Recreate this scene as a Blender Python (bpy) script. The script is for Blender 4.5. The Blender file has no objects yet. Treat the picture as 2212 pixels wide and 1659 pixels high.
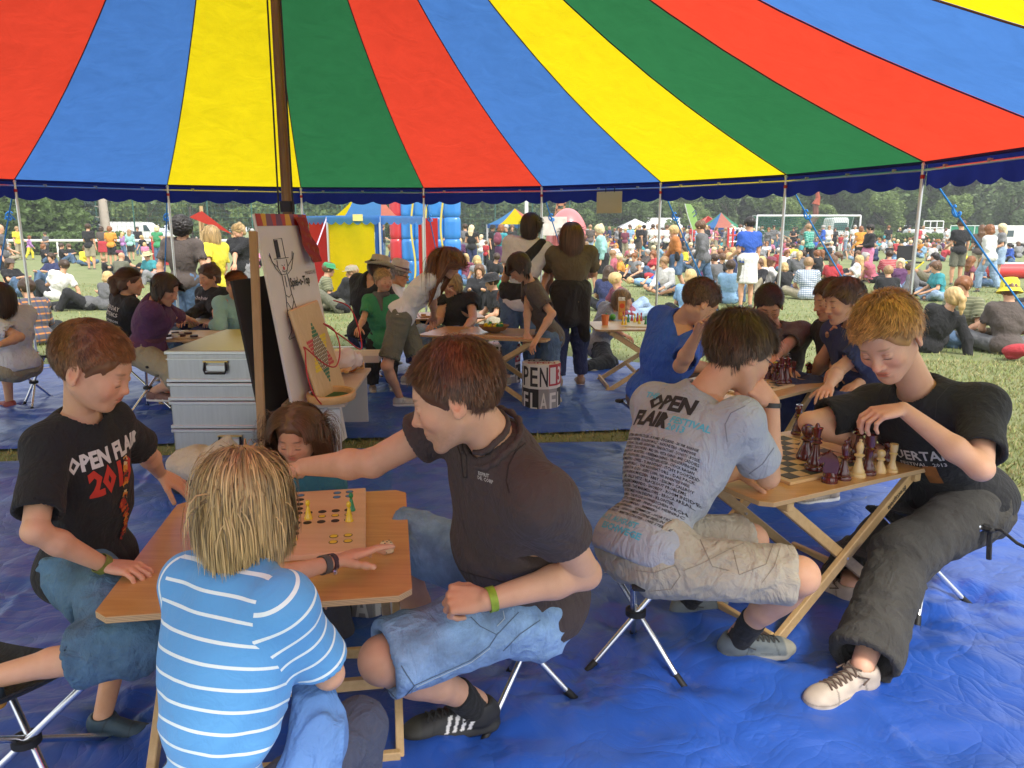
import bpy,math,random
import numpy as np
from mathutils import Vector,Matrix
from mathutils.bvhtree import BVHTree
# ------------------------------------------------------------------ camera, world, sun
SC=bpy.context.scene
COL=SC.collection
R=math.radians
FPX,HORIZON,CAMH=1640.0,494.0,1.55
PITCH=math.atan((829.5-HORIZON)/FPX)
SP,CP=math.sin(PITCH),math.cos(PITCH)
cam_data=bpy.data.cameras.new('camera')
cam=bpy.data.objects.new('camera',cam_data)
COL.objects.link(cam)
cam.location=(0,0,CAMH)
cam.rotation_euler=(R(90)-PITCH,0,0)
cam_data.sensor_width=36
cam_data.lens=FPX/2212*36
cam_data.clip_start=0.05
cam_data.clip_end=2000
SC.camera=cam
SUN_EL,SUN_AZ=R(52),R(150)
world=bpy.data.worlds.new('World')
SC.world=world
world.use_nodes=True
wn=world.node_tree
bg=wn.nodes['Background']
sky=wn.nodes.new('ShaderNodeTexSky')
sky.sky_type='NISHITA'
sky.sun_disc=False
sky.sun_elevation=SUN_EL
sky.sun_rotation=SUN_AZ
sky.air_density=1.0
sky.dust_density=6.0
sky.ozone_density=1.0
wmix=wn.nodes.new('ShaderNodeMix')
wmix.data_type='RGBA'
wmix.inputs['Factor'].default_value=0.72
wmix.inputs['B'].default_value=(9.4,9.8,10.2,1)
wn.links.new(sky.outputs[0],wmix.inputs['A'])
wn.links.new(wmix.outputs['Result'],bg.inputs[0])
bg.inputs[1].default_value=0.15
sun_data=bpy.data.lights.new('sun','SUN')
sun=bpy.data.objects.new('sun',sun_data)
COL.objects.link(sun)
sun_data.energy=2.7
sun_data.angle=R(12)
sun_data.color=(1.0,0.96,0.9)
sd=Vector((math.sin(SUN_AZ)*math.cos(SUN_EL),math.cos(SUN_AZ)*math.cos(SUN_EL),math.sin(SUN_EL)))
sun.rotation_euler=sd.to_track_quat('Z','Y').to_euler()
SC.view_settings.view_transform='Standard'
SC.view_settings.look='None'
SC.view_settings.gamma=1
SC.view_settings.use_curve_mapping=False
SC.view_settings.exposure=0.42
SC.render.engine='CYCLES'
SC.cycles.max_bounces=8
SC.cycles.diffuse_bounces=4
SC.cycles.transmission_bounces=6
SC.cycles.transparent_max_bounces=16
rng=random.Random(7)
nrg=np.random.default_rng(7)
# ------------------------------------------------------------------ measuring: photograph position -> place
def V3(*a):
	return np.array(a[0]if len(a)==1 else a,float)
def ray(x,y):
	xc=(x-1106)/FPX
	yc=(829.5-y)/FPX
	return np.array([xc,CP+yc*SP,-SP+yc*CP])
CAMP=np.array([0,0,CAMH])
def at(x,y,d):
	return CAMP+ray(x,y)*d
def gz(x,y,z=0.0):
	r=ray(x,y)
	return CAMP+r*((z-CAMH)/r[2])
def aY(x,y,Y):
	r=ray(x,y)
	return CAMP+r*(Y/r[1])
def limb(P,x,y,L,far=False):
	"""the point on the line of sight (x, y) that lies L from P"""
	r=ray(x,y)
	o=CAMP-P
	a=r@r
	b=r@o
	c=o@o-L*L
	q=b*b-a*c
	if q<=0:
		q=0
	q=math.sqrt(q)
	t=(-b+q)/a if far else(-b-q)/a
	return CAMP+r*t
def nrm(v):
	v=np.asarray(v,float)
	return v/(np.linalg.norm(v)+1e-12)
# ------------------------------------------------------------------ objects
def prop(o,label=None,cat=None,group=None,kind=None):
	if label:o['label']=label
	if cat:o['category']=cat
	if group:o['group']=group
	if kind:o['kind']=kind
	return o
def empty(name,loc=(0,0,0),label=None,cat=None,group=None,rz=0.0):
	o=bpy.data.objects.new(name,None)
	o.empty_display_size=0.1
	COL.objects.link(o)
	o.location=loc
	o.rotation_euler=(0,0,rz)
	return prop(o,label,cat,group)
def link(name,me,parent=None,label=None,cat=None,group=None,kind=None,world_space=True):
	o=bpy.data.objects.new(name,me)
	COL.objects.link(o)
	if parent is not None:
		o.parent=parent
		if world_space:
			o.matrix_parent_inverse=pworld(parent).inverted()
	return prop(o,label,cat,group,kind)
def pworld(p):
	m=Matrix.LocRotScale(p.location,p.rotation_euler,p.scale)
	if p.parent is not None:
		m=pworld(p.parent)@p.matrix_parent_inverse@m
	return m
def mesh_np(name,v,quads=None,tris=None,mat=None,smooth=True,col=None,uv=None):
	me=bpy.data.meshes.new(name)
	v=np.asarray(v,np.float32)
	me.vertices.add(len(v))
	me.vertices.foreach_set('co',v.ravel())
	nq=0 if quads is None else len(quads)
	nt=0 if tris is None else len(tris)
	loops=[]
	if nq:loops.append(np.asarray(quads,np.int32).ravel())
	if nt:loops.append(np.asarray(tris,np.int32).ravel())
	if not loops:
		return me
	loops=np.concatenate(loops)
	me.loops.add(len(loops))
	me.loops.foreach_set('vertex_index',loops)
	me.polygons.add(nq+nt)
	st=np.concatenate([np.arange(nq)*4,nq*4+np.arange(nt)*3]).astype(np.int32)
	me.polygons.foreach_set('loop_start',st)
	me.polygons.foreach_set('use_smooth',np.full(nq+nt,smooth))
	if col is not None:
		ca=me.color_attributes.new('col','FLOAT_COLOR','POINT')
		c4=np.ones((len(v),4),np.float32)
		c4[:,:3]=col
		ca.data.foreach_set('color',c4.ravel())
	me.update(calc_edges=True)
	if mat:
		for m in(mat if isinstance(mat,(list,tuple))else[mat]):
			me.materials.append(m)
	return me
class MB:
	"""collects plain shapes into one mesh"""
	def __init__(s):
		s.v=[];s.f=[];s.m=[];s.n=0
	def add(s,v,f,mi=0):
		s.v.append(np.asarray(v,float));s.f+=[tuple(i+s.n for i in q)for q in f]
		s.m+=[mi]*len(f);s.n+=len(v)
		return s
	def box(s,c,size,ax=None,mi=0,bev=0.0):
		c=np.asarray(c,float);h=np.asarray(size,float)/2
		if ax is None:ax=np.eye(3)
		ax=np.asarray(ax,float)
		if bev<=0:
			p=np.array([[x,y,z]for z in(-1,1)for y in(-1,1)for x in(-1,1)])*h
			v=c+p@ax
			return s.add(v,[(0,2,3,1),(4,5,7,6),(0,1,5,4),(2,6,7,3),(0,4,6,2),(1,3,7,5)],mi)
		b=min(bev,min(h)*.9)
		v=[]
		for z in(-1,1):
			for y in(-1,1):
				for x in(-1,1):
					for k in range(3):
						q=np.array([x,y,z],float)*(h-b)
						q[k]+=(x,y,z)[k]*b
						v.append(q)
		def I(x,y,z,k):return((z*2+y)*2+x)*3+k
		f=[]
		for z in(0,1):
			q=[I(0,0,z,2),I(1,0,z,2),I(1,1,z,2),I(0,1,z,2)]
			f.append(tuple(q if z else q[::-1]))
			q=[I(0,z,0,1),I(0,z,1,1),I(1,z,1,1),I(1,z,0,1)]
			f.append(tuple(q if z else q[::-1]))
			q=[I(z,0,0,0),I(z,1,0,0),I(z,1,1,0),I(z,0,1,0)]
			f.append(tuple(q if z else q[::-1]))
		for a in(0,1):
			for b2 in(0,1):
				f.append((I(0,a,b2,1),I(1,a,b2,1),I(1,a,b2,2),I(0,a,b2,2))if a!=b2 else(I(0,a,b2,2),I(1,a,b2,2),I(1,a,b2,1),I(0,a,b2,1)))
				f.append((I(a,0,b2,2),I(a,1,b2,2),I(a,1,b2,0),I(a,0,b2,0))if a!=b2 else(I(a,0,b2,0),I(a,1,b2,0),I(a,1,b2,2),I(a,0,b2,2)))
				f.append((I(a,b2,0,0),I(a,b2,1,0),I(a,b2,1,1),I(a,b2,0,1))if a!=b2 else(I(a,b2,0,1),I(a,b2,1,1),I(a,b2,1,0),I(a,b2,0,0)))
		for x in(0,1):
			for y in(0,1):
				for z in(0,1):
					q=(I(x,y,z,0),I(x,y,z,1),I(x,y,z,2))
					f.append(q if(x+y+z)%2 else q[::-1])
		return s.add(c+np.array(v)@ax,f,mi)
	def beam(s,a,b,w,t,up=(0,0,1),mi=0,bev=0.0,ext=0.0):
		"""square bar from a to b; w across, t along UP"""
		a=np.asarray(a,float);b=np.asarray(b,float)
		d=nrm(b-a);a=a-d*ext;b=b+d*ext
		x=nrm(np.cross(d,up));z=np.cross(x,d)
		return s.box((a+b)/2,(w,np.linalg.norm(b-a),t),np.array([x,d,z]),mi,bev)
	def tube(s,pts,r,n=10,mi=0,cap=True):
		pts=[np.asarray(p,float)for p in pts]
		rr=r if hasattr(r,'__len__')else[r]*len(pts)
		v=[];f=[]
		prev=None
		for i,p in enumerate(pts):
			d=nrm(pts[min(i+1,len(pts)-1)]-pts[max(i-1,0)])
			if prev is None:
				prev=nrm(np.cross(d,(0,0,1)if abs(d[2])<.9 else(1,0,0)))
			x=nrm(prev-d*(prev@d));prev=x
			y=np.cross(d,x)
			for k in range(n):
				a=2*math.pi*k/n
				v.append(p+(x*math.cos(a)+y*math.sin(a))*rr[i])
		for i in range(len(pts)-1):
			for k in range(n):
				k2=(k+1)%n
				f.append((i*n+k,i*n+k2,(i+1)*n+k2,(i+1)*n+k))
		if cap:
			f.append(tuple(range(n))[::-1]);f.append(tuple((len(pts)-1)*n+k for k in range(n)))
		return s.add(v,f,mi)
	def lathe(s,prof,c=(0,0,0),n=20,mi=0,ax=None,closed=False):
		c=np.asarray(c,float)
		ax=np.eye(3)if ax is None else np.asarray(ax,float)
		v=[];f=[]
		for r_,z in prof:
			for k in range(n):
				a=2*math.pi*k/n
				v.append(c+np.array([r_*math.cos(a),r_*math.sin(a),z])@ax)
		m=len(prof)
		for i in range(m-1 if not closed else m):
			j=(i+1)%m
			for k in range(n):
				k2=(k+1)%n
				f.append((i*n+k,i*n+k2,j*n+k2,j*n+k))
		if not closed:
			f.append(tuple(range(n))[::-1]);f.append(tuple((m-1)*n+k for k in range(n)))
		return s.add(v,f,mi)
	def prism(s,poly,depth,c,ax,mi=0):
		"""outline POLY in the plane ax[0], ax[1]; DEPTH along ax[2]"""
		c=np.asarray(c,float);ax=np.asarray(ax,float);n=len(poly)
		v=[c+p[0]*ax[0]+p[1]*ax[1]+d*ax[2]for d in(0,depth)for p in poly]
		f=[tuple(range(n))[::-1],tuple(range(n,2*n))]+[(i,(i+1)%n,(i+1)%n+n,i+n)for i in range(n)]
		return s.add(v,f,mi)
	def mesh(s,name,mats,smooth=False):
		me=bpy.data.meshes.new(name)
		v=np.concatenate(s.v)
		me.from_pydata(v.tolist(),[],s.f)
		mats=mats if isinstance(mats,(list,tuple))else[mats]
		for m in mats:me.materials.append(m)
		if len(mats)>1:me.polygons.foreach_set('material_index',s.m)
		if smooth:
			me.polygons.foreach_set('use_smooth',[True]*len(me.polygons))
			if smooth!='all':
				me.set_sharp_from_angle(angle=R(38))
		me.update()
		return me
	def obj(s,name,mats,parent=None,smooth=False,**k):
		return link(name,s.mesh(name,mats,smooth),parent,**k)
def copy_tree(o,parent=None,inv=None):
	c=o.copy();COL.objects.link(c)
	if parent is not None:
		c.parent=parent
	for ch in o.children:
		copy_tree(ch,c)
	return c
# ------------------------------------------------------------------ materials
class NT:
	def __init__(s,name):
		s.m=bpy.data.materials.new(name);s.m.use_nodes=True
		s.t=s.m.node_tree;s.b=s.t.nodes['Principled BSDF'];s.out=s.t.nodes['Material Output']
		s.co=None
	def n(s,kind,**k):
		x=s.t.nodes.new(kind)
		for a,b in k.items():
			if a in x.inputs:x.inputs[a].default_value=b
			else:setattr(x,a,b)
		return x
	def l(s,a,b):s.t.links.new(a,b)
	def obj(s,scale=(1,1,1)):
		t=s.n('ShaderNodeTexCoord');mp=s.n('ShaderNodeMapping');mp.inputs['Scale'].default_value=scale
		s.l(t.outputs['Object'],mp.inputs['Vector']);return mp.outputs['Vector']
	def noise(s,vec,scale,detail=3,rough=.55,dist=0.0):
		x=s.n('ShaderNodeTexNoise');x.inputs['Scale'].default_value=scale;x.inputs['Detail'].default_value=detail
		x.inputs['Roughness'].default_value=rough;x.inputs['Distortion'].default_value=dist
		s.l(vec,x.inputs['Vector']);return x.outputs['Fac']
	def ramp(s,fac,stops,interp='LINEAR'):
		x=s.n('ShaderNodeValToRGB');x.color_ramp.interpolation=interp;e=x.color_ramp.elements
		while len(e)<len(stops):e.new(0.5)
		for q,(p,c)in zip(e,stops):
			q.position=p;q.color=(*c,1)if len(c)==3 else c
		s.l(fac,x.inputs[0]);return x.outputs[0]
	def mix(s,fac,a,b,mode='MIX'):
		x=s.n('ShaderNodeMix');x.data_type='RGBA';x.blend_type=mode;x.clamp_factor=True
		for val,sock in((fac,x.inputs['Factor']),(a,x.inputs['A']),(b,x.inputs['B'])):
			if isinstance(val,(int,float)):sock.default_value=val
			elif isinstance(val,(tuple,list)):sock.default_value=(*val,1)if len(val)==3 else val
			else:s.l(val,sock)
		return x.outputs['Result']
	def math(s,op,a,b=0.0,clamp=False):
		x=s.n('ShaderNodeMath');x.operation=op;x.use_clamp=clamp
		for i,v in enumerate((a,b)):
			if isinstance(v,(int,float)):x.inputs[i].default_value=v
			else:s.l(v,x.inputs[i])
		return x.outputs[0]
	def base(s,c):
		if isinstance(c,(tuple,list)):s.b.inputs['Base Color'].default_value=(*c[:3],1)
		else:s.l(c,s.b.inputs['Base Color'])
		return s
	def bump(s,h,strength=.3,dist=.01):
		x=s.n('ShaderNodeBump');x.inputs['Strength'].default_value=strength;x.inputs['Distance'].default_value=dist
		s.l(h,x.inputs['Height']);s.l(x.outputs[0],s.b.inputs['Normal']);return s
	def set(s,**k):
		for a,b in k.items():
			s.b.inputs[a.replace('_',' ')].default_value=b
		return s
MATS={}
def keyed(fn):
	def w(*a,**k):
		key=(fn.__name__,)+tuple(a)+tuple(sorted(k.items()))
		if key not in MATS:MATS[key]=fn(*a,**k)
		return MATS[key]
	return w
def sc(c,f):return tuple(min(1,x*f)for x in c)
@keyed
def fabric(c,rough=.9,weave=900,var=.16):
	m=NT('fabric');v=m.obj()
	big=m.noise(v,6,4);fine=m.noise(v,weave,1)
	col=m.mix(m.ramp(big,[(.3,(0,0,0)),(.7,(1,1,1))]),sc(c,1-var),sc(c,1+var*.6))
	col=m.mix(m.math('MULTIPLY',fine,.25),col,sc(c,1.35))
	m.base(col).set(Roughness=rough,Sheen_Weight=.03)
	h=m.math('ADD',m.math('ADD',m.math('MULTIPLY',m.noise(m.obj((1,1,.55)),9,3,.55,2.2),2.0),m.noise(v,24,3,.5,.8)),m.math('MULTIPLY',fine,.05))
	m.bump(h,.75,.012)
	return m.m
@keyed
def denim(c,worn=.5):
	m=NT('denim');v=m.obj()
	big=m.noise(v,5,5,.6,.4);st=m.noise(m.obj((60,60,12)),6,3,.6)
	f=m.math('MULTIPLY',m.ramp(big,[(.38,(0,0,0)),(.66,(1,1,1))]),worn)
	col=m.mix(f,c,sc(c,2.6));col=m.mix(m.math('MULTIPLY',st,.35),col,sc(c,.55))
	m.base(col).set(Roughness=.95,Sheen_Weight=.02)
	m.bump(m.math('ADD',m.math('ADD',m.noise(v,26,4,.6,.8),m.math('MULTIPLY',m.noise(m.obj((1,1,.5)),11,3,.55,2.0),1.6)),m.math('MULTIPLY',st,.15)),.8,.013)
	return m.m
@keyed
def plain(c,rough=.5,metal=0.0,var=.08,bumps=.0,scale=8,coat=0.0):
	m=NT('plain');v=m.obj()
	n1=m.noise(v,scale,4)
	m.base(m.mix(n1,sc(c,1-var),sc(c,1+var))).set(Roughness=rough,Metallic=metal,Coat_Weight=coat)
	if bumps:m.bump(m.noise(v,scale*12,3),bumps,.004)
	return m.m
@keyed
def attr_mat(name,rough=.5,sss=0.0,bumps=.0,scale=60,noise_amt=.1,spec=.5,nscale=30):
	m=NT(name);v=m.obj()
	a=m.n('ShaderNodeAttribute');a.attribute_name='col'
	n1=m.noise(v,nscale,4)
	col=m.mix(m.math('MULTIPLY',n1,noise_amt*2),a.outputs['Color'],(1,1,1),'SOFT_LIGHT')if noise_amt else a.outputs['Color']
	m.base(col).set(Roughness=rough)
	m.b.inputs['Specular IOR Level'].default_value=spec
	if sss:
		m.b.inputs['Subsurface Weight'].default_value=sss
		m.b.inputs['Subsurface Radius'].default_value=(1,.35,.18)
		m.b.inputs['Subsurface Scale'].default_value=.008
	if bumps:m.bump(m.noise(v,scale,4,.6),bumps,.002)
	return m.m
@keyed
def wood(c=(.52,.31,.13),c2=(.40,.20,.07),rough=.42,axis=0,scale=1.0,coat=.15):
	m=NT('wood');s=[14,14,14];s[axis]=1.2
	v=m.obj(tuple(x*scale for x in s));n1=m.noise(v,2.2,6,.62,1.2);n2=m.noise(m.obj(),3,2)
	col=m.mix(m.ramp(n1,[(.33,(0,0,0)),(.68,(1,1,1))]),c,c2)
	col=m.mix(m.math('MULTIPLY',n2,.25),col,sc(c,1.25))
	m.base(col).set(Roughness=rough,Coat_Weight=coat,Coat_Roughness=.25)
	m.bump(n1,.12,.002)
	return m.m
@keyed
def ply_edge():
	m=NT('plywood_edge');t=m.n('ShaderNodeTexCoord');s=m.n('ShaderNodeSeparateXYZ');m.l(t.outputs['Object'],s.inputs[0])
	w=m.math('SINE',m.math('MULTIPLY',s.outputs['Z'],2*math.pi/.004))
	m.base(m.mix(m.math('ADD',m.math('MULTIPLY',w,.5),.5),(.30,.17,.07),(.66,.45,.24))).set(Roughness=.7)
	return m.m
@keyed
def metal(c=(.75,.75,.76),rough=.28,var=.1):
	m=NT('metal');v=m.obj((1,1,.1));n1=m.noise(v,60,3)
	m.base(m.mix(n1,sc(c,1-var),c)).set(Metallic=1.0,Roughness=rough)
	m.bump(n1,.05,.001)
	return m.m
# ------------------------------------------------------------------ soft bodies: distance fields meshed with surface nets
class SDF:
	def __init__(s):s.p=[]
	def cap(s,a,b,ra,rb=None,k=.02,sub=False):
		s.p.append(('c',V3(a),V3(b),ra,ra if rb is None else rb,k,sub));return s
	def chain(s,pts,rr,k=.02,sub=False):
		for i in range(len(pts)-1):s.cap(pts[i],pts[i+1],rr[i],rr[i+1],k,sub)
		return s
	def ell(s,c,r,M=None,k=.02,sub=False):
		s.p.append(('e',V3(c),V3(r),None if M is None else np.asarray(M,float),0,k,sub));return s
	def cut(s,p,n,k=.004):
		"""remove what lies on the side of plane (p, n) that n points to; limited to a ball of radius `rad`"""
		s.p.append(('x',V3(p),nrm(n),None,0,k,True));return s
	def cutball(s,p,n,rad,k=.004):
		s.p.append(('x',V3(p),nrm(n),rad,0,k,True));return s
	def merge(s,o):s.p+=o.p;return s
	def bounds(s):
		lo=np.full(3,1e9);hi=-lo
		for q in s.p:
			if q[-1]:continue
			if q[0]=='c':
				m=max(q[3],q[4]);lo=np.minimum(lo,np.minimum(q[1],q[2])-m);hi=np.maximum(hi,np.maximum(q[1],q[2])+m)
			elif q[0]=='e':
				m=max(q[2]);lo=np.minimum(lo,q[1]-m);hi=np.maximum(hi,q[1]+m)
		return lo,hi
	def grid(s,vox):
		lo,hi=s.bounds();lo=lo-3*vox;hi=hi+3*vox
		dims=np.maximum(np.ceil((hi-lo)/vox).astype(int)+1,4)
		F=np.full(dims,1.0,np.float32)
		axs=[(lo[i]+np.arange(dims[i])*vox).astype(np.float32)for i in range(3)]
		for q in s.p:
			kind,k,sub=q[0],max(q[5],1e-4),q[6]
			if kind=='c':
				m=max(q[3],q[4]);a=np.minimum(q[1],q[2])-m;b=np.maximum(q[1],q[2])+m
			elif kind=='e':
				m=max(q[2]);a=q[1]-m;b=q[1]+m
			else:
				if q[3]is None:a,b=lo,hi
				else:a=q[1]-q[3];b=q[1]+q[3]
			pad=k+2.5*vox
			i0=np.clip(np.floor((a-pad-lo)/vox).astype(int),0,dims);i1=np.clip(np.ceil((b+pad-lo)/vox).astype(int)+1,0,dims)
			if np.any(i1<=i0):continue
			sl=tuple(slice(x,y)for x,y in zip(i0,i1))
			X=axs[0][sl[0]][:,None,None];Y=axs[1][sl[1]][None,:,None];Z=axs[2][sl[2]][None,None,:]
			if kind=='c':
				p,d=q[1],q[2]-q[1];L2=max(d@d,1e-10)
				t=((X-p[0])*d[0]+(Y-p[1])*d[1]+(Z-p[2])*d[2])/L2
				t=np.clip(t,0,1)
				D=np.sqrt((X-p[0]-t*d[0])**2+(Y-p[1]-t*d[1])**2+(Z-p[2]-t*d[2])**2)-(q[3]+(q[4]-q[3])*t)
			elif kind=='e':
				c,r,M=q[1],q[2],q[3]
				x,y,z=X-c[0],Y-c[1],Z-c[2]
				if M is not None:
					x,y,z=(x*M[0,0]+y*M[0,1]+z*M[0,2],x*M[1,0]+y*M[1,1]+z*M[1,2],x*M[2,0]+y*M[2,1]+z*M[2,2])
				k0=np.sqrt((x/r[0])**2+(y/r[1])**2+(z/r[2])**2)
				k1=np.sqrt((x/r[0]**2)**2+(y/r[1]**2)**2+(z/r[2]**2)**2)
				D=k0*(k0-1)/(k1+1e-6)
			else:
				D=-((X-q[1][0])*q[2][0]+(Y-q[1][1])*q[2][1]+(Z-q[1][2])*q[2][2])
				if q[3]is not None:
					rr=np.sqrt((X-q[1][0])**2+(Y-q[1][1])**2+(Z-q[1][2])**2)-q[3]
					D=np.maximum(D,rr)
			A=F[sl]
			if sub:
				D=-D
				h=np.clip(.5+.5*(A-D)/k,0,1)
				F[sl]=D*(1-h)+A*h+k*h*(1-h)
			else:
				h=np.clip(.5+.5*(D-A)/k,0,1)
				F[sl]=D*(1-h)+A*h-k*h*(1-h)
		return F,lo,vox
	def verts(s,vox):
		return surface_net(*s.grid(vox))
def surface_net(F,lo,vox):
	nx,ny,nz=F.shape
	N=F<0
	cnt=np.zeros((nx-1,ny-1,nz-1),np.int8)
	for a in(0,1):
		for b in(0,1):
			for c in(0,1):
				cnt+=N[a:nx-1+a,b:ny-1+b,c:nz-1+c]
	act=(cnt>0)&(cnt<8)
	ii,jj,kk=np.nonzero(act)
	if len(ii)==0:
		return np.zeros((0,3)),np.zeros((0,4),int),np.zeros((0,3))
	cid=np.full(act.shape,-1,np.int32);cid[ii,jj,kk]=np.arange(len(ii))
	corn={}
	for a in(0,1):
		for b in(0,1):
			for c in(0,1):
				corn[a,b,c]=F[ii+a,jj+b,kk+c].astype(float)
	P=np.zeros((len(ii),3));W=np.zeros(len(ii))
	ks=list(corn)
	for x in range(8):
		for y in range(x+1,8):
			u,w=ks[x],ks[y]
			if sum(abs(u[i]-w[i])for i in range(3))!=1:continue
			fu,fw=corn[u],corn[w]
			m=(fu<0)!=(fw<0)
			t=np.where(m,fu/np.where(m,fu-fw,1),0)
			for i in range(3):
				P[:,i]+=np.where(m,u[i]+t*(w[i]-u[i]),0)
			W+=m
	P/=W[:,None]
	V=lo+(np.stack([ii,jj,kk],1)+P)*vox
	Q=[]
	for ax in range(3):
		sl0=[slice(1,-1)]*3;sl1=[slice(1,-1)]*3
		sl0[ax]=slice(0,-1);sl1[ax]=slice(1,None)
		a=N[tuple(sl0)];b=N[tuple(sl1)]
		e=np.argwhere(a!=b)
		if len(e)==0:continue
		s_in=a[tuple(e.T)]
		e=e+1;e[:,ax]-=1
		o=[i for i in range(3)if i!=ax]
		def C(d0,d1):
			q=e.copy();q[:,o[0]]-=d0;q[:,o[1]]-=d1
			return cid[q[:,0],q[:,1],q[:,2]]
		q=np.stack([C(1,1),C(0,1),C(0,0),C(1,0)],1)
		flip=s_in if ax!=1 else~s_in
		q=np.where(flip[:,None],q,q[:,::-1])
		Q.append(q)
	Q=np.concatenate(Q)
	Q=Q[(Q>=0).all(1)]
	return V,Q,vnormals(V,Q)
def vnormals(V,Q):
	a=V[Q[:,2]]-V[Q[:,0]];b=V[Q[:,3]]-V[Q[:,1]]
	fn=np.cross(a,b)
	Nn=np.zeros_like(V)
	for i in range(4):np.add.at(Nn,Q[:,i],fn)
	return Nn/(np.linalg.norm(Nn,axis=1,keepdims=True)+1e-12)
def smooth_net(V,Q,n=1,w=.5):
	for _ in range(n):
		A=np.zeros_like(V);c=np.zeros(len(V))
		for i in range(4):
			j=Q[:,(i+1)%4];k=Q[:,i]
			np.add.at(A,k,V[j]);np.add.at(c,k,1);np.add.at(A,j,V[k]);np.add.at(c,j,1)
		V=V*(1-w)+w*A/np.maximum(c,1)[:,None]
	return V
# value noise
_tab=np.random.default_rng(3).random((32,32,32)).astype(np.float32)
def vnoise(P):
	P=np.asarray(P,float);i=np.floor(P).astype(int);f=P-i;f=f*f*(3-2*f)
	r=0
	for a in(0,1):
		for b in(0,1):
			for c in(0,1):
				w=(f[:,0]if a else 1-f[:,0])*(f[:,1]if b else 1-f[:,1])*(f[:,2]if c else 1-f[:,2])
				r=r+w*_tab[(i[:,0]+a)%32,(i[:,1]+b)%32,(i[:,2]+c)%32]
	return r
def fold_noise(P,axis,size=.07,seed=0.0,stretch=3.0):
	"""ridged folds that run along AXIS"""
	axis=nrm(axis)
	t=P@axis
	Q=P-np.outer(t,axis)*(1-1/stretch)
	w=np.stack([vnoise(Q/size*.6+seed+o)for o in(0,7.3,13.1)],1)-.5
	a=vnoise(Q/size+w*1.6+seed)
	b=vnoise(Q/size*2.1+w+seed+5)
	r=1-np.abs(a*2-1)*1.5
	return np.clip(r,-.6,1)*.7+(b-.5)*.5
def crom(P,n=6):
	P=[P[0]]+list(P)+[P[-1]];o=[]
	for a,b,c,d in zip(P,P[1:],P[2:],P[3:]):
		for i in range(n):
			t=i/n;o.append(.5*(2*b+(c-a)*t+(2*a-5*b+4*c-d)*t*t+(3*b-a-3*c+d)*t**3))
	return o+[P[-1]]
def frame(fwd,up=(0,0,1)):
	"""rows: right, forward, up"""
	f=nrm(fwd);r=nrm(np.cross(f,up));u=np.cross(r,f)
	return np.array([r,f,u])
# ------------------------------------------------------------------ people
SKIN=(.60,.315,.19)
SKIN_M=None
def hl(c,M,s,x,y,z):
	return V3(c)+(np.array([x,y,z])*s)@M
def head_sdf(S,c,M,s=1.0,child=0.0,fem=0.0,detail=True,fat=0.0):
	P=lambda x,y,z:hl(c,M,s,x,y,z)
	j=.016*child
	S.ell(P(0,-.014,.034),V3(.077,.098,.086)*s,M,.01*s)
	S.ell(P(0,.026,-.022),V3(.061+.004*child+fat,.064,.082-.3*j)*s,M,.03*s)
	if not detail:
		S.cap(P(0,.08,.0),P(0,.103,-.03+j),.009*s,.012*s,.012*s)
		S.ell(P(0,.055,-.085+j),V3(.036,.038,.03)*s,M,.02*s)
		for q in(-1,1):S.ell(P(.077*q,-.008,-.004),V3(.01,.018,.028)*s,M,.004*s)
		return S
	for q in(-1,1):
		S.cap(P(.052*q,.0,-.045),P(.020*q,.066-.2*j,-.092+j),.018*s,.015*s,.028*s)
		S.ell(P(.037*q,.062,-.022),V3(.022+.3*j,.022,.022+.3*j)*s,M,.022*s)
	S.ell(P(0,.073-.3*j,-.098+j),V3(.020-.005*fem,.016,.015)*s,M,.014*s)
	S.cap(P(-.030,.073,.026),P(.030,.073,.026),.011*s*(1-.35*child-.3*fem),None,.018*s)
	for q in(-1,1):
		S.ell(P(.031*q,.101,.003),V3(.017,.018,.0125)*s,M,.012*s,True)
		S.ell(P(.031*q,.0755,.002),V3(.0145,.0145,.0125)*s,M,.003*s)
	S.cap(P(0,.081,.014),P(0,.1035-.5*j,-.026+.4*j),.0072*s,.0105*s,.013*s)
	S.ell(P(0,.105-.5*j,-.029+.4*j),V3(.0105,.0115,.009)*s,M,.006*s)
	for q in(-1,1):
		S.ell(P(.0125*q,.093-.4*j,-.032+.4*j),V3(.0075,.011,.0075)*s,M,.005*s)
	S.ell(P(0,.078,-.058+j*.8),V3(.026,.016,.02)*s,M,.016*s)
	S.cap(P(-.015,.0885,-.0545+j*.8),P(.015,.0885,-.0545+j*.8),.0052*s,None,.006*s)
	S.cap(P(-.013,.0875,-.0655+j*.8),P(.013,.0875,-.0655+j*.8),.0062*s,None,.006*s)
	S.cap(P(-.023,.090,-.0600+j*.8),P(.023,.090,-.0600+j*.8),.0012*s,None,.003*s,True)
	for q in(-1,1):
		ax=M.copy();a=R(-22)*q
		ax[0]=M[0]*math.cos(a)+M[1]*math.sin(a);ax[1]=-M[0]*math.sin(a)+M[1]*math.cos(a)
		S.ell(P(.081*q,-.012,-.004),V3(.0075,.0185,.031)*s,ax,.004*s)
		S.ell(P(.088*q,-.008,.001),V3(.0055,.0115,.019)*s,ax,.003*s,True)
		S.ell(P(.084*q,-.004,-.026),V3(.006,.010,.010)*s,ax,.004*s)
	return S
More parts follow.
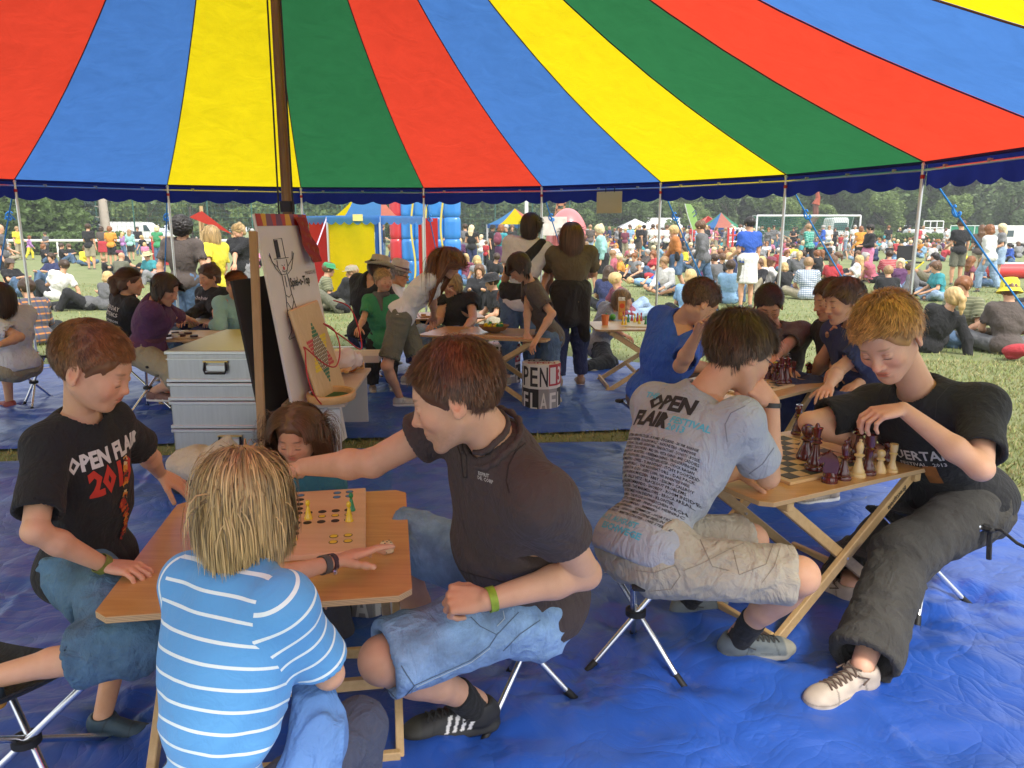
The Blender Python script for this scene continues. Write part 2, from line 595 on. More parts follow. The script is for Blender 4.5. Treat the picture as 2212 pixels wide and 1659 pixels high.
def face_col(V,c,M,s,skin,child=0.0,brow=(.25,.14,.07),stubble=0.0,hairline=None):
	L=((V-c)@M.T)/s
	col=np.tile(np.array(skin,float),(len(V),1))
	j=.016*child
	def blob(x,y,z,r,colr,w=1.0,both=True,e=2.0):
		nonlocal col
		for q in((-1,1)if both else(1,)):
			d=np.sqrt(((L[:,0]-x*q)/r[0])**2+((L[:,1]-y)/r[1])**2+((L[:,2]-z)/r[2])**2)
			a=(np.clip(1.25-d,0,1)*w*e).clip(0,1)[:,None]*(w if w<1 else 1)
			col=col*(1-a)+a*np.array(colr)
	k=V3(skin)
	blob(.04,.075,-.03,(.03,.04,.028),k*(1.08,.82,.78),.6)
	blob(0,.11,-.028,(.018,.02,.018),k*(1.1,.8,.76),.6,False)
	blob(0,.0895,-.0545+j*.8,(.0215,.012,.0048),k*(.92,.52,.5),1,False)
	blob(0,.0895,-.0655+j*.8,(.018,.012,.0055),k*(.98,.56,.54),1,False)
	blob(0,.092,-.0602+j*.8,(.021,.012,.0018),k*(.4,.22,.2),1,False)
	blob(.031,.086,.0270,(.0185,.02,.0036),brow,.85)
	blob(.031,.088,-.0072,(.0135,.012,.0022),sc(brow,.35),.95)
	blob(.031,.086,.0085,(.014,.012,.0016),k*(.62,.48,.44),.7)
	blob(.082,-.01,-.005,(.012,.02,.03),k*(1.08,.74,.68),.5)
	blob(.0115,.103,-.0395+j*.4,(.0035,.006,.0025),k*.3,.9)
	if stubble:
		m=(np.clip((-.035-L[:,2])/.03,0,1)*np.clip((L[:,1]+.005)/.03,0,1))[:,None]*stubble
		n=vnoise(L*260)[:,None]
		col=col*(1-m*(.35+.5*n))+m*(.35+.5*n)*np.array((.16,.10,.06))
	return col
def hand_sdf(S,W,d,n,side,s=1.0,curl=(.35,.4,.3),spread=.10,thumb=(.7,.25,.2),curls=None,det=True):
	"""W wrist, d towards the fingers, n out of the palm. Returns the finger tips"""
	d=nrm(d);n=nrm(n-d*(np.dot(n,d)));t=np.cross(d,n)*(1 if side=='R' else-1)
	W=V3(W);tips=[]
	K=.009*s
	off=(.030,.010,-.010,-.029);lens=((.038,.024,.020),(.043,.027,.021),(.040,.026,.021),(.031,.020,.018))
	base=(.088,.092,.087,.078)
	S.ell(W+d*.045*s+t*.0*s,V3(.036,.046,.0145)*s,np.array([t,d,n]),K)
	for i in range(4):
		o=off[i]*s
		k=W+d*base[i]*s+t*o
		S.cap(W+d*.012*s+t*o*.45,k,.0135*s,.0105*s,K)
		cu=curls[i]if curls else curl
		ang=0.0;fd=nrm(d+t*(spread*(1.5-i)))
		q=k
		r0=(.0092,.0095,.0090,.0080)[i]*s
		for jn in range(3):
			ang+=cu[jn]
			v=fd*math.cos(ang)+n*math.sin(ang)
			q2=q+v*lens[i][jn]*s
			S.cap(q,q2,r0*(1-.09*jn),r0*(.93-.1*jn),.0035*s)
			q=q2
		tips.append(q)
	a,b,c_=thumb
	q=W+d*.018*s+t*.018*s+n*.004*s
	v=nrm(d*math.cos(a)+t*math.sin(a)+n*.25)
	for L,r,e in((.046,.0135,0),(.032,.0108,b),(.026,.0100,c_)):
		v=nrm(v*math.cos(e)+(d*.5+n*.5-t*.3)*math.sin(e))
		q2=q+v*L*s
		S.cap(q,q2,r*s,r*.88*s,.010*s if e==0 else .004*s)
		q=q2
	tips.append(q)
	return tips
def body_frame(J):
	up=nrm(J['nek']-J['pel']);r=nrm(J['shR']-J['shL']);r=nrm(r-up*(r@up));f=np.cross(up,r)
	return r,f,up
def complete(J):
	if 'wai' not in J:J['wai']=J['pel']*.58+J['nek']*.42
	if 'che' not in J:J['che']=J['pel']*.30+J['nek']*.70
	return J
def torso_prims(S,J,s,g,extra=0.0,fem=0.0,belly=0.0,k=.05,low=True,arms=0.0):
	r,f,up=body_frame(J)
	hr=nrm(J['hipR']-J['hipL'])
	hu=nrm(up-hr*(hr@up));hf=np.cross(hu,hr)
	Mt=np.array([r,f,up]);Mp=np.array([hr,hf,hu])
	e=extra
	if low:
		S.ell(J['pel']+hu*.01*s,V3(.150*g+e,.112*g+e,.110+e)*s,Mp,k*s)
	S.ell(J['wai'],V3((.132-.014*fem)*g+e,(.094)*g+e,.13+e)*s,Mt,k*s)
	S.ell(J['che']-up*.02*s,V3(.147*g+e,.107*g+e,.155+e)*s,Mt,k*s)
	if belly:S.ell(J['wai']+f*(.05+.03*belly)*s-up*.03*s,V3(.12*g+e,.09*belly+e,.12+e)*s,Mt,.06*s)
	if fem>.4:
		for q in(-1,1):S.ell(J['che']+r*.07*q*s+f*.085*s-up*.02*s,V3(.058,.05,.055)*s+e,Mt,.03*s)
	for q in 'LR':
		sh=J['sh'+q]
		S.cap(sh,J['nek']-up*.045*s,.049*s*g+e*.8*s,.058*s*g+e*s,.05*s)
		S.cap(sh,J['che']+(sh-J['nek'])*.35-up*.03*s,.047*s*g+e*.8*s,.078*s*g+e*s,.06*s)
		S.cap(sh*.4+J['nek']*.6+up*.002*s,J['nek']+up*.015*s,.028*s+e*.8*s,.042*s+e*.8*s,.04*s)
	return S
def person_body(J,s,g,fem,child,vox_b,vox_f,skin,hands,head_on=True,belly=0,legs=True,brow=(.25,.14,.07),stubble=0,name='body',arm_vis=(1,1),feet=False,detail=True,feetbare=False,fat=0.0):
	"""one mesh: torso and legs, then head and neck, then each forearm with its hand, all overlapping under the clothes"""
	VV=[];QQ=[];CC=[];n0=0
	def put(V,Q,C):
		nonlocal n0
		VV.append(V);QQ.append(Q+n0);CC.append(C);n0+=len(V)
	ag=.5+.5*g
	S=SDF();torso_prims(S,J,s,g*.97,0,fem,belly)
	for q in 'LR':
		S.chain([J['sh'+q],J['el'+q]],[.046*s*ag,.038*s*ag],.04*s)
		if legs:
			S.chain([J['hip'+q],J['kn'+q]],[.080*s*g,.054*s*ag],.05*s)
			kn,an=J['kn'+q],J['an'+q]
			back=nrm(np.cross(np.cross(kn-J['hip'+q],an-kn),an-kn))if np.linalg.norm(np.cross(kn-J['hip'+q],an-kn))>1e-4 else V3(0,0,0)
			S.chain([kn,kn*.45+an*.55,an],[.054*s*ag,.043*s*ag,.033*s],.02*s)
			cc=kn*.70+an*.30-back*.016*s
			ax=frame(an-kn,(0.1,.2,1))
			S.ell(cc,V3(.046*ag,.11,.048*ag)*s,ax,.025*s)
			S.ell(J['kn'+q],V3(.056,.056,.056)*s*ag,None,.02*s)
			if feetbare:
				to=J['to'+q]
				S.cap(J['an'+q]-V3(0,0,.03*s),to,.035*s,.022*s,.03*s)
	if not head_on=='coarse':
		V,Q,N=S.verts(vox_b);put(V,Q,np.tile(V3(skin),(len(V),1)))
	H=SDF()if head_on!='coarse' else S
	c,M=J['head'],J['hM']
	head_sdf(H,c,M,s*J.get('hs',1.0),child,fem,detail,fat)
	hs=s*J.get('hs',1.0)
	nb=J['nek']
	top=hl(c,M,hs,0,-.02,-.045)
	nr=(.053-.009*fem)*s*(1 if child<.5 else .86)
	H.cap(nb-nrm(top-nb)*.03*s,top,nr*1.12,nr,.02*s)
	if head_on!='coarse':
		r,f,up=body_frame(J)
		H.cap(J['shL']*.3+nb*.7-up*.03*s,J['shR']*.3+nb*.7-up*.03*s,.05*s,None,.05*s)
		V,Q,N=H.verts(vox_f)
		put(V,Q,face_col(V,c,M,hs,skin,child,brow,stubble))
	for q in 'LR':
		spec=hands.get(q)if hands else None
		A=SDF()if head_on!='coarse' else S
		el,wr=J['el'+q],J['wr'+q]
		if head_on!='coarse':A.cap(J['sh'+q]*.55+el*.45,el,.041*s*ag,.036*s*ag,.02*s)
		A.chain([el,el*.68+wr*.32,wr],[.036*s*ag,.0385*s*ag,.0245*s*ag],.02*s)
		A.ell(el,V3(.035,.035,.035)*s*ag,None,.01*s)
		if spec:
			d=spec.get('d',wr-el)
			hand_sdf(A,wr,d,spec.get('n',V3(0,0,-1)),q,s*spec.get('s',1.0),spec.get('curl',(.35,.4,.3)),spec.get('spread',.08),spec.get('thumb',(.7,.25,.2)),spec.get('curls'))
		else:
			dd=nrm(wr-el)
			A.cap(wr,wr+dd*.10*s,.028*s,.03*s,.01*s);A.cap(wr+dd*.1*s,wr+dd*.15*s,.022*s,.014*s,.015*s)
		if head_on!='coarse':
			V,Q,N=A.verts(vox_f)
			C=np.tile(V3(skin),(len(V),1))
			if spec:
				dist=np.linalg.norm(V-(wr+nrm(spec.get('d',wr-el))*.1*s),axis=1)
				a=np.clip(1.2-dist/(.08*s),0,1)[:,None]*.5
				C=C*(1-a)+a*C*(1.08,.82,.76)
			put(V,Q,C)
	if head_on=='coarse':
		V,Q,N=S.verts(vox_b)
		L=((V-c)@M.T)/hs
		C=face_col(V,c,M,hs,skin,child,brow,stubble)if detail else np.tile(V3(skin),(len(V),1))
		put(V,Q,C)
	V=np.concatenate(VV);Q=np.concatenate(QQ);C=np.concatenate(CC)
	C=C*(.94+.12*vnoise(V*28))[:,None]
	return mesh_np(name,V,Q,mat=attr_mat('skin',rough=.52,sss=.12 if head_on!='coarse' else 0.0,bumps=.22,scale=380,noise_amt=.16,spec=.4,nscale=48),col=C)
def seg_t(V,a,b):
	d=b-a;L2=d@d
	t=np.clip(((V-a)@d)/L2,0,1)
	return t,np.linalg.norm(V-a-np.outer(t,d),axis=1)
def add_attr(me,name,arr):
	a=me.attributes.new(name,'FLOAT_VECTOR','POINT')
	a.data.foreach_set('vector',np.asarray(arr,np.float32).ravel())
def top_mesh(J,s,g,fem,vox,mat,sleeve=.55,e=.014,hem=.10,neck=.075,belly=0,fold=.005,loose=.012,hemw=.178,name='tshirt',seed=1.0,low=1.0,vneck=0.0,collar=False):
	"""shirt: SLEEVE is how far down the arm it reaches (0 none, .28 short, 1 long); HEM how far below the hips' centre"""
	r,f,up=body_frame(J);ag=.5+.5*g
	S=SDF();torso_prims(S,J,s,g,e+loose*.5,fem,belly)
	hu=nrm(J['pel']-J['wai'])
	S.ell(J['pel']+hu*hem*.3*s,V3(hemw*g+e,(hemw-.038)*g+e,.12)*s,np.array([r,f,up]),.06*s)
	for q in 'LR':
		sh,el,wr=J['sh'+q],J['el'+q],J['wr'+q]
		if sleeve<=0:
			continue
		if sleeve<=.5:
			t=sleeve*2
			end=sh*(1-t)+el*t;d=nrm(el-sh)
			S.chain([sh,end+d*.03*s],[.050*s*ag+e*s,(.046+.017*t)*s*ag+e*s],.035*s)
			S.cutball(end,d,.125*s)
			S.cap(end-d*.006*s,end+d*.1*s,(.046+.017*t)*s*ag+(e-.011)*s,None,.002,True)
		else:
			t=(sleeve-.5)*2;d=nrm(wr-el)
			end=el*(1-t)+wr*t
			S.chain([sh,el,end+d*.02*s],[.052*s*ag+e*s,.043*s*ag+e*s,(.046-.014*t)*s*ag+e*s],.03*s)
			S.cutball(end,d,.10*s)
# hem and neck opening
	pe=J['pel']+hu*hem*s
	S.cutball(pe,hu,.42*s)
	c,M=J['head'],J['hM']
	top=hl(c,M,s,0,-.02,-.045)
	nb=J['nek'];nd=nrm(top-nb)
	S.cutball(nb+nd*(.040 if not collar else .055)*s,nrm(nd+f*-.30),.15*s,.008)
	S.cap(nb-nd*.01*s+f*.01*s,nb+nd*.2*s,neck*s*.90,neck*s,.004,True)
	if vneck:S.cap(nb+f*.09*s,nb+f*.11*s-up*vneck*s,.05*s,.012*s,.01,True)
	V,Q,N=S.verts(vox)
	if fold:
		ax=nrm(up*.55+r*.7*(1 if seed%2 else-1))
		dsp=fold_noise(V,ax,.080*s,seed,3.6)*fold*1.5+fold_noise(V,nrm(r+f*.5+up*.3),.055*s,seed+3,4)*fold*.5
		tw=np.clip(1.15-np.abs((V-J['wai'])@up)/(.2*s),.35,1)
		V=V+N*(dsp*tw)[:,None]
	me=mesh_np(name,V,Q,mat=mat)
# pattern coordinates: around, along (torso or sleeve)
	tt=(V-J['pel'])@up;uu=(V-J['pel'])@r;kind=np.full(len(V),-.2);arm=tt.copy()
	for q in 'LR':
		t,dist=seg_t(V,J['sh'+q],J['el'+q]);dv=J['el'+q]-J['sh'+q];L=np.linalg.norm(dv);t=(V-J['sh'+q])@dv/(L*L)
		w=np.minimum(.105*s-dist,(((V-J['che'])@r)*(1 if q=='R' else-1)-.165*s*g));arm=np.where(w>kind,-t*L+.60*s,arm);kind=np.maximum(kind,w)
	add_attr(me,'cloth',np.stack([uu,tt,kind],1));add_attr(me,'arm',np.stack([arm,arm,arm],1))
	return me,V,Q
def pants_mesh(J,s,g,vox,mat,length=.55,e=.014,fold=.005,name='trousers',seed=2.0,flare=0.0,waist=.09,loose=.0):
	"""LENGTH .5 reaches the knee, 1 the ankle"""
	ag=.5+.5*g
	S=SDF();r=nrm(J['hipR']-J['hipL']);up=nrm(J['wai']-J['pel']);f=np.cross(up,r)
	S.ell(J['pel']+up*.0*s,V3(.150*g+e*.5,.112*g+e*.5,.125+e)*s,np.array([r,f,up]),.04*s)
	for q in 'LR':
		hp,kn,an=J['hip'+q],J['kn'+q],J['an'+q]
		if length<=.55:
			t=length*2;d=nrm(kn-hp);end=hp*(1-t)+kn*t
			r1=(.084*g*(1-t)+.061*ag*t+e+loose*t)*s+flare*s
			S.chain([hp,end+d*.03*s],[.084*s*g+e*s,r1],.05*s)
			S.cutball(end,d,r1*1.7);S.cap(end-d*.008*s,end+d*.1*s,r1-.012*s,None,.002,True)
		else:
			t=(length-.5)*2;d=nrm(an-kn);end=kn*(1-t)+an*t
			r1=(.060*ag*(1-t)+.040*ag*t+e)*s+flare*s
			S.chain([hp,kn,end+d*.02*s],[.084*s*g+e*s,.060*s*ag+e*s,r1],.04*s)
			S.cutball(end,d,r1*1.8);S.cap(end-d*.008*s,end+d*.1*s,r1-.011*s,None,.002,True)
			S.ell(kn,V3(1,1,1)*(.064*ag+e)*s,None,.02*s)
	th=nrm(nrm(J['knL']-J['hipL'])+nrm(J['knR']-J['hipR']));wn=nrm(up-th*.5);S.cutball(J['pel']+wn*(waist+.01)*s,wn,.22*s)
	V,Q,N=S.verts(vox)
	if fold:
		dsp=np.zeros(len(V));wsum=np.zeros(len(V))+1e-6
		for q in 'LR':
			for a,b in(('hip','kn'),('kn','an')):
				A,B=J[a+q],J[b+q]
				t,dist=seg_t(V,A,B);w=np.exp(-(dist/(.08*s))**2)
				cross=nrm(np.cross(B-A,(.3,.2,1)))
				n1=fold_noise(V,cross,.06*s,seed,3.2)
				near=np.exp(-((t-(1 if a=='hip' else 0))*3.2)**2)*.9+np.exp(-((t-(0 if a=='hip' else 1))*3.5)**2)*.8+.35
				dsp+=n1*w*near;wsum+=w
		V=V+N*((dsp/wsum+.25*fold_noise(V,nrm(r+up),.045*s,seed+9,3))*fold*1.3)[:,None]
	me=mesh_np(name,V,Q,mat=mat)
	add_attr(me,'cloth',np.stack([(V-J['pel'])@r,(V-J['pel'])@up,V[:,0]*0],1))
	return me,V,Q
def skirt_mesh(J,s,g,vox,mat,length,e=.02,fold=.01,name='skirt',seed=4.0,waist=.1):
	S=SDF();r=nrm(J['hipR']-J['hipL']);up=nrm(J['wai']-J['pel']);f=np.cross(up,r)
	S.ell(J['pel'],V3(.17*g+e,.13*g+e,.14)*s,np.array([r,f,up]),.05*s)
	mid=(J['knL']+J['knR'])/2;end=J['pel']+(mid-J['pel'])*length
	for o in(-.07,0,.07):
		S.cap(J['pel']+r*o*s,end+r*o*1.2*s,.125*s*g,.15*s*g,.08*s)
	S.cutball(end,nrm(end-J['pel']),.3*s);S.cut(J['pel']+up*waist*s,up)
	V,Q,N=S.verts(vox)
	V=V+N*(fold_noise(V,up,.06*s,seed,5)*fold)[:,None]
	return mesh_np(name,V,Q,mat=mat),V,Q
def shoe_mesh(an,to,s,mat_name,upper,sole=(.75,.74,.70),stripes=None,vox=.005,up=None,high=.0,toe=None,name='shoe',hl_=.06):
	"""AN ankle joint, TO ball of the toes"""
	d=to-an
	fwd=nrm(V3(d[0],d[1],0))if up is None else nrm(d-up*(d@up))
	up=V3(0,0,1)if up is None else nrm(up)
	base=an-up*.085*s
	S=SDF();L=.155*s;M=np.array([nrm(np.cross(fwd,up)),fwd,up])
	S.ell(base+up*.045*s-fwd*.015*s,V3(.037,.055,.05)*s,M,.02*s)
	S.cap(base+up*.052*s,base+fwd*L+up*.030*s,.038*s,.034*s,.03*s)
	S.ell(base+fwd*(L+.005*s)+up*.026*s,V3(.046,.062,.032)*s,M,.02*s)
	S.cap(an-up*.04*s,an+up*(-.012+high)*s,.040*s,.042*s,.02*s)
	S.cap(an-up*(-.004-high)*s,an+up*.2*s,.034*s,.04*s,.003,True)
	S.cut(an+up*(.006+high)*s,up,.006);S.cut(base+up*.001,-up,.004)
# sole lip
	S.cap(base+up*.012*s-fwd*.03*s,base+up*.012*s+fwd*(L+.0)*s/s,.040*s,.047*s,.004*s)
	S.cut(base+up*.001,-up,.003)
	V,Q,N=S.verts(vox)
	Lc=(V-base)@M.T/s
	C=np.tile(V3(upper),(len(V),1))
	if toe is not None:
		a=np.clip((Lc[:,1]-.165)/.006,0,1)[:,None];C=C*(1-a)+a*V3(toe)
	tongue=(np.abs(Lc[:,0])<.016)&(Lc[:,2]>.045)&(Lc[:,1]>.03)&(Lc[:,1]<.15)
	C[tongue]=C[tongue]*.7
	sd_=(np.abs(Lc[:,1]-.148+Lc[:,2]*.3)<.003)|(np.abs(Lc[:,1]-.012-Lc[:,2]*.3)<.003)|(np.abs(Lc[:,2]-.030)<.0018);C[sd_]=C[sd_]*.55;C=C*(.8+.4*vnoise(V*45))[:,None]
	a=np.clip((.024-Lc[:,2])/.003,0,1)[:,None];C=C*(1-a)+a*V3(sole)
	if stripes is not None:
		k=Lc[:,1]+Lc[:,2]*.35
		m=(np.abs(np.mod(k-.035,.022)-.006)<.005)&(k>.035)&(k<.12)&(np.abs(Lc[:,0])>.022)&(Lc[:,2]>.026)&(Lc[:,2]<.075)
		C[m]=stripes
	return mesh_np(name,V,Q,mat=attr_mat(mat_name,rough=.6,bumps=.3,scale=90,noise_amt=.1),col=C)
def laces_mesh(an,to,s,mat,bvh):
	d=to-an;fwd=nrm(V3(d[0],d[1],0));up=V3(0,0,1);rt=nrm(np.cross(fwd,up))
	m=MB();base=an-up*.085*s
	def h_(y,x):
		o=base+(fwd*y+rt*x+up*.2)*s;r_=bvh.ray_cast(Vector(o),Vector(-up));return(V3(r_[0])if r_[0]else o-up*.14)+up*.002
	for i in range(6):
		y=.030+i*.020
		for q in(-1,1):m.tube([h_(y+.018*k,.024*q*(1-2*k))for k in(0,.25,.5,.75,1)],.0032*s,5)
	for q in(-1,1):m.tube([h_(.03,0)+up*.004,h_(.045,.03*q)+up*.008,h_(.02,.045*q),h_(.05,.05*q)-up*.01],.003*s,5)
	return m.mesh('laces',mat,True)
# ---- hair
def hair_cap(c,M,s,mat,style='short',vox=.008,col=(.2,.1,.05),thick=.012,seed=1.0,name='hair',body=None,noise=.006,rows=None):
	P=lambda x,y,z:hl(c,M,s,x,y,z)
	S=SDF();t=thick
	S.ell(P(0,-.016,.038),V3(.077+t,.099+t,.086+t)*s,M,.005*s)
	if style=='cap':S.ell(P(0,-.04,-.0),V3(.076,.07,.075)*s,M,.02*s)
	if style in('long','bob','pony','bun'):
		S.ell(P(0,-.05,-.02),V3(.082,.07,.085)*s,M,.03*s)
	q_=1.0 if t>.011 else 1.10
	S.ell(P(0,.105,-.035),V3(.072,.085,.098)*s*q_,M,.012*s,True)
	if style=='short':
		S.ell(P(0,.04,-.115),V3(.12,.13,.095)*s,M,.01*s,True)
		for q in(-1,1):S.ell(P(.085*q,-.004,-.012),V3(.022,.022,.036)*s,M,.008*s,True)
	elif style in('pony','bun'):
		for q in(-1,1):S.ell(P(.085*q,.0,-.018),V3(.02,.024,.032)*s,M,.01*s,True)
		S.ell(P(0,.03,-.12),V3(.12,.13,.07)*s,M,.01*s,True)
	dn=V3(0,0,-1)
	if style=='pony':
		a=P(0,-.115,.04);b=a+M[1]*-.05*s+dn*.05*s
		S.chain([a,b,b+dn*.09*s+M[1]*.01,b+dn*.18*s+M[1]*.02],[.026*s,.034*s,.030*s,.012*s],.02*s)
	if style=='bun':S.ell(P(0,-.085,.11),V3(.036,.036,.034)*s,M,.012*s)
	if style=='long':
		for q in(-1,0,1):
			a=P(.05*q,-.06-.01*(q==0),-.0);b=a+dn*.13*s-M[1]*.01*s
			S.chain([a,b,b+dn*.13*s],[.045*s,.042*s,.022*s],.03*s)
	if style=='bob':
		for q in(-1,1):
			S.cap(P(.07*q,-.01,.02),P(.066*q,.005,-.07),.028*s,.022*s,.02*s)
		S.cap(P(-.04,-.06,-.06),P(.04,-.06,-.06),.05*s,.05*s,.02*s)
	if style=='afro':
		S.ell(P(0,-.03,.05),V3(.135,.14,.13)*s,M,.02*s)
		S.ell(P(0,.11,-.045),V3(.066,.07,.085)*s,M,.012*s,True)
	V,Q,N=S.verts(vox)
	if len(V)==0:return None
	amp=noise*(3.2 if style=='afro' else 1)
	n1=fold_noise(V,M[2]*.7+M[1]*.3,.02*s if style!='afro' else .03,seed,4 if style!='afro' else 1)
	V=V+N*(n1*amp*s)[:,None]
	C=V3(col)[None,:]*(1+.45*n1)[:,None]
	return mesh_np(name,V,Q,mat=mat,col=np.clip(C,0,1))
def hair_strands(c,M,s,n,col,length=.05,lenvar=.25,crown=(0,-.06,.115),forward=0.0,grav=.35,lift=.010,width=.0028,steps=7,line=.045,side=-.02,back=-.075,seed=1,cvar=.35,part=None,colliders=(),jitter=.25,name='strands',mat=None,curl=0.0,tip=None,sweep=None,open_face=True):
	"""ribbons of hair rooted over the scalp, combed away from the crown (or a parting), kept outside the skull"""
	g=np.random.default_rng(seed)
	rc=V3(0,-.016,.038);rr=V3(.080,.102,.089)
	u=g.normal(size=(n*3,3));u/=np.linalg.norm(u,axis=1,keepdims=True)
	p=rc+u*rr
# hairline: front above the brows, sides above the ears, back down to the nape
	y,z=p[:,1],p[:,2]
	lim=np.where(y>.02,line+(y-.02)*.25,np.where(y>-.045,side+(y+.045)/.065*(line-side)*.8,back))
	lim=lim+(vnoise(p*60)-.5)*.014
	keep=z>lim
	p=p[keep][:n];u=u[keep][:n];m=len(p)
	nm=u/rr;nm/=np.linalg.norm(nm,axis=1,keepdims=True)
	if part is not None:
		d0=np.stack([np.sign(p[:,0]-part)*1.0,g.normal(0,.25,m)+forward,np.zeros(m)],1)
		fr=p[:,1]<-.03
		d0[fr]=p[fr]-V3(crown)
	else:
		d0=p-V3(crown)
		d0[:,1]+=forward*.1
	if sweep is not None:
		w=np.clip((p[:,1]-.0)/.06,0,1)[:,None]*np.clip((p[:,2]-.04)/.03,0,1)[:,None]
		d0=d0/(np.linalg.norm(d0,axis=1,keepdims=True)+1e-9)*(1-w)+V3(sweep)*w
	d0=d0/(np.linalg.norm(d0,axis=1,keepdims=True)+1e-9)
# clumps share a direction
	cl=g.normal(size=(m,3))*jitter
	kx=np.floor(p/.018).astype(int);key=(kx[:,0]*73+kx[:,1]*179+kx[:,2]*283)%997
	ct=g.normal(size=(997,3))*jitter*1.2;cl=cl*.55+ct[key]*.65
	d=d0+cl
	d-=nm*(np.sum(d*nm,1)[:,None]);d/=np.linalg.norm(d,axis=1,keepdims=True)+1e-9
	d=d+nm*.25
	L=length*(1-lenvar*g.random(m));
	if callable(tip):L=L*tip(p)
	st=L/steps
	layer=lift*(.25+.75*g.random(m))*np.where(g.random(m)<.05,1.9,1.0)
	world_dn=M@V3(0,0,-1)
	pts=[p+nm*.001]
	cur=p+nm*.002
	ph=g.random(m)*6.28
	for i in range(steps):
		gd=grav*(i+1)/steps
		dd=d*(1-gd)+world_dn*gd*1.2
		dd=dd/(np.linalg.norm(dd,axis=1,keepdims=True)+1e-9)
		if curl:dd=dd+curl*np.stack([np.sin(ph+i*1.3),np.cos(ph+i*1.1),np.sin(ph*2+i)],1)
		cur=cur+dd*(st/s)[:,None]*s/s
# outside the skull and the cheeks
		for(cc,cr)in((rc,rr),(V3(0,.026,-.022),V3(.064,.066,.085))):
			q=(cur-cc)/(cr+layer[:,None]*min(1,(i+1)/2.5));k=np.linalg.norm(q,axis=1)
			inn=k<1
			cur=np.where(inn[:,None],cc+(cur-cc)/np.maximum(k,.2)[:,None],cur)
		if part is not None:
			fr=(cur[:,1]>-.01)&(cur[:,2]<.088)
			lim=.062+.014*np.clip((.075-cur[:,2])/.06,0,1)
			sg=np.where(p[:,0]>=part,1.0,-1.0)
			cur[:,0]=np.where(fr&(cur[:,0]*sg<lim),sg*lim,cur[:,0])
			cur[:,1]=np.where(fr&(cur[:,2]<.03),np.minimum(cur[:,1],.045),cur[:,1])
		pts.append(cur.copy());d=dd
	Wp=[V3(c)+(x*s)@M for x in pts]
	for(cc,rad)in colliders:
		for i in range(2,len(Wp)):
			v=Wp[i]-V3(cc);k=np.linalg.norm(v,axis=1)
			inn=k<rad
			Wp[i]=np.where(inn[:,None],V3(cc)+v*(rad/np.maximum(k,1e-4))[:,None],Wp[i])
	K=steps+1
	V=np.zeros((m,K,2,3));cw=V3(c)
	wd=width*s*(.7+.6*g.random(m))
	for i in range(K):
		a=Wp[max(i-1,0)];b=Wp[min(i+1,K-1)]
		t=b-a;out=Wp[i]-cw
		sd=np.cross(t,out+g.normal(0,.05,(m,3))*.3);sd/=np.linalg.norm(sd,axis=1,keepdims=True)+1e-9
		w=(wd*(1.0 if i<K-2 else(.65 if i==K-2 else .12)))[:,None]
		V[:,i,0]=Wp[i]-sd*w;V[:,i,1]=Wp[i]+sd*w
	idx=np.arange(m*K*2).reshape(m,K,2)
	Q=np.stack([idx[:,:-1,0],idx[:,:-1,1],idx[:,1:,1],idx[:,1:,0]],-1).reshape(-1,4)
	br=(1+cvar*(g.random(m)*2-1)*.8+(g.random(997)[key]-.5)*cvar)
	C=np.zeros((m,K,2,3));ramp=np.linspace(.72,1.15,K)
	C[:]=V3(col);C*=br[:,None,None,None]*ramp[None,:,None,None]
	return mesh_np(name,V.reshape(-1,3),Q,mat=mat or hair_mat(),col=np.clip(C.reshape(-1,3),0,1))
def hair_mat():
	return attr_mat('hair',rough=.45,bumps=0,noise_amt=.0,spec=.45)
def decal(name,V,Q,verts,faces,mat,org,ux,uy,dr,off=.0016,parent=None,bvh=None):
	"""lay flat print (verts in metres, 2D) onto a cloth surface along DR"""
	bvh=bvh or BVHTree.FromPolygons([tuple(v)for v in V],[tuple(q)for q in Q])
	out=[];bad=set()
	for x,y in verts:
		o=V3(org)+V3(ux)*x+V3(uy)*y
		hit=bvh.ray_cast(Vector(o-V3(dr)*.35),Vector(dr),.9)
		if hit[0]is None:bad.add(len(out));out.append(o);continue
		nn=V3(hit[1]);nn=nn if nn@V3(dr)<0 else-nn
		out.append(V3(hit[0])+nn*off)
	faces=[f for f in faces if not bad&set(f)and max(np.linalg.norm(out[a]-out[b])for a,b in zip(f,f[1:]+f[:1]))<.045]
	me=bpy.data.meshes.new(name);me.from_pydata([tuple(v)for v in out],[],faces);me.materials.append(mat)
	return link(name,me,parent)
_tcache={}
def text_geo(txt,size=1.0,bold=0.0,sx=1.0,shear=0.0,align='CENTER',res=2,space=1.0,sub=0.0):
	cu=bpy.data.curves.new('lettering','FONT');cu.body=txt;cu.size=size;cu.align_x=align;cu.resolution_u=res
	cu.offset=bold;cu.shear=shear;cu.space_character=space;cu.fill_mode='FRONT' if hasattr(cu,'fill_mode')else 'BOTH'
	o=bpy.data.objects.new('lettering',cu)
	me=bpy.data.meshes.new_from_object(o)
	if sub:
		import bmesh
		bm=bmesh.new();bm.from_mesh(me);bmesh.ops.triangulate(bm,faces=bm.faces)
		for _ in range(4):
			ed=[e for e in bm.edges if e.calc_length()>sub]
			if not ed:break
			bmesh.ops.subdivide_edges(bm,edges=ed,cuts=1);bmesh.ops.triangulate(bm,faces=bm.faces)
		bm.to_mesh(me);bm.free()
	v=[(p.co.x*sx,p.co.y)for p in me.vertices];f=[tuple(p.vertices)for p in me.polygons]
	bpy.data.objects.remove(o);bpy.data.curves.remove(cu);bpy.data.meshes.remove(me)
	return v,f
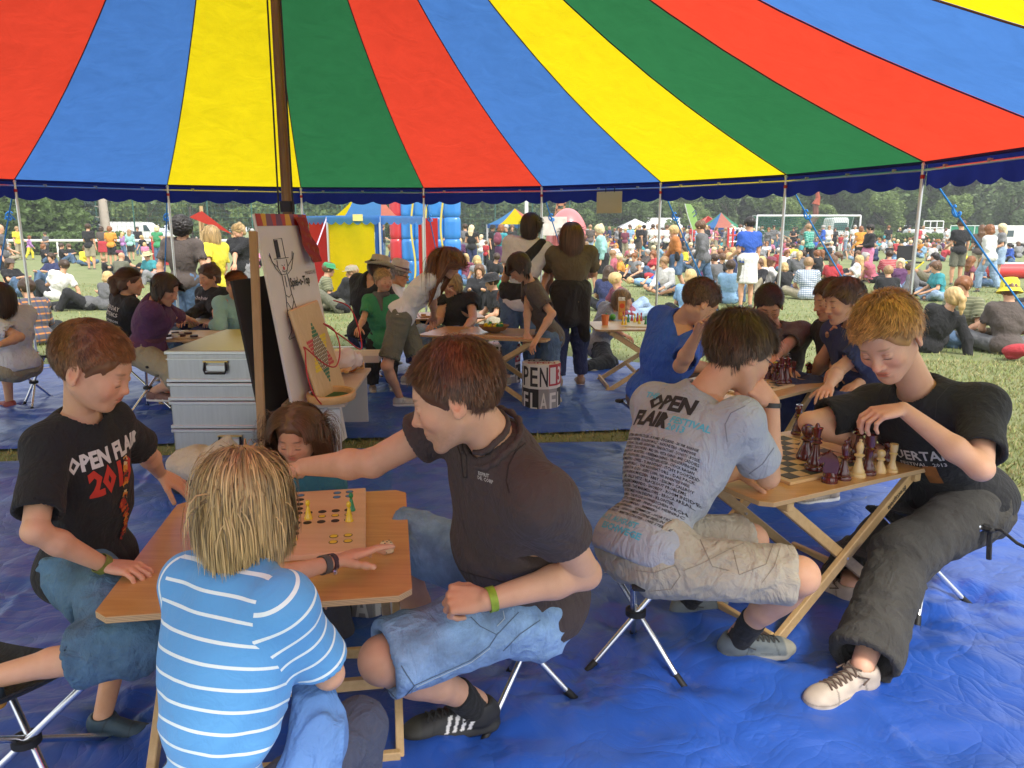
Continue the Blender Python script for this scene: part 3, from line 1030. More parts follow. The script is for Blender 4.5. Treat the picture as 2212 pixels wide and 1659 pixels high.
def text_on_plane(name,txt,size,mat,org,ux,uy,parent=None,bold=0.0,sx=1.0,off=.0012,align='CENTER',shear=0,space=1.0):
	v,f=text_geo(txt,size,bold,sx,shear,align,2,space)
	n=np.cross(ux,uy)
	me=bpy.data.meshes.new(name)
	me.from_pydata([tuple(V3(org)+V3(ux)*a+V3(uy)*b+n*off)for a,b in v],[],f);me.materials.append(mat)
	return link(name,me,parent)
def grid_geo(w,h,n,m):
	v=[(-w/2+w*i/n,-h/2+h*j/m)for j in range(m+1)for i in range(n+1)]
	f=[(j*(n+1)+i,j*(n+1)+i+1,(j+1)*(n+1)+i+1,(j+1)*(n+1)+i)for j in range(m)for i in range(n)]
	return v,f
# ------------------------------------------------------------------ ground and tarpaulins
def grass_ground():
	m=NT('mown_grass');v=m.obj()
	a=m.noise(v,.35,4,.6);b=m.noise(v,3.0,5,.65,.5);c=m.noise(v,60,3,.7)
	col=m.mix(m.ramp(a,[(.35,(0,0,0)),(.65,(1,1,1))]),(.17,.235,.075),(.27,.30,.13))
	col=m.mix(m.ramp(b,[(.35,(0,0,0)),(.7,(1,1,1))]),col,(.33,.33,.17))
	col=m.mix(m.math('MULTIPLY',c,.6),col,(.11,.145,.034))
	m.base(col).set(Roughness=1.0);m.bump(m.math('ADD',b,c),.8,.03)
	return m.m
def ground():
	xs=np.concatenate([np.linspace(-400,-30,12),np.linspace(-28,28,57),np.linspace(30,400,12)])
	ys=np.concatenate([np.linspace(-30,-2,8),np.linspace(0,60,61),np.linspace(64,420,16)])
	X,Y=np.meshgrid(xs,ys,indexing='ij');Z=np.zeros_like(X)-.012
	far=np.clip((Y-12)/20,0,1)
	P=np.stack([X.ravel(),Y.ravel(),Z.ravel()],1)
	P[:,2]-=(.018*vnoise(P*.5))*far.ravel()
	n,m_=len(xs),len(ys);idx=np.arange(n*m_).reshape(n,m_)
	Q=np.stack([idx[:-1,:-1],idx[1:,:-1],idx[1:,1:],idx[:-1,1:]],-1).reshape(-1,4)
	link('ground',mesh_np('ground',P,Q,mat=grass_ground()),kind='structure')
ground()
FEET=[]
def tarp_mat():
	m=NT('blue_tarpaulin');v=m.obj()
	a=m.noise(v,1.6,5,.6,.5);b=m.noise(v,14,4,.7);c=m.noise(v,300,1)
	col=m.mix(m.ramp(a,[(.3,(0,0,0)),(.75,(1,1,1))]),(.015,.072,.37),(.022,.095,.43))
	dirt=m.ramp(b,[(.58,(0,0,0)),(.85,(1,1,1))])
	col=m.mix(m.math('MULTIPLY',dirt,.30),col,(.16,.17,.24))
	m.base(col).set(Roughness=.40,Coat_Weight=.18,Coat_Roughness=.28)
	m.b.inputs['Specular IOR Level'].default_value=.45
	wv=m.n('ShaderNodeVectorMath',operation='ADD');nv=m.n('ShaderNodeTexNoise');nv.inputs['Scale'].default_value=1.8;m.l(v,nv.inputs['Vector']);m.l(v,wv.inputs[0]);m.l(nv.outputs['Color'],wv.inputs[1])
	hh=m.math('MULTIPLY',m.noise(v,5,4,.6,1.2),1.0)
	for sc_,k in((1.7,1.0),(4.5,.45),(11,.18)):
		vo=m.n('ShaderNodeTexVoronoi');vo.feature='DISTANCE_TO_EDGE';vo.inputs['Scale'].default_value=sc_;m.l(wv.outputs[0],vo.inputs['Vector'])
		hh=m.math('ADD',hh,m.math('MULTIPLY',m.math('POWER',m.math('MINIMUM',vo.outputs[0],.35),.5),k*1.5))
	m.bump(m.math('ADD',hh,m.math('MULTIPLY',c,.012)),.55,.014)
	return m.m
TARP=tarp_mat()
def tarp(name,poly,step,z0,label):
	"""POLY: convex outline, counter-clockwise"""
	pl=np.array(poly,float);lo,hi=pl.min(0),pl.max(0)
	nu,nv=int((hi[0]-lo[0])/step),int((hi[1]-lo[1])/step)
	X,Y=np.meshgrid(np.linspace(lo[0],hi[0],nu+1),np.linspace(lo[1],hi[1],nv+1),indexing='ij')
	P=np.stack([X.ravel(),Y.ravel(),np.zeros(X.size)],1)
	z=np.zeros(len(P))
	w1=np.stack([vnoise(P*.9+o)for o in(3,11,17)],1)-.5
	for ang,sz,amp,sd in((R(8),.50,.034,1),(R(-18),.30,.022,5),(R(75),.5,.012,9),(R(40),.17,.009,15),(R(-4),.12,.009,21)):
		z+=fold_noise(P+w1*.35,(math.cos(ang),math.sin(ang),0),sz,sd,6.0)*amp
	for ang,off,am in((R(7),.35,.010),(R(7),1.35,.008),(R(7),2.3,.010),(R(7),3.2,.009),(R(97),-1.4,.010),(R(97),.2,.008),(R(97),1.7,.010),(R(7),6.6,.010),(R(7),7.7,.010),(R(97),-3.2,.010),(R(30),2.6,.007),(R(-25),3.9,.007)):
		dd=P[:,0]*-math.sin(ang)+P[:,1]*math.cos(ang)-off+(vnoise(P*.7)-.5)*.06
		z+=am*(np.exp(-(dd/.022)**2)-.5*np.exp(-((dd-.05)/.03)**2))
	n1=vnoise(P*3.1)
	for i,(fx,fy,st)in enumerate(FEET):
		dx,dy=P[:,0]-fx,P[:,1]-fy;r=np.sqrt(dx*dx+dy*dy)
		m=r<.75
		if not m.any():continue
		th=np.arctan2(dy[m],dx[m]);rm=r[m];k=5+i%3
		rid=np.abs(np.sin(th*k*.5+i+n1[m]*1.4))**1.5
		fall=np.exp(-rm/.20)
		z[m]=z[m]*np.clip(rm/.14,0,1)+st*(.026*(1-rid)*fall*np.clip(rm/.03,0,1)-.004*np.exp(-rm/.03))
	inner=np.full(len(P),1e9)
	for a_,b_ in zip(pl,np.roll(pl,-1,0)):
		e=(b_-a_)/np.linalg.norm(b_-a_);nrm_=np.array([e[1],-e[0]])
		sd_=(P[:,:2]-a_)@nrm_+(vnoise(P*2.2)-.5)*.05
		near=(sd_>0)&(sd_<step*1.5)
		P[near,:2]-=np.outer(sd_[near],nrm_);sd_=np.where(near,0,sd_)
		inner=np.minimum(inner,-sd_)
	z*=np.clip(inner*6+.15,0,1)
	P[:,2]=z0+np.maximum(z,-.006)
	idx=np.arange(len(P)).reshape(nu+1,nv+1)
	Q=np.stack([idx[:-1,:-1],idx[1:,:-1],idx[1:,1:],idx[:-1,1:]],-1).reshape(-1,4)
	Q=Q[(inner[Q]>=-1e-6).all(1)]
	used=np.unique(Q);rm_=np.full(len(P),-1);rm_[used]=np.arange(len(used))
	return link(name,mesh_np(name,P[used],rm_[Q],mat=TARP),None,label,'tarpaulin','blue tarpaulins on the grass')
# ------------------------------------------------------------------ the round tent overhead
TC=V3(-1.58,5.04,0);TR,TZ,PH0,NP=4.92,2.02,2.419,20
def tpt(i,r,z):
	a=PH0-i*2*math.pi/NP
	return V3(TC[0]+r*math.cos(a),TC[1]+r*math.sin(a),z)
PROF_R=[4.92,4.5,4.05,3.6,3.15,2.7,2.25,1.8,1.35,.95,.6,.3,.10]
PROF_Z=[2.05,2.21,2.39,2.58,2.79,3.02,3.27,3.55,3.86,4.18,4.50,4.82,5.10]
def canvas(c,trans,name='tent_canvas'):
	m=NT(name);v=m.obj()
	a=m.noise(v,1.1,4,.55);b=m.noise(v,700,1)
	w2=m.ramp(m.noise(v,5,5,.65,1.0),[(.3,(0,0,0)),(.75,(1,1,1))]);col=m.mix(a,sc(c,.86),sc(c,1.06));t=m.mix(w2,m.mix(a,sc(trans,.84),sc(trans,1.04)),sc(trans,1.10))
	d=m.n('ShaderNodeBsdfDiffuse');tr=m.n('ShaderNodeBsdfTranslucent');mx=m.n('ShaderNodeMixShader')
	m.l(col,d.inputs[0]);m.l(t,tr.inputs[0]);mx.inputs[0].default_value=.62
	m.l(d.outputs[0],mx.inputs[1]);m.l(tr.outputs[0],mx.inputs[2]);m.l(mx.outputs[0],m.out.inputs[0])
	bp=m.n('ShaderNodeBump');bp.inputs['Strength'].default_value=.6;bp.inputs['Distance'].default_value=.03
	m.l(m.noise(v,3.2,3,.5,.8),bp.inputs['Height']);m.l(bp.outputs[0],d.inputs['Normal']);m.l(bp.outputs[0],tr.inputs['Normal'])
	return m.m
CANV=[canvas((.05,.14,.42),(.060,.17,.45)),canvas((.72,.58,.01),(.72,.56,.008)),canvas((.02,.12,.045),(.024,.135,.048)),canvas((.62,.05,.025),(.62,.050,.024))]
NAVY=canvas((.012,.020,.12),(.014,.020,.13),'navy_canvas')
ALU=metal((.78,.78,.80),.30)
STEEL_DARK=plain((.05,.05,.055),.5)
BLUEROPE=plain((.02,.22,.62),.6,var=.2,scale=40)
def big_tent():
	t=empty('big_top_tent',tuple(TC),'large round festival tent with red, blue, yellow and green canvas stripes over the game tables','tent')
	prof=[]
	rr=np.interp(np.linspace(0,1,40),np.linspace(0,1,len(PROF_R)),PROF_R);zz=np.interp(rr[::-1],PROF_R[::-1],PROF_Z[::-1])[::-1]
	for i in range(NP):
		V=[];K=13
		for r_,z_ in zip(rr,zz):
			a,b=tpt(i,r_,z_),tpt(i+1,r_,z_)
			for k in range(K):
				u=k/(K-1);p=a*(1-u)+b*u
				w=math.sin(math.pi*u)
				e=max(0,min(1,(4.92-r_)/.8))
				p[2]-=.030*w*e*(r_/TR);V.append(p)
		idx=np.arange(len(V)).reshape(len(rr),K)
		Q=np.stack([idx[:-1,:-1],idx[1:,:-1],idx[1:,1:],idx[:-1,1:]],-1).reshape(-1,4)
		link('roof_panel',mesh_np('roof_panel',V,Q,mat=CANV[(i)%4]),t)
# seams
	for i in range(NP):
		m=MB();m.tube([tpt(i,r_,z_-.006)for r_,z_ in zip(rr[:-1],zz[:-1])],.005,5)
		m.obj('seam',plain((.10,.03,.06),.8),t,True)
# valance: a flat band and a scalloped hanging edge
	for i in range(NP):
		a,b=tpt(i,TR+.004,TZ),tpt(i+1,TR+.004,TZ);V=[]
		n=60;L=np.linalg.norm(b-a);out=nrm((a+b)/2-TC);out[2]=0
		for k in range(n+1):
			u=k/n;p=a*(1-u)+b*u
			drop=.128+.044*abs(math.sin(math.pi*u*5.5+i*1.3))**.7
			sw=.010*math.sin(u*17+i)+.006*math.sin(u*41)
			for f in(0,.34,.67,1):
				V.append(p+V3(0,0,.045-f*(drop+.045))+out*sw*f)
		idx=np.arange(len(V)).reshape(n+1,4)
		Q=np.stack([idx[:-1,:-1],idx[1:,:-1],idx[1:,1:],idx[:-1,1:]],-1).reshape(-1,4)
		link('valance',mesh_np('valance',V,Q,mat=NAVY),t)
		m=MB();m.tube([tpt(i,TR-.02,TZ+.03),tpt(i+1,TR-.02,TZ+.03)],.014,8);m.obj('edge_hem',plain((.012,.012,.13),.8),t,True)
		m=MB();m.tube([tpt(i,TR-.03,TZ-.025),tpt(i+1,TR-.03,TZ-.025)],.0105,8);m.obj('rail',ALU,t,True)
		for u in(.18,.5,.82):
			p=tpt(i,TR-.03,TZ-.012)*(1-u)+tpt(i+1,TR-.03,TZ-.012)*u
			MB().box(p,(.03,.02,.022)).obj('hook',plain((.45,.42,.36),.5),t)
	for i in range(-1,11):
		top=tpt(i,TR-.03,TZ+.01);bot=tpt(i,TR-.03,0.0)
		m=MB();m.tube([bot,top],.0145,12);p=m.obj('pole',ALU,t,True)
		MB().lathe([(.016,0),(.018,.006),(.014,.02),(.004,.026)],top,10).obj('pole_cap',plain((.8,.8,.8),.3),p,True)
		MB().tube([top-V3(0,0,.10),top-V3(0,0,.07)],.0165,12).obj('red_band',plain((.5,.02,.02),.5),p,True)
# guy rope with its knot
		o=nrm(tpt(i,TR,0)-TC*V3(1,1,0));o=nrm(V3(tpt(i,TR,0)[0]-TC[0],tpt(i,TR,0)[1]-TC[1],0))
		a=top+o*.05-V3(0,0,.05);b=top+o*2.1;b[2]=.0
		if i>=0:
			m=MB();pts=[a*(1-u)+b*u-V3(0,0,.05*math.sin(math.pi*u))for u in np.linspace(0,1,9)]
			m.tube(pts,.0075,7)
			k=pts[1];side=nrm(np.cross(o,(0,0,1)))
			m.tube([k+side*.03*math.cos(x)+V3(0,0,.03)*math.sin(x)+nrm(b-a)*.012*x for x in np.linspace(0,9,22)],.0075,6)
			m.tube([pts[1],pts[1]+side*.05-V3(0,0,.07)],.006,6)
			m.obj('guy_rope',BLUEROPE,t,True)
			MB().tube([b-V3(0,0,.1),b+V3(0,0,.10)-o*.03],.01,8).obj('ground_peg',plain((.3,.3,.3),.4,1.0),t,True)
# ground bars between the pole feet
	for i in(0,2,3,8):
		m=MB();m.tube([tpt(i,TR-.03,.03),tpt(i+1,TR-.03,.03)],.010,8);m.obj('ground_rail',plain((.75,.75,.72),.5),t,True)
# mast
	mp=V3(-1.505,5.22,0)
	m=MB();m.tube([mp,mp+V3(0,0,2.6),mp+V3(.03,-.05,5.12)],[.036,.034,.030],12)
	ms=m.obj('mast',wood((.24,.13,.05),(.13,.065,.025),axis=2),t,True)
	m=MB()
	for q in(-1,1):
		m.tube([mp+V3(.042*q,-.03,.2),mp+V3(.048*q,-.035,1.7),mp+V3(.040*q,-.03,3.4),mp+V3(.04*q,-.05,5.0)],.006,6)
	m.obj('mast_rope',plain((.03,.03,.035),.8),ms,True)
	m=MB();m.tube([mp+V3(0,0,1.66),mp+V3(0,0,1.73)],.048,12);m.obj('mast_lashing',plain((.03,.03,.05),.9),ms,True)
big_tent()
def hanging_sign():
	a,b=[tpt(4,TR-.07,TZ-.05)*(1-u)+tpt(5,TR-.07,TZ-.05)*u for u in(.50,.71)];ux=nrm(b-a);dn=V3(0,0,-1)
	w,h=np.linalg.norm(b-a),.245
	t=empty('hanging_sign',tuple(a),'small yellowed paper sign clipped to the tent rail, hanging over the meadow','sign')
	m=MB();n=np.cross(ux,(0,0,1));m.box((a+b)/2+dn*h/2,(w,.004,h),np.array([ux,n,(0,0,1)]))
	m.obj('sheet',plain((.62,.52,.26),.7),t)
	m=MB()
	for j,(w_,z)in enumerate(((.5,.06),(.35,.085),(.45,.11),(.42,.15))):
		for k in range(12):
			u=-w_/2+w_*k/11;p=(a+b)/2+ux*u*w+dn*(z+.004*(k%3))-n*.004
			m.box(p,(w*w_/16,.001,.004+.004*(k%2)),np.array([ux,n,(0,0,1)]))
	m.obj('handwriting',plain((.25,.2,.3),.8),t)
	m=MB()
	for u in(.35,.7):
		m.tube([a+(b-a)*u+V3(0,0,.05),a+(b-a)*u+V3(0,0,-.01)],.006,6)
	m.obj('clip',plain((.02,.02,.02),.5),t)
hanging_sign()
# ------------------------------------------------------------------ trees
def leaf_mat(name,c1,c2,c3):
	m=NT(name);v=m.obj()
	oi=m.n('ShaderNodeObjectInfo');a=m.noise(v,.7,3);b=m.noise(v,6,2)
	col=m.mix(m.ramp(a,[(.35,(0,0,0)),(.65,(1,1,1))]),c1,c2)
	col=m.mix(m.ramp(b,[(.45,(0,0,0)),(.7,(1,1,1))]),col,c3)
	col=m.mix(m.math('MULTIPLY',oi.outputs['Random'],.35),col,sc(c2,1.25))
	m.base(col).set(Roughness=.7)
	tr=m.n('ShaderNodeBsdfTranslucent');mx=m.n('ShaderNodeMixShader');mx.inputs[0].default_value=.42
	m.l(col,tr.inputs[0]);m.l(m.b.outputs[0],mx.inputs[1]);m.l(tr.outputs[0],mx.inputs[2]);m.l(mx.outputs[0],m.out.inputs[0])
	return m.m
LEAF_D=leaf_mat('oak_leaves',(.10,.165,.050),(.145,.225,.070),(.20,.28,.10))
LEAF_L=leaf_mat('birch_leaves',(.16,.24,.065),(.22,.30,.09),(.28,.36,.13))
LEAF_P=leaf_mat('poplar_leaves',(.11,.17,.07),(.155,.22,.09),(.21,.27,.13))
LEAF_B=leaf_mat('spruce_needles',(.05,.09,.075),(.08,.13,.11),(.13,.18,.16))
BARK=plain((.10,.08,.06),.9,var=.3,bumps=.6,scale=3)
def leaves_mesh(name,blobs,n,size,mat,seed,droop=0.0):
	"""leaf clumps scattered through ellipsoidal boughs"""
	g=np.random.default_rng(seed);V=[]
	w=np.array([b[1][0]*b[1][1]+b[1][0]*b[1][2]for b in blobs]);w=w/w.sum()
	cs=[]
	for(c,r),k in zip(blobs,g.multinomial(n,w)):
		u=g.normal(size=(k,3));u/=np.linalg.norm(u,axis=1,keepdims=True)
		rad=(.72+.38*g.random(k))[:,None]
		p=V3(c)+u*V3(r)*rad
		p+=(np.stack([vnoise(p*1.1+o)for o in(0,5,9)],1)-.5)*.9*max(r)*.5
		cs.append(p)
	P=np.concatenate(cs);m=len(P)
	a=g.normal(size=(m,3));a[:,2]*=.5;a/=np.linalg.norm(a,axis=1,keepdims=True)
	b=g.normal(size=(m,3));b-=a*np.sum(a*b,1)[:,None];b/=np.linalg.norm(b,axis=1,keepdims=True)
	s_=(size*(.5+g.random(m)))[:,None]
	a*=s_;b*=s_*.7
	V=np.stack([P-a,P-b*.9,P+a,P+b],1).reshape(-1,3)
	V[:,2]-=droop*np.abs(g.normal(size=len(V)))
	Q=np.arange(m*4).reshape(-1,4)
	return mesh_np(name,V,Q,mat=mat,smooth=False)
def make_tree(h,w,seed,mat,n=9000,size=.26,kind='round',label='',group='trees beyond the meadow'):
	g=random.Random(seed)
	t=empty('tree',(0,0,0),label,'tree',group)
	m=MB();th=h*(.5 if kind!='conifer' else .95)
	m.tube([V3(0,0,-.2),V3(g.uniform(-.1,.1),0,th*.5),V3(g.uniform(-.3,.3),g.uniform(-.2,.2),th)],[h*.028,h*.02,h*.009],9)
	for k in range(5):
		a=g.uniform(0,6.28);z=h*g.uniform(.2,.45);L=w*g.uniform(.25,.42)
		m.tube([V3(0,0,z),V3(math.cos(a)*L*.5,math.sin(a)*L*.5,z+L*.5),V3(math.cos(a)*L,math.sin(a)*L,z+L*1.1)],[h*.012,h*.008,h*.003],6)
	m.obj('trunk',BARK,t,True)
	bl=[]
	if kind=='round':
		for k in range(16):
			a=g.uniform(0,6.28);zf=g.uniform(.16,.92);rr=w*.5*math.sin(math.pi*min(1,zf*.95+.08))**.6*g.uniform(.3,.85)
			s_=w*g.uniform(.13,.24)
			bl.append(((math.cos(a)*rr,math.sin(a)*rr,h*zf),(s_,s_,s_*.8)))
	elif kind=='tall':
		for k in range(18):
			a=g.uniform(0,6.28);zf=g.uniform(.08,.95);rr=w*.34*(1-zf*.5)*g.uniform(.2,1)
			s_=w*g.uniform(.14,.24)*(1.15-zf*.5)
			bl.append(((math.cos(a)*rr,math.sin(a)*rr,h*zf),(s_,s_,s_*1.5)))
	else:
		for k in range(13):
			zf=.10+.85*k/13;rr=w*.5*(1-zf)+.1
			for q in range(5):
				a=g.uniform(0,6.28)
				bl.append(((math.cos(a)*rr*.6,math.sin(a)*rr*.6,h*zf-.1*rr),(rr*.5,rr*.5,.16)))
	link('crown',leaves_mesh('crown',bl,n,size,mat,seed),t)
	return t
def put_tree(proto,first,x,y,rz,s_,label):
	o=proto if first else copy_tree(proto)
	o.location=(x,y,0);o.rotation_euler=(0,0,rz);o.scale=(s_,s_,s_*rng.uniform(.95,1.08));o['label']=label
	return o
LAND=[(45,'the dark bush'),(118,'the brown house'),(152,'the blue spruce'),(221,'the bare trunk'),(300,'the white van'),(363,'the second tent pole'),(440,'the sun sail'),(520,'the blonde in grey jeans'),(620,'the mast'),(700,'the marquee corner'),(765,'the marquee ridge'),(860,'the marquee end'),(930,'the blue slide'),(1000,'the slide edge'),(1060,'the pavilion corner'),(1112,'the little pavilion'),(1145,'the sash woman'),(1205,'the climbing frame'),(1240,'the red dome'),(1325,'the hanging sign'),(1378,'the pointed marquee'),(1430,'the pole by the carton'),(1495,'the feather flag'),(1556,'the pink and green roof'),(1610,'the royal blue shirt'),(1660,'the goal post'),(1700,'the seventh pole'),(1762,'the crane'),(1815,'the lorry cab'),(1857,'the goal end'),(1920,'the long hedge end'),(1985,'the eighth pole'),(2020,'the trailer'),(2064,'the capped man'),(2130,'the white hooded jacket'),(2200,'the large van')]
def proj_x(x,y):return 1106+FPX*x/(y*CP+1.5*SP)
def forest():
	kinds=[('dark bushy oak',make_tree(13,10,1,LEAF_D,9000,.30)),('dark spreading tree',make_tree(14,11,2,LEAF_D,9500,.30)),('grey green poplar',make_tree(15,6.5,3,LEAF_P,8000,.27,'tall')),('tall soft willow',make_tree(14,8,4,LEAF_P,9000,.27,'tall')),('light green young tree',make_tree(9,7,5,LEAF_L,7000,.24)),('fresh green bushy tree',make_tree(10,8,6,LEAF_L,7500,.24))]
	used=set()
	rows=[]
# right hand wood, two staggered rows, and the mixed trees behind the fence on the other side
	for i in range(26):
		x=-6+i*4.6+rng.uniform(-1,1);rows.append((x,96+rng.uniform(-3,4)-max(0,x)*.12,rng.choice([0,1,2,3,0,1,3]),1.0+.0015*x))
	for i in range(24):
		x=-14+i*5.6+rng.uniform(-1.5,1.5);rows.append((x,112+rng.uniform(-3,3),rng.choice([0,1,1,3]),1.3))
	for i in range(15):
		x=2+i*5.4+rng.uniform(-1,1);rows.append((x,84+rng.uniform(-2,3)-x*.08,rng.choice([4,5,2,0,4]),.55))
	for i in range(16):
		x=-66+i*3.6+rng.uniform(-1,1);rows.append((x,72+rng.uniform(-3,3),rng.choice([4,5,4,5,0]),.95))
	for i in range(12):
		x=-88+i*7+rng.uniform(-2,2);rows.append((x,92+rng.uniform(-3,3),rng.choice([0,1,5]),1.15))
	wheres=['in the wood behind the football goal','behind the parked vans','at the far edge of the festival meadow','above the far crowd','behind the tall ball fence']
	for j,(x,y,k,s_)in enumerate(rows):
		nm,pr=kinds[k]
		zone=wheres[4]if x<-8 else(wheres[3]if x<12 else(wheres[0]if x<38 else wheres[1]))
		depth='foremost' if y<88 else('second' if y<104 else 'rearmost')
		if x<-8:depth='nearer' if y<80 else 'farther'
		vx=proj_x(x,y)
		if not-110<vx<2330:continue
		nr=min(LAND,key=lambda q:abs(q[0]-vx));side='just east of' if vx>nr[0]+14 else('just west of' if vx<nr[0]-14 else 'straight behind')
		put_tree(pr,k not in used,x,y,rng.uniform(0,6),s_*rng.uniform(.88,1.1),f'{nm} in the {depth} row, {side} {nr[1]}')
		used.add(k)
# a big dark bush at the edge, the blue spruce, the pale bare trunk
	t=make_tree(6.2,7.5,11,LEAF_D,12000,.16);p=aY(45,490,50);put_tree(t,True,p[0],50,0,1.0,'broad dark green bush rising behind the fence beside the blue spruce')
	t['group']=''
	del t['group']
	t=make_tree(7.8,4.6,12,LEAF_B,16000,.12,'conifer');p=aY(152,490,54);put_tree(t,True,p[0],54,0,1.0,'blue grey spruce with layered boughs behind the low brown house');del t['group']
	t=empty('tree',(0,0,0),'pale bare trunk rising behind the white van','tree')
	a=aY(227,484,52);m=MB();b=aY(220,425,52)
	m.tube([V3(a[0]+.1,52,0),a,b,b+V3(-.2,0,1.5)],[.36,.30,.26,.22],12)
	for k in range(8):
		z=1.9+k*.35;q=-1 if k%2 else 1
		m.tube([V3(a[0]-.1,52,z),V3(a[0]-.1+q*.45,51.9,z+.08)],[.05,.02],5)
	m.obj('trunk',plain((.42,.36,.30),.9,var=.25,bumps=.6,scale=2),t,True)
forest()
# ------------------------------------------------------------------ hedges, fences, rails
def hedge(name,p0,p1,h,th,label,seed,dens=260):
	p0,p1=V3(*p0,0),V3(*p1,0);L=np.linalg.norm(p1-p0);d=(p1-p0)/L;n=V3(-d[1],d[0],0);g=np.random.default_rng(seed)
	N=int(L*dens);u=g.random(N);v=(g.random(N)-.5);z=g.random(N)
	f=g.integers(0,3,N);v=np.where(f==0,-.5+g.normal(0,.04,N),v);z=np.where(f==1,1+g.normal(0,.04,N),z)
	P=p0+np.outer(u*L,d)+np.outer(v*th,n);P[:,2]=z*h+.12*h*(vnoise(P*.9)-.5)
	a=g.normal(size=(N,3));a/=np.linalg.norm(a,axis=1,keepdims=True);b=g.normal(size=(N,3));b-=a*np.sum(a*b,1)[:,None];b/=np.linalg.norm(b,axis=1,keepdims=True)
	s_=(.09*(.6+g.random(N)))[:,None]
	V=np.stack([P-a*s_,P-b*s_,P+a*s_,P+b*s_],1).reshape(-1,3)
	o=empty(name,tuple(p0),label,'hedge','clipped hedges round the meadow')
	link('foliage',mesh_np('foliage',V,np.arange(N*4).reshape(-1,4),mat=LEAF_D,smooth=False),o)
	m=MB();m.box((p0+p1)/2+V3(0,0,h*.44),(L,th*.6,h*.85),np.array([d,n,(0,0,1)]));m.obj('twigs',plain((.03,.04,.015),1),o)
x0,x1=aY(40,500,46)[0],aY(215,500,46)[0]
hedge('hedge',(x0-6,47),(x1+1,47),1.25,1.2,'clipped green hedge behind the white pitch rail, below the brown house',3)
hedge('hedge',(aY(1890,500,62)[0],62),(aY(2040,500,62)[0],62),1.1,1.2,'clipped hedge before the farm truck, beside the green fence panels',4)
hedge('hedge',(aY(1380,500,80)[0],80),(aY(1900,500,76)[0],76),1.3,1.2,'long clipped hedge running behind the football goal',5,120)
hedge('hedge',(aY(1190,500,78)[0],78),(aY(1400,500,80)[0],80),1.6,1.2,'rough hedge behind the far crowd near the white marquee roofs',6,120)
def ball_fence():
	t=empty('ball_fence',tuple(aY(0,500,55)),'tall green wire ball fence running behind the hedge and van','fence')
	pm=plain((.03,.12,.09),.5);Y=55;xs=[aY(x,480,Y)[0]for x in(-40,62,131,210,290,367,450,545,640,740,830)]
	H=5.4
	for x in xs:MB().tube([V3(x,Y,0),V3(x,Y,H)],.045,6).obj('post',pm,t)
	m=MB()
	for z in np.arange(.4,H,.32):m.tube([V3(xs[0],Y,z),V3(xs[-1],Y,z)],.008,3,cap=False)
	for x in np.arange(xs[0],xs[-1],.32):m.tube([V3(x,Y,.1),V3(x,Y,H)],.007,3,cap=False)
	o=m.obj('wire_mesh',pm,t);o['kind']='stuff'
	t2=empty('ball_fence',tuple(aY(1010,500,66)),'tall green wire fence behind the small yellow and blue tent','fence')
	Y=66;xs=[aY(x,480,Y)[0]for x in(905,985,1070,1150,1230)]
	for x in xs:MB().tube([V3(x,Y,0),V3(x,Y,H)],.045,6).obj('post',pm,t2)
	m=MB()
	for z in np.arange(.4,H,.4):m.tube([V3(xs[0],Y,z),V3(xs[-1],Y,z)],.009,3,cap=False)
	for x in np.arange(xs[0],xs[-1],.4):m.tube([V3(x,Y,.1),V3(x,Y,H)],.008,3,cap=False)
	m.obj('wire_mesh',pm,t2)['kind']='stuff'
ball_fence()
def pitch_rail():
	t=empty('pitch_rail',tuple(aY(123,500,43)),'white tubular pitch rail on posts in front of the hedge','fence')
	wm=plain((.8,.8,.78),.4);Y=43
	z=1.55-(520-494)/1640*43+.03
	xs=[aY(x,520,Y)[0]for x in(-20,123,270,400,545,680)]
	for a,b in zip(xs,xs[1:]):MB().tube([V3(a,Y,z),V3(b,Y,z)],.075,8).obj('rail',wm,t,True)
	for x in xs:MB().tube([V3(x,Y,0),V3(x,Y,z)],.055,8).obj('post',wm,t,True)
pitch_rail()
def mesh_fence():
	t=empty('mesh_fence',tuple(aY(2160,540,56)),'green screen netting on white metal fence frames near the white van','fence')
	gm=plain((.03,.22,.13),.8);wm=plain((.65,.75,.7),.5);Y=56;zt=1.55-(540-505)/1640*Y*0+(494-488)/1640*Y
	xs=[aY(x,500,Y)[0]for x in(2052,2104,2142,2180,2222)]
	for a,b in zip(xs,xs[1:]):
		MB().box(V3((a+b)/2,Y,zt/2+.05),(b-a-.08,.02,zt-.15)).obj('net_panel',gm,t)
	for x in xs:MB().tube([V3(x,Y-.03,0),V3(x,Y-.03,zt)],.035,6).obj('post',wm,t)
	MB().tube([V3(xs[0],Y-.03,zt),V3(xs[-1],Y-.03,zt)],.03,6).obj('top_rail',wm,t)
mesh_fence()
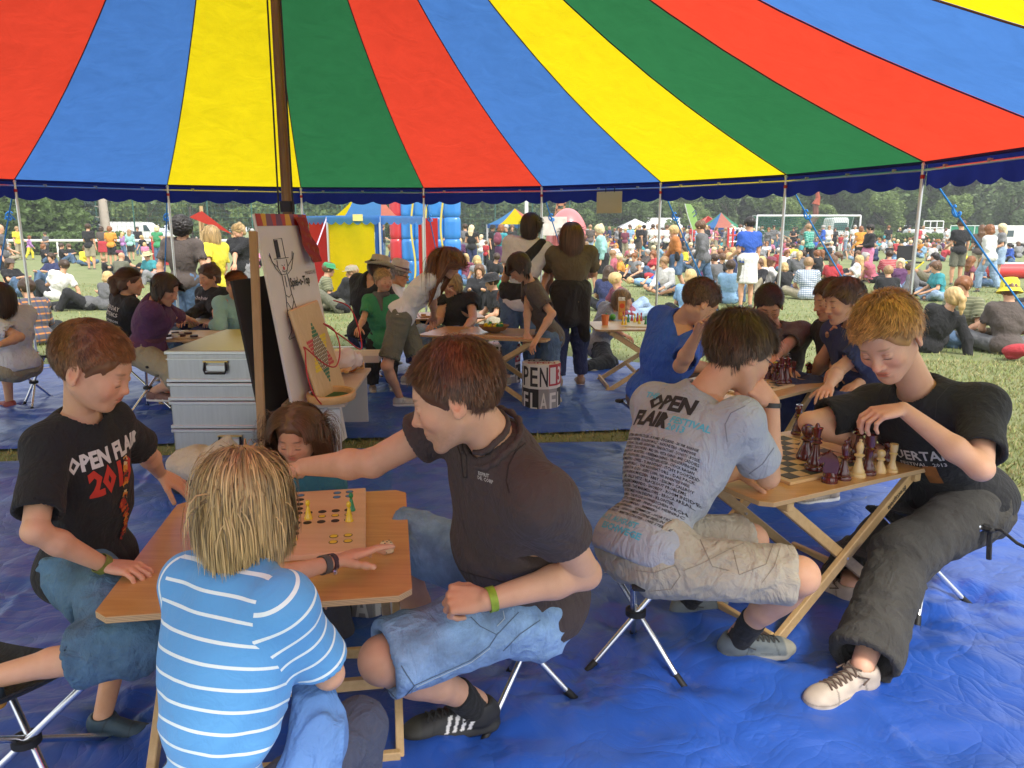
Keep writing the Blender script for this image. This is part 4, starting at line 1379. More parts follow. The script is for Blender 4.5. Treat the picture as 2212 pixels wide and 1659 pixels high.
def grass_tufts():
	g=np.random.default_rng(5);P=[]
	def band(n,y0,y1,x0,x1):return np.stack([g.uniform(x0,x1,n),g.uniform(y0,y1,n),np.zeros(n)],1)
	A=[band(26000,5.2,14,-7,8),band(9000,4.6,5.9,-4.5,5.0),band(26000,2.4,9,2.2,6.5),band(24000,10,22,-13,14)]
	P=np.concatenate(A);keep=np.ones(len(P),bool)
	for pl in TARP_AREAS:
		inside=np.ones(len(P),bool)
		for(a,b)in zip(pl,pl[1:]+pl[:1]):
			inside&=((b[0]-a[0])*(P[:,1]-a[1])-(b[1]-a[1])*(P[:,0]-a[0]))>-.02
		keep&=~inside
	P=P[keep];n=len(P)
	h=g.uniform(.018,.055,n);h=h*np.where(P[:,1]>9,1.0,.9);a=g.uniform(0,6.28,n);w=g.uniform(.002,.005,n)*(1+P[:,1]*.08)
	dx=np.stack([np.cos(a),np.sin(a),np.zeros(n)],1)*w[:,None];ln=g.normal(0,.018,(n,3));ln[:,2]=h
	P[:,2]=-.012
	V=np.stack([P-dx,P+dx,P+ln],1).reshape(-1,3)
	c=np.array([(.23,.26,.08)])*(.6+.8*g.random((n,1)));dry=g.random(n)<.35;c[dry]=V3(.42,.36,.17)*(.7+.5*g.random((dry.sum(),1)))
	me=mesh_np('grass',V,None,np.arange(n*3).reshape(-1,3),mat=attr_mat('grass_blades',rough=.8,noise_amt=0),smooth=False,col=np.repeat(c,3,0))
	link('grass',me,None,'short dry green meadow grass','grass',kind='stuff')
NEAR_TARP=[(-6.0,.3),(2.93,.3),(2.95,4.43),(1.5,5.50),(-6.0,4.66)]
FAR_TARP=[(-6.6,4.84),(1.95,5.90),(1.98,8.55),(-.4,9.75),(-3.3,9.6),(-6.2,8.2)]
TARP_AREAS=[NEAR_TARP,FAR_TARP]
grass_tufts()
def haze():
	hb=MB();hb.box((8,66,11.5),(250,142,25.5));m=bpy.data.materials.new('haze');m.use_nodes=True;nt=m.node_tree
	nt.nodes.remove(nt.nodes['Principled BSDF']);v=nt.nodes.new('ShaderNodeVolumePrincipled');v.inputs['Density'].default_value=.0013;v.inputs['Color'].default_value=(.92,.95,1,1)
	nt.links.new(v.outputs[0],nt.nodes['Material Output'].inputs['Volume']);o=hb.obj('haze',m);o['kind']='stuff'
haze()
# ------------------------------------------------------------------ wooden folding tables
BEECH=wood((.60,.32,.11),(.47,.225,.065),.34,0,1.0,.3)
PINE=wood((.62,.42,.20),(.50,.31,.13),.55,1,1.0,0)
PALE=wood((.70,.50,.30),(.60,.40,.22),.4,0,.7,.2)
PLY=ply_edge()
INK=plain((.02,.02,.02),.6,var=.2)
def octo(w,d,ch):
	return[(-w/2+ch,-d/2),(w/2-ch,-d/2),(w/2,-d/2+ch),(w/2,d/2-ch),(w/2-ch,d/2),(-w/2+ch,d/2),(-w/2,d/2-ch),(-w/2,-d/2+ch)]
def folding_table(c,ang,w,d,zt,label,along='x',note=None,group='folding game tables',top=None):
	"""crossed pairs of legs stand under the two ends that face along the table's own X (or Y)"""
	t=empty('folding_table',(c[0],c[1],0),label,'table',group)
	u=V3(math.cos(ang),math.sin(ang),0);v=V3(-u[1],u[0],0);z=V3(0,0,1)
	m=MB();pl=octo(w,d,.035)
	m.prism(pl,.0165,V3(c[0],c[1],zt-.018),np.array([u,v,z]),0);m.prism(pl,.0015,V3(c[0],c[1],zt-.0015),np.array([u,v,z]),1)
	tt=m.obj('tabletop',[PLY,top or BEECH],t)
	C=V3(c[0],c[1],0)
	if along=='y':u,v=v,-u;w,d=d,w
	hw=w/2-.10;hd=d/2-.06
	for q in(-1,1):
		for k in(-1,1):
			a=C+v*(hd*q-.014*k*q)+u*(hw*k)+z*.0
			b=C+v*(hd*q-.014*k*q)-u*(hw*k*.92)+z*(zt-.032)
			lm=MB();lm.beam(a,b,.024,.042,up=u,bev=.003);lm.obj('leg',PINE,t)
		p=C+v*(hd*q+.020*q)+z*(zt*.485)
		MB().tube([p-v*.055*q,p+v*.008*q],.0055,8).obj('bolt',ALU,t,True)
	for k in(-1,1):
		a=C+u*hw*k*.93+z*.055
		MB().beam(a-v*(hd+.015),a+v*(hd+.015),.022,.042,bev=.003).obj('stretcher',PINE,t)
		a=C+u*hw*k*.90+z*(zt-.042)
		MB().beam(a-v*(hd+.045),a+v*(hd+.045),.034,.034,bev=.004).obj('crossbar',PINE,t)
	MB().beam(C-v*(hd-.03)+z*zt*.30-u*hw*.35,C+v*(hd-.03)+z*zt*.30-u*hw*.35,.02,.035).obj('stretcher',PINE,t)
	if note:
		q,k,s_=note
		a=C+v*(hd*q-.014*k*q)+u*(hw*k);b=C+v*(hd*q-.014*k*q)-u*(hw*k*.92)+z*(zt-.032)
		dn=nrm(a-b);face=v*q
		ux=dn;uy=nrm(np.cross(face,ux))
		text_on_plane('handwriting','Brettspiele',.030,INK,b+dn*.13*s_-uy*.006+face*.012,ux,uy,tt,.0004,.95,.0015,'CENTER',.35)
	return t
# ------------------------------------------------------------------ tripod stools
TUBE=metal((.80,.81,.83),.27)
NYLON=fabric((.012,.012,.013),.75)
RUBBER=plain((.012,.012,.012),.6)
def stool(feet,label,zs=.42,up_scale=1.0,center=None,seat_c=None,tie=None,group='tripod camp stools'):
	f=[V3(p[0],p[1],0)for p in feet];c=sum(f)/3 if center is None else V3(*center,0)
	t=empty('tripod_stool',tuple(c),label,'stool',group)
	hub=c+V3(0,0,zs*.50)
	tops=[]
	for p in f:
		d=hub-p
		top=p+d*(zs/hub[2]);top[2]=zs
		tops.append(top)
		q=p+nrm(d)*.045
		MBt=MB();off=nrm(np.cross(d,(0,0,1)))*.013
		MBt.tube([q,top+off*1.5],.0105,12)
		lg=MBt.obj('leg',TUBE,t,True)
		MB().tube([p+V3(0,0,.004),q+nrm(d)*.012],[.0135,.0125],10).obj('foot_tip',RUBBER,lg,True)
		FEET.append((p[0],p[1],1.0))
	m=MB();m.lathe([(.030,-.013),(.037,-.010),(.037,.010),(.030,.013),(.020,.010),(.020,-.010)],hub,16,closed=True);m.obj('collar',RUBBER,t,True)
# sagging triangular seat
	n=12;V=[];ids={};tr=[x+nrm(x-c-V3(0,0,zs))*.02 for x in tops]
	for i in range(n+1):
		for j in range(n+1-i):
			a,b=i/n,j/n;k=1-a-b
			p=tr[0]*a+tr[1]*b+tr[2]*k
			e=min(a,b,k)
			cen=(tr[0]+tr[1]+tr[2])/3
			pin=(1-27*a*b*k)*.0
			ed=4*max(a*b,b*k,a*k)
			p=p+(cen-p)*(.14*ed*(1 if e<.02 else max(0,1-e*6)))
			p[2]=zs+.012-.05*(27*a*b*k)-.012*ed
			ids[i,j]=len(V);V.append(p)
	T=[]
	for i in range(n):
		for j in range(n-i):
			T.append((ids[i,j],ids[i+1,j],ids[i,j+1]))
			if j<n-i-1:T.append((ids[i+1,j],ids[i+1,j+1],ids[i,j+1]))
	V=np.array(V);T=np.array(T);low=V-V3(0,0,.006)
	V2=np.concatenate([V,low]);T2=np.concatenate([T,T[:,::-1]+len(V)])
	bd=[ids[i,0]for i in range(n+1)]+[ids[n-j,j]for j in range(1,n+1)]+[ids[0,n-j]for j in range(1,n)]
	Qs=np.array([(a,b,b+len(V),a+len(V))for a,b in zip(bd,bd[1:]+bd[:1])])
	link('seat',mesh_np('seat',V2,Qs,T2,mat=NYLON),t)
	for x in tr:
		m=MB();d=nrm(c+V3(0,0,zs)-x)
		m.box(x+V3(0,0,.0),(.05,.045,.022),np.array([np.cross(d,(0,0,1)),d,(0,0,1)]),bev=.008);m.obj('corner_pocket',NYLON,t)
	if tie is not None:
		x=tr[tie]
		o=nrm(x-c-V3(0,0,x[2]))
		m=MB();pts=[x,x+o*.04+V3(0,0,.01),x+o*.10-V3(0,0,.02),x+o*.16+V3(0,0,-.03)]
		m.tube(pts,.006,6);m.box(pts[-1],(.022,.022,.034),bev=.006)
		m.tube([x-V3(0,0,.01),x+o*.01-V3(0,0,.12)],.010,5);m.obj('strap',NYLON,t,True)
	return t
# ------------------------------------------------------------------ board games
def pawn_prof(h,r):
	return[(r,0),(r,h*.06),(r*.82,h*.12),(r*.62,h*.35),(r*.36,h*.62),(r*.30,h*.68),(r*.44,h*.72),(r*.56,h*.82),(r*.50,h*.92),(r*.28,h*.985),(.0004,h)]
PEGC={'yellow':plain((.82,.56,.01),.3,coat=.5),'green':plain((.01,.22,.06),.3,coat=.5),'red':plain((.5,.02,.03),.3,coat=.4),'blue':plain((.02,.07,.35),.3,coat=.4)}
def peg(p,h,r,colr,label,group='wooden playing pegs'):
	m=MB();m.lathe(pawn_prof(h,r),(0,0,0),18)
	me=m.mesh('game_peg',PEGC[colr],True)
	o=link('game_peg',me,None,label,'game piece',group);o.location=tuple(p);return o
def ludo():
	z0=.6200;A=gz(790,1190,.635);B=gz(790,1055,.635);Lc=gz(620,1197,.635)
	v=nrm(B-A);u=V3(v[1],-v[0],0);S_=np.linalg.norm(B-A);W=.50
	cen=A+v*S_/2-u*W/2;cen[2]=z0
	t=empty('ludo_board',tuple(cen),'square pale wooden ludo board with yellow, black and blue dots on the folding table','board game')
	m=MB();m.box(cen+V3(0,0,.009),(W,S_,.017),np.array([u,v,(0,0,1)]),bev=.002);m.obj('board',wood((.72,.44,.27),(.64,.37,.21),.4,0,.6,.2),t)
	zt=z0+.0178
	def spot(x,y,colr,ring=True,r=.0135):
		c_=cen+u*x+v*y;c_[2]=zt
		m=MB();m.lathe([(r,0),(r*.98,.0006)],c_,20);k=MB();k.lathe([(r*.84,.0004),(r*.82,.0011)],c_,20)
		if ring:o=m.obj('dot',INK,t);k.obj('dot_fill',colr,o)
		else:m.obj('dot',colr,t)
	Y,B_,K=plain((.78,.52,.03),.5),plain((.06,.20,.42),.5),plain((.02,.012,.01),.6)
	gx=lambda px,py:((gz(px,py,zt)-cen)@u,(gz(px,py,zt)-cen)@v)
# rows read off the photograph: (x, y, colour)
	rowsp=[(843/1*0+664,1118,'K'),(696,1117,'K'),(697,1104,'K')]
	px={}
	step=None
	a0=gx(807,1279/1*0+1096)
# arm to the side: three columns of the cross, with the yellow home lane
	def P(xz,yz):return gx((700+xz*860/2212)/1.1573,(960+yz*860/2212)/1.1573)
	for(xs,y,c_)in(((183,272,358,440),821,K),((100,183,270,355,440),851,'Y'),((176,265,355,440),885,K)):
		for x in xs:
			yy=y+(272-x)*.07
			q=P(x,yy);spot(q[0],q[1],Y if c_=='Y' else K,c_=='Y',.0125 if c_=='Y' else .0135)
	for x,y in((130,744),(125,773),(122,802),(118,831),(105,893),(100,928),(95,962),(85,996),(75,1035)):
		q=P(x,y);spot(q[0],q[1],K,False)
	q=P(133,716);spot(*q,B_)
	for x,y in((368,700),(365,727),(447,693),(445,720)):spot(*P(x,y),B_)
	for x,y in((346,979),(438,972),(342,1016),(437,1009)):spot(*P(x,y),Y)
	for x,y in((40,745),(36,775),(30,805),(20,870),(10,930)):spot(*P(x,y),K,False)
	def pz(xz,yz):return gz((700+xz*860/2212)/1.1573,(960+yz*860/2212)/1.1573,zt)
	peg(pz(183,866),.064,.0135,'yellow','yellow peg standing alone on the middle row of the ludo board')
	peg(pz(446,880),.066,.0135,'yellow','yellow peg at the end of the row in front of the green peg')
	peg(pz(460,812),.062,.0135,'green','green peg close behind a yellow peg near the blue dots')
	peg(pz(82,1004),.060,.0135,'yellow','yellow peg half hidden by the blond boy')
# die
	c_=gz((700+690*.3888)/1.1573,(960+1086*.3888)/1.1573,.62);s_=.034
	a=R(25);ax=np.array([(math.cos(a),math.sin(a),0),(-math.sin(a),math.cos(a),0),(0,0,1)])
	d=empty('wooden_die',tuple(c_),'large pale wooden die with burnt pips beside the outstretched hand','die')
	MB().box(c_+V3(0,0,s_/2+.0005),(s_,s_,s_),ax,bev=.006).obj('cube',plain((.72,.56,.34),.45),d)
	pm=MB();tz=c_+V3(0,0,s_+.0002)
	for x,y in((-1,-1),(-1,1),(1,-1),(1,1),(0,0)):
		pm.lathe([(.0026,0),(.0026,.0008)],tz+ax[0]*x*.009+ax[1]*y*.009,10)
	for x,y in((-1,-1),(1,1)):
		m3=np.array([ax[0],(0,0,1),-ax[1]])
		pm.lathe([(.0026,0),(.0026,.0006)],c_+V3(0,0,s_/2)-ax[1]*(s_/2)+ax[0]*x*.008+V3(0,0,y*.008),10,ax=m3)
	pm.obj('pips',INK,d)
folding_table((-.708,2.165),R(9),.78,.82,.62,'folding table with a worn orange beech top holding the ludo board and die','y',(1,1,1))
ludo()
CHD=plain((.085,.010,.010),.22,coat=.7,var=.25,scale=20)
CHL=plain((.68,.47,.20),.28,coat=.5,var=.12,scale=20)
def chess_prof(kind,h):
	r=h*(.20 if kind!='pawn' else .26)
	b=[(r,0),(r*1.02,h*.05),(r*.95,h*.09),(r*.80,h*.11),(r*.84,h*.15),(r*.62,h*.24),(r*.42,h*.40)]
	if kind=='pawn':return[(r,0),(r*1.02,h*.09),(r*.88,h*.17),(r*.80,h*.24),(r*.46,h*.42),(r*.44,h*.50),(r*.66,h*.55),(r*.66,h*.60),(r*.42,h*.65),(r*.62,h*.74),(r*.70,h*.83),(r*.56,h*.94),(r*.25,h*.99),(.0004,h)]
	if kind=='rook':return b+[(r*.48,h*.58),(r*.72,h*.66),(r*.52,h*.70),(r*.66,h*.80),(r*.70,h*1.0),(r*.42,h*1.0),(r*.40,h*.93),(.0004,h*.93)]
	if kind=='bishop':return b+[(r*.36,h*.50),(r*.60,h*.55),(r*.66,h*.58),(r*.34,h*.62),(r*.42,h*.70),(r*.50,h*.80),(r*.34,h*.90),(r*.16,h*.93),(r*.22,h*.96),(r*.18,h*.99),(.0004,h)]
	if kind=='queen':return b+[(r*.36,h*.54),(r*.62,h*.58),(r*.40,h*.62),(r*.58,h*.66),(r*.36,h*.70),(r*.44,h*.80),(r*.60,h*.90),(r*.30,h*.91),(r*.22,h*.95),(r*.14,h*.99),(.0004,h)]
	return b+[(r*.38,h*.54),(r*.66,h*.58),(r*.42,h*.62),(r*.62,h*.66),(r*.36,h*.70),(r*.46,h*.80),(r*.58,h*.88),(r*.30,h*.90),(r*.12,h*.92),(r*.16,h*.96),(r*.12,h),(.0004,h)]
def chessman(p,kind,h,dark,label,rot=0.0,group='chess pieces'):
	mat=CHD if dark else CHL;m=MB()
	if kind=='knight':
		r=h*.25;m.lathe([(r,0),(r*1.02,h*.10),(r*.85,h*.18),(r*.9,h*.24),(r*.62,h*.34),(.0004,h*.36)],(0,0,0),20)
		poly=[(-.20,.32),(.20,.32),(.23,.50),(.16,.66),(.34,.62),(.40,.72),(.30,.86),(.12,.96),(.05,1.04),(-.02,.95),(-.16,.84),(-.25,.62)]
		poly=[(x*h,y*h)for x,y in poly];c,s_=math.cos(rot),math.sin(rot)
		ax=np.array([(c,s_,0),(0,0,1),(s_,-c,0)]);m.prism(poly,h*.26,-ax[2]*h*.13,ax)
		me=m.mesh('chess_knight',mat,False)
		nm='chess_knight'
	else:
		m.lathe(chess_prof(kind,h),(0,0,0),22);nm='chess_'+kind
		if kind=='king':
			m.box((0,0,h*1.03),(h*.03,h*.03,h*.09));m.box((0,0,h*1.035),(h*.08,h*.03,h*.03))
		me=m.mesh(nm,mat,True)
	o=link(nm,me,None,label,'chess piece',group);o.location=tuple(p);return o
def chess_board(c,ang,size,z,label,light=(.66,.42,.2),n=8,rim=.03):
	u=V3(math.cos(ang),math.sin(ang),0);v=V3(-u[1],u[0],0);C=V3(c[0],c[1],z)
	t=empty('chess_board',tuple(C),label,'chess board','chess boards')
	MB().box(C+V3(0,0,.006),(size,size,.012),np.array([u,v,(0,0,1)]),bev=.0015).obj('board',wood(light,sc(light,.85),.4,0,.6,.2),t)
	dk,ed=plain((.045,.05,.045),.45),INK;q=(size-2*rim)/n;zt=z+.0124
	base=MB().box((0,0,0),(q-.0006,q-.0006,.0008)).mesh('dark_square',dk)
	for i in range(n):
		for j in range(n):
			if(i+j)%2:continue
			p=C+u*((i-n/2+.5)*q)+v*((j-n/2+.5)*q)
			o=bpy.data.objects.new('dark_square',base);COL.objects.link(o);o.parent=t;o.location=(p[0]-C[0],p[1]-C[1],zt-z);o.rotation_euler=(0,0,ang)
	m=MB();h=size/2-rim+.003
	for a,b in(((-h,-h),(h,-h)),((h,-h),(h,h)),((h,h),(-h,h)),((-h,h),(-h,-h))):
		m.beam(C+u*a[0]+v*a[1]+V3(0,0,.0127),C+u*b[0]+v*b[1]+V3(0,0,.0127),.002,.0008)
	m.obj('border_line',ed,t)
	return t
def zs(x,y,W,x0,y0,sc_):
	return((x0+x*sc_)/1.1573,(y0+y*sc_)/1.1573)
def table_two():
	A,B=gz(1665,1087,.62),gz(2035,1003,.62)
	u=nrm(B-A);ang=math.atan2(u[1],u[0]);v=V3(-u[1],u[0],0);w,d=np.linalg.norm(B-A)+.04,.66
	c=(A+B)/2+v*d/2
	folding_table(c[:2],ang,w,d,.62,'folding table with orange plywood top between the two nearest chess players','x',(-1,-1,1))
	FEET.append((A[0]+.1,A[1]+.02,.5))
	cb=c+v*.02-u*.02;chess_board((cb[0],cb[1]),ang,.50,.6205,'chess board with pale and dark green squares between the nearest players')
	zt=.634
	def Z(x,y,z=zt):return gz(*zs(x,y,0,1840,1020,580/2212),z)
	L=[(890,705,'knight',.105,1,'dark red knight nearest the grey shirted player elbow, at the table edge',.62),(1020,675,'bishop',.135,1,'dark red bishop beside the knight at the front edge',.62),(1158,650,'bishop',.132,0,'pale wooden bishop in the middle of the captured front row',.62),(1255,628,'rook',.14,1,'tall dark red rook just behind the pale bishop',.62),(1368,612,'pawn',.083,0,'pale round headed pawn beside the pale rook',.62),(1484,606,'rook',.10,0,'pale wooden rook at the end of the captured row',.62),(745,580,'queen',.165,1,'tallest dark red queen at the board corner by the forearm',zt),(665,480,'pawn',.13,1,'dark red pawn half behind the tall queen',zt),(1160,480,'king',.16,1,'dark red king being held by the blond player',zt),(1060,510,'bishop',.092,1,'dark red bishop behind the front bishop on the board',zt),(640,400,'pawn',.075,0,'pale pawn peeking out beside the forearm',zt),(250,250,'rook',.095,0,'pale rook beside the grey shirt sleeve',zt),(165,170,'king',.105,0,'pale king farthest back beside the grey shirt',zt),(580,250,'queen',.120,1,'dark red queen behind the forearm with the gold bracelet',zt),(590,190,'rook',.100,1,'dark red rook at the far side of the nearest chess board',zt),(1430,500,'pawn',.07,1,'dark red pawn next to the curled hand of the blond player',zt),(255,190,'bishop',.1,0,'pale bishop half behind the pale rook by the grey sleeve',zt)]
	for x,y,k,h,dk,lab,z in L:
		chessman(Z(x,y,z),k,h*1.12,dk,lab,R(160))
table_two()
def far_tables():
# second chess table behind
	chess_c=(1.42,4.62)
	A,B=gz(1640,868,.62),gz(1790,830,.62)
	u=nrm(B-A);ang=math.atan2(u[1],u[0]);v=V3(-u[1],u[0],0)
	c=B-u*.42+v*.33
	folding_table(c[:2],ang,.90,.66,.62,'folding table with the second chess board, behind the grey shirted player','x')
	chess_board((c[0]-.02,c[1]-.02),ang,.46,.6205,'second chess board with dark red pieces in front of the grey shirted man',(.72,.52,.3))
	for i,(x,y,k,h,dk)in enumerate(((950,540,'queen',.17,1),(1025,535,'king',.17,1),(1118,480,'rook',.11,1),(860,500,'bishop',.11,1),(770,480,'pawn',.09,1),(905,470,'knight',.11,1),(830,440,'pawn',.08,1),(1340,400,'knight',.07,1))):
		p=gz(*zs(x,y,0,1780,860,400/2212),.634)
		chessman(p,k,h,dk,['tall dark red queen on the second chess board','tall dark red king beside the queen on the second chess board','dark red rook alone at the edge of the second board','dark red bishop left of the queen on the second board','dark red pawn near the face of the bespectacled player','dark red knight behind the queen on the second board','small dark red pawn farther back on the second board','dark red knight lying near the elbow with yellow wristband'][i].replace('left of','beside'),R(200))
# table with the girl leaning on it (bowl) and the one behind
	a,b=gz(905,722,.62),gz(1180,735,.62)
	u=nrm(b-a);ang=math.atan2(u[1],u[0]);v=V3(-u[1],u[0],0);c=(a+b)/2+v*.30
	folding_table(c[:2],ang,np.linalg.norm(b-a)+.0,.66,.62,'folding table on which the girl and the grey shirted boy lean','x')
	t=empty('game_board',tuple(c+V3(.05,0,.0)),'thin pale game board under the bowl on the leaning children table','board game')
	MB().box(c+V3(.06,.0,.006),(.74,.52,.012),np.array([u,v,(0,0,1)])).obj('board',wood((.62,.42,.28),(.52,.33,.2),.25,0,1,.5),t)
	p=gz(1067,717,.634);bl=empty('wicker_bowl',tuple(p),'wide shallow brown bowl full of yellow and green tokens','bowl')
	MB().lathe([(.05,0),(.10,.02),(.135,.055),(.14,.062),(.128,.058),(.09,.026),(.0004,.018)],p,26).obj('bowl',plain((.25,.13,.06),.7,bumps=.6,scale=12),bl,True)
	g=random.Random(4)
	for i in range(16):
		q=p+V3(g.uniform(-.08,.08),g.uniform(-.08,.08),.045+g.uniform(0,.035));k=g.choice(['yellow','yellow','green','red'])
		m=MB();a_=g.uniform(0,3);m.box(q,(.03,.022,.03),np.array([(math.cos(a_),math.sin(a_),0),(-math.sin(a_),math.cos(a_),0),(0,0,1)]),bev=.005);m.obj('game_token',PEGC[k],bl)
# farther table with wooden discs
	a,b=gz(905,700,.62),gz(980,693,.62);c=gz(950,683,.62)
	folding_table((c[0]+.02,c[1]+.1),R(12),.86,.60,.62,'small folding table with wooden discs in front of the blonde woman in sunglasses','x',top=PALE)
	MB().box((c[0]+.02,c[1]+.1,.627),(.52,.44,.012),frame((math.sin(R(-12)),math.cos(R(12)),0))).obj('disc_board',PALE,None,label='thin square board under the wooden discs',cat='board game')
	for i,(x,y)in enumerate(((915,682),(925,686),(942,687),(958,678),(935,681))):
		p=gz(x,y,.634);o=MB().lathe([(.028,0),(.028,.02)],(0,0,0),18).obj('wooden_disc',plain((.62,.32,.12),.5),None,label=['wooden disc nearest the leaning girl arm','wooden disc at the front of the small table','double wooden disc in the middle of the board','wooden disc close to the blonde woman','wooden disc behind the front one'][i],cat='game piece',group='wooden discs')
		o.location=tuple(p)
# table with juice carton
	a=gz(1270,705,.62);c=a+V3(.62,.10,0)
	folding_table((c[0],c[1]),R(2),1.16,.66,.62,'pale folding table with juice carton, orange cup and coloured pegs','x',top=PALE)
	cb=c+V3(.06,.02,.006);cb[2]=.6205
	t=empty('peg_board',tuple(cb),'white six sided game board on the pale table, full of coloured pegs','board game')
	MB().box(cb+V3(0,0,.006),(.56,.50,.012),frame((.25,1,0))).obj('board',plain((.72,.66,.52),.5),t)
	def Q(x,y):return gz(*zs(x,y,0,1440,480,500/2212),.6335)
	for i,(x,y,k)in enumerate(((517,1470,'yellow'),(550,1468,'yellow'),(520,1410,'red'),(578,1440,'green'),(618,1422,'red'),(648,1440,'yellow'),(680,1430,'red'),(698,1455,'yellow'),(720,1425,'red'),(770,1462,'green'),(880,1440,'blue'),(908,1445,'blue'),(930,1438,'blue'),(945,1440,'blue'),(333,1430,'green'))):
		d_=['nearest the carton at the front','second from the front by the carton','just before the juice carton','dark, beside the juice carton','foremost of the middle cluster','low in the middle cluster','tall in the middle cluster','at the front of the middle cluster','last of the middle cluster','standing alone in an empty part of the board','first of the blue four','second of the blue four','third of the blue four','last of the blue four by the tent pole','beside the orange cup'][i]
		peg(Q(x,y),.085,.016,k,f'{k} peg {d_}')
	p=gz(1307,702,.62);o=MB().lathe([(.030,0),(.040,.10),(.0385,.10),(.028,.004),(.0004,.004)],(0,0,0),22).obj('plastic_cup',plain((.75,.22,.08),.35),None,True,label='translucent orange plastic cup at the end of the pale table',cat='cup');o.location=tuple(p)
	p=gz(1323,692,.62)+V3(0,0,.035);o=MB().lathe([(.035*math.sin(a_),-.035*math.cos(a_))for a_ in np.linspace(.02,3.12,14)],(0,0,0),20).obj('ball',plain((.06,.34,.03),.35,coat=.4),None,True,label='small shiny green ball beside the juice carton',cat='ball');o.location=tuple(p)
	p=gz(1342,690,.62);jc=empty('juice_carton',tuple(p),'tall orange juice carton with screw cap on the pale table','carton')
	MB().box(p+V3(0,0,.10),(.066,.062,.20),bev=.002).obj('carton',plain((.72,.30,.06),.4),jc)
	m=MB();m.box(p+V3(0,0,.2),(.066,.062,.01));m.box(p+V3(0,.01,.215),(.066,.02,.03));m.obj('gable_top',plain((.8,.74,.66),.4),jc)
	MB().lathe([(.013,0),(.013,.016)],p+V3(0,-.005,.215),14).obj('screw_cap',plain((.85,.8,.75),.4),jc,True)
	m=MB();m.lathe([(.026,0),(.026,.001)],p+V3(.0,-.0315,.145),20,ax=np.array([(1,0,0),(0,0,1),(0,-1,0)]));m.obj('orange_print',plain((.75,.09,.02),.4),jc)
	m=MB();m.lathe([(.022,0),(.022,.001)],p+V3(-.004,-.0315,.06),20,ax=np.array([(1,0,0),(0,0,1),(0,-1,0)]));m.obj('orange_slice_print',plain((.85,.5,.05),.4),jc)
# table of the seated women
	a,b=gz(285,738,.62),gz(480,738,.62);c=V3(-2.72,6.75,0)
	folding_table((c[0],c[1]),R(5),1.0,.64,.62,'folding table with draughts where the woman in purple plays','x')
	t=empty('draughts_board',(c[0]+.05,c[1],.62),'pale board with black and white draughtsmen before the woman in purple','board game')
	MB().box((c[0]+.08,c[1],.627),(.60,.46,.012),frame((math.sin(R(-5)),1,0))).obj('board',PALE,t)
	for i,(x,y,dk)in enumerate(((415,697,1),(479,672,1),(533,694,1),(588,675,1),(483,700,0),(476,690,0),(640,700,1),(305,696,1),(560,660,0),(520,668,0))):
		p=gz(*zs(x,y,0,300,640,420/1452),.634);o=MB().lathe([(.032,0),(.034,.006),(.034,.012),(.032,.018)],(0,0,0),20).obj('draughtsman',plain((.04,.01,.01),.4)if dk else plain((.75,.72,.68),.4),None,True,label=['dark draughtsman nearest the edge before the purple sleeve','dark draughtsman under the reaching hand','dark draughtsman in the middle of the board','dark draughtsman at the far side','white draughtsman at the front','white draughtsman on top of the front stack','dark draughtsman beside the metal case','dark draughtsman alone at the table corner','white draughtsman at the back row','white draughtsman between two dark ones'][i],cat='game piece',group='draughtsmen');o.location=tuple(p)
	c=gz(480,690,.64)
	folding_table((c[0],c[1]+.1),R(3),.80,.6,.64,'second folding table with the plastic cup, where the black hooded girl sits','x',top=PALE)
	p=gz(441,684,.64);o=MB().lathe([(.030,0),(.044,.15),(.0425,.15),(.028,.004),(.0004,.004)],(0,0,0),22).obj('plastic_cup',plain((.42,.47,.50),.15,coat=.3),None,True,label='tall clear plastic cup before the black hooded girl',cat='cup');o.location=tuple(p)
far_tables()
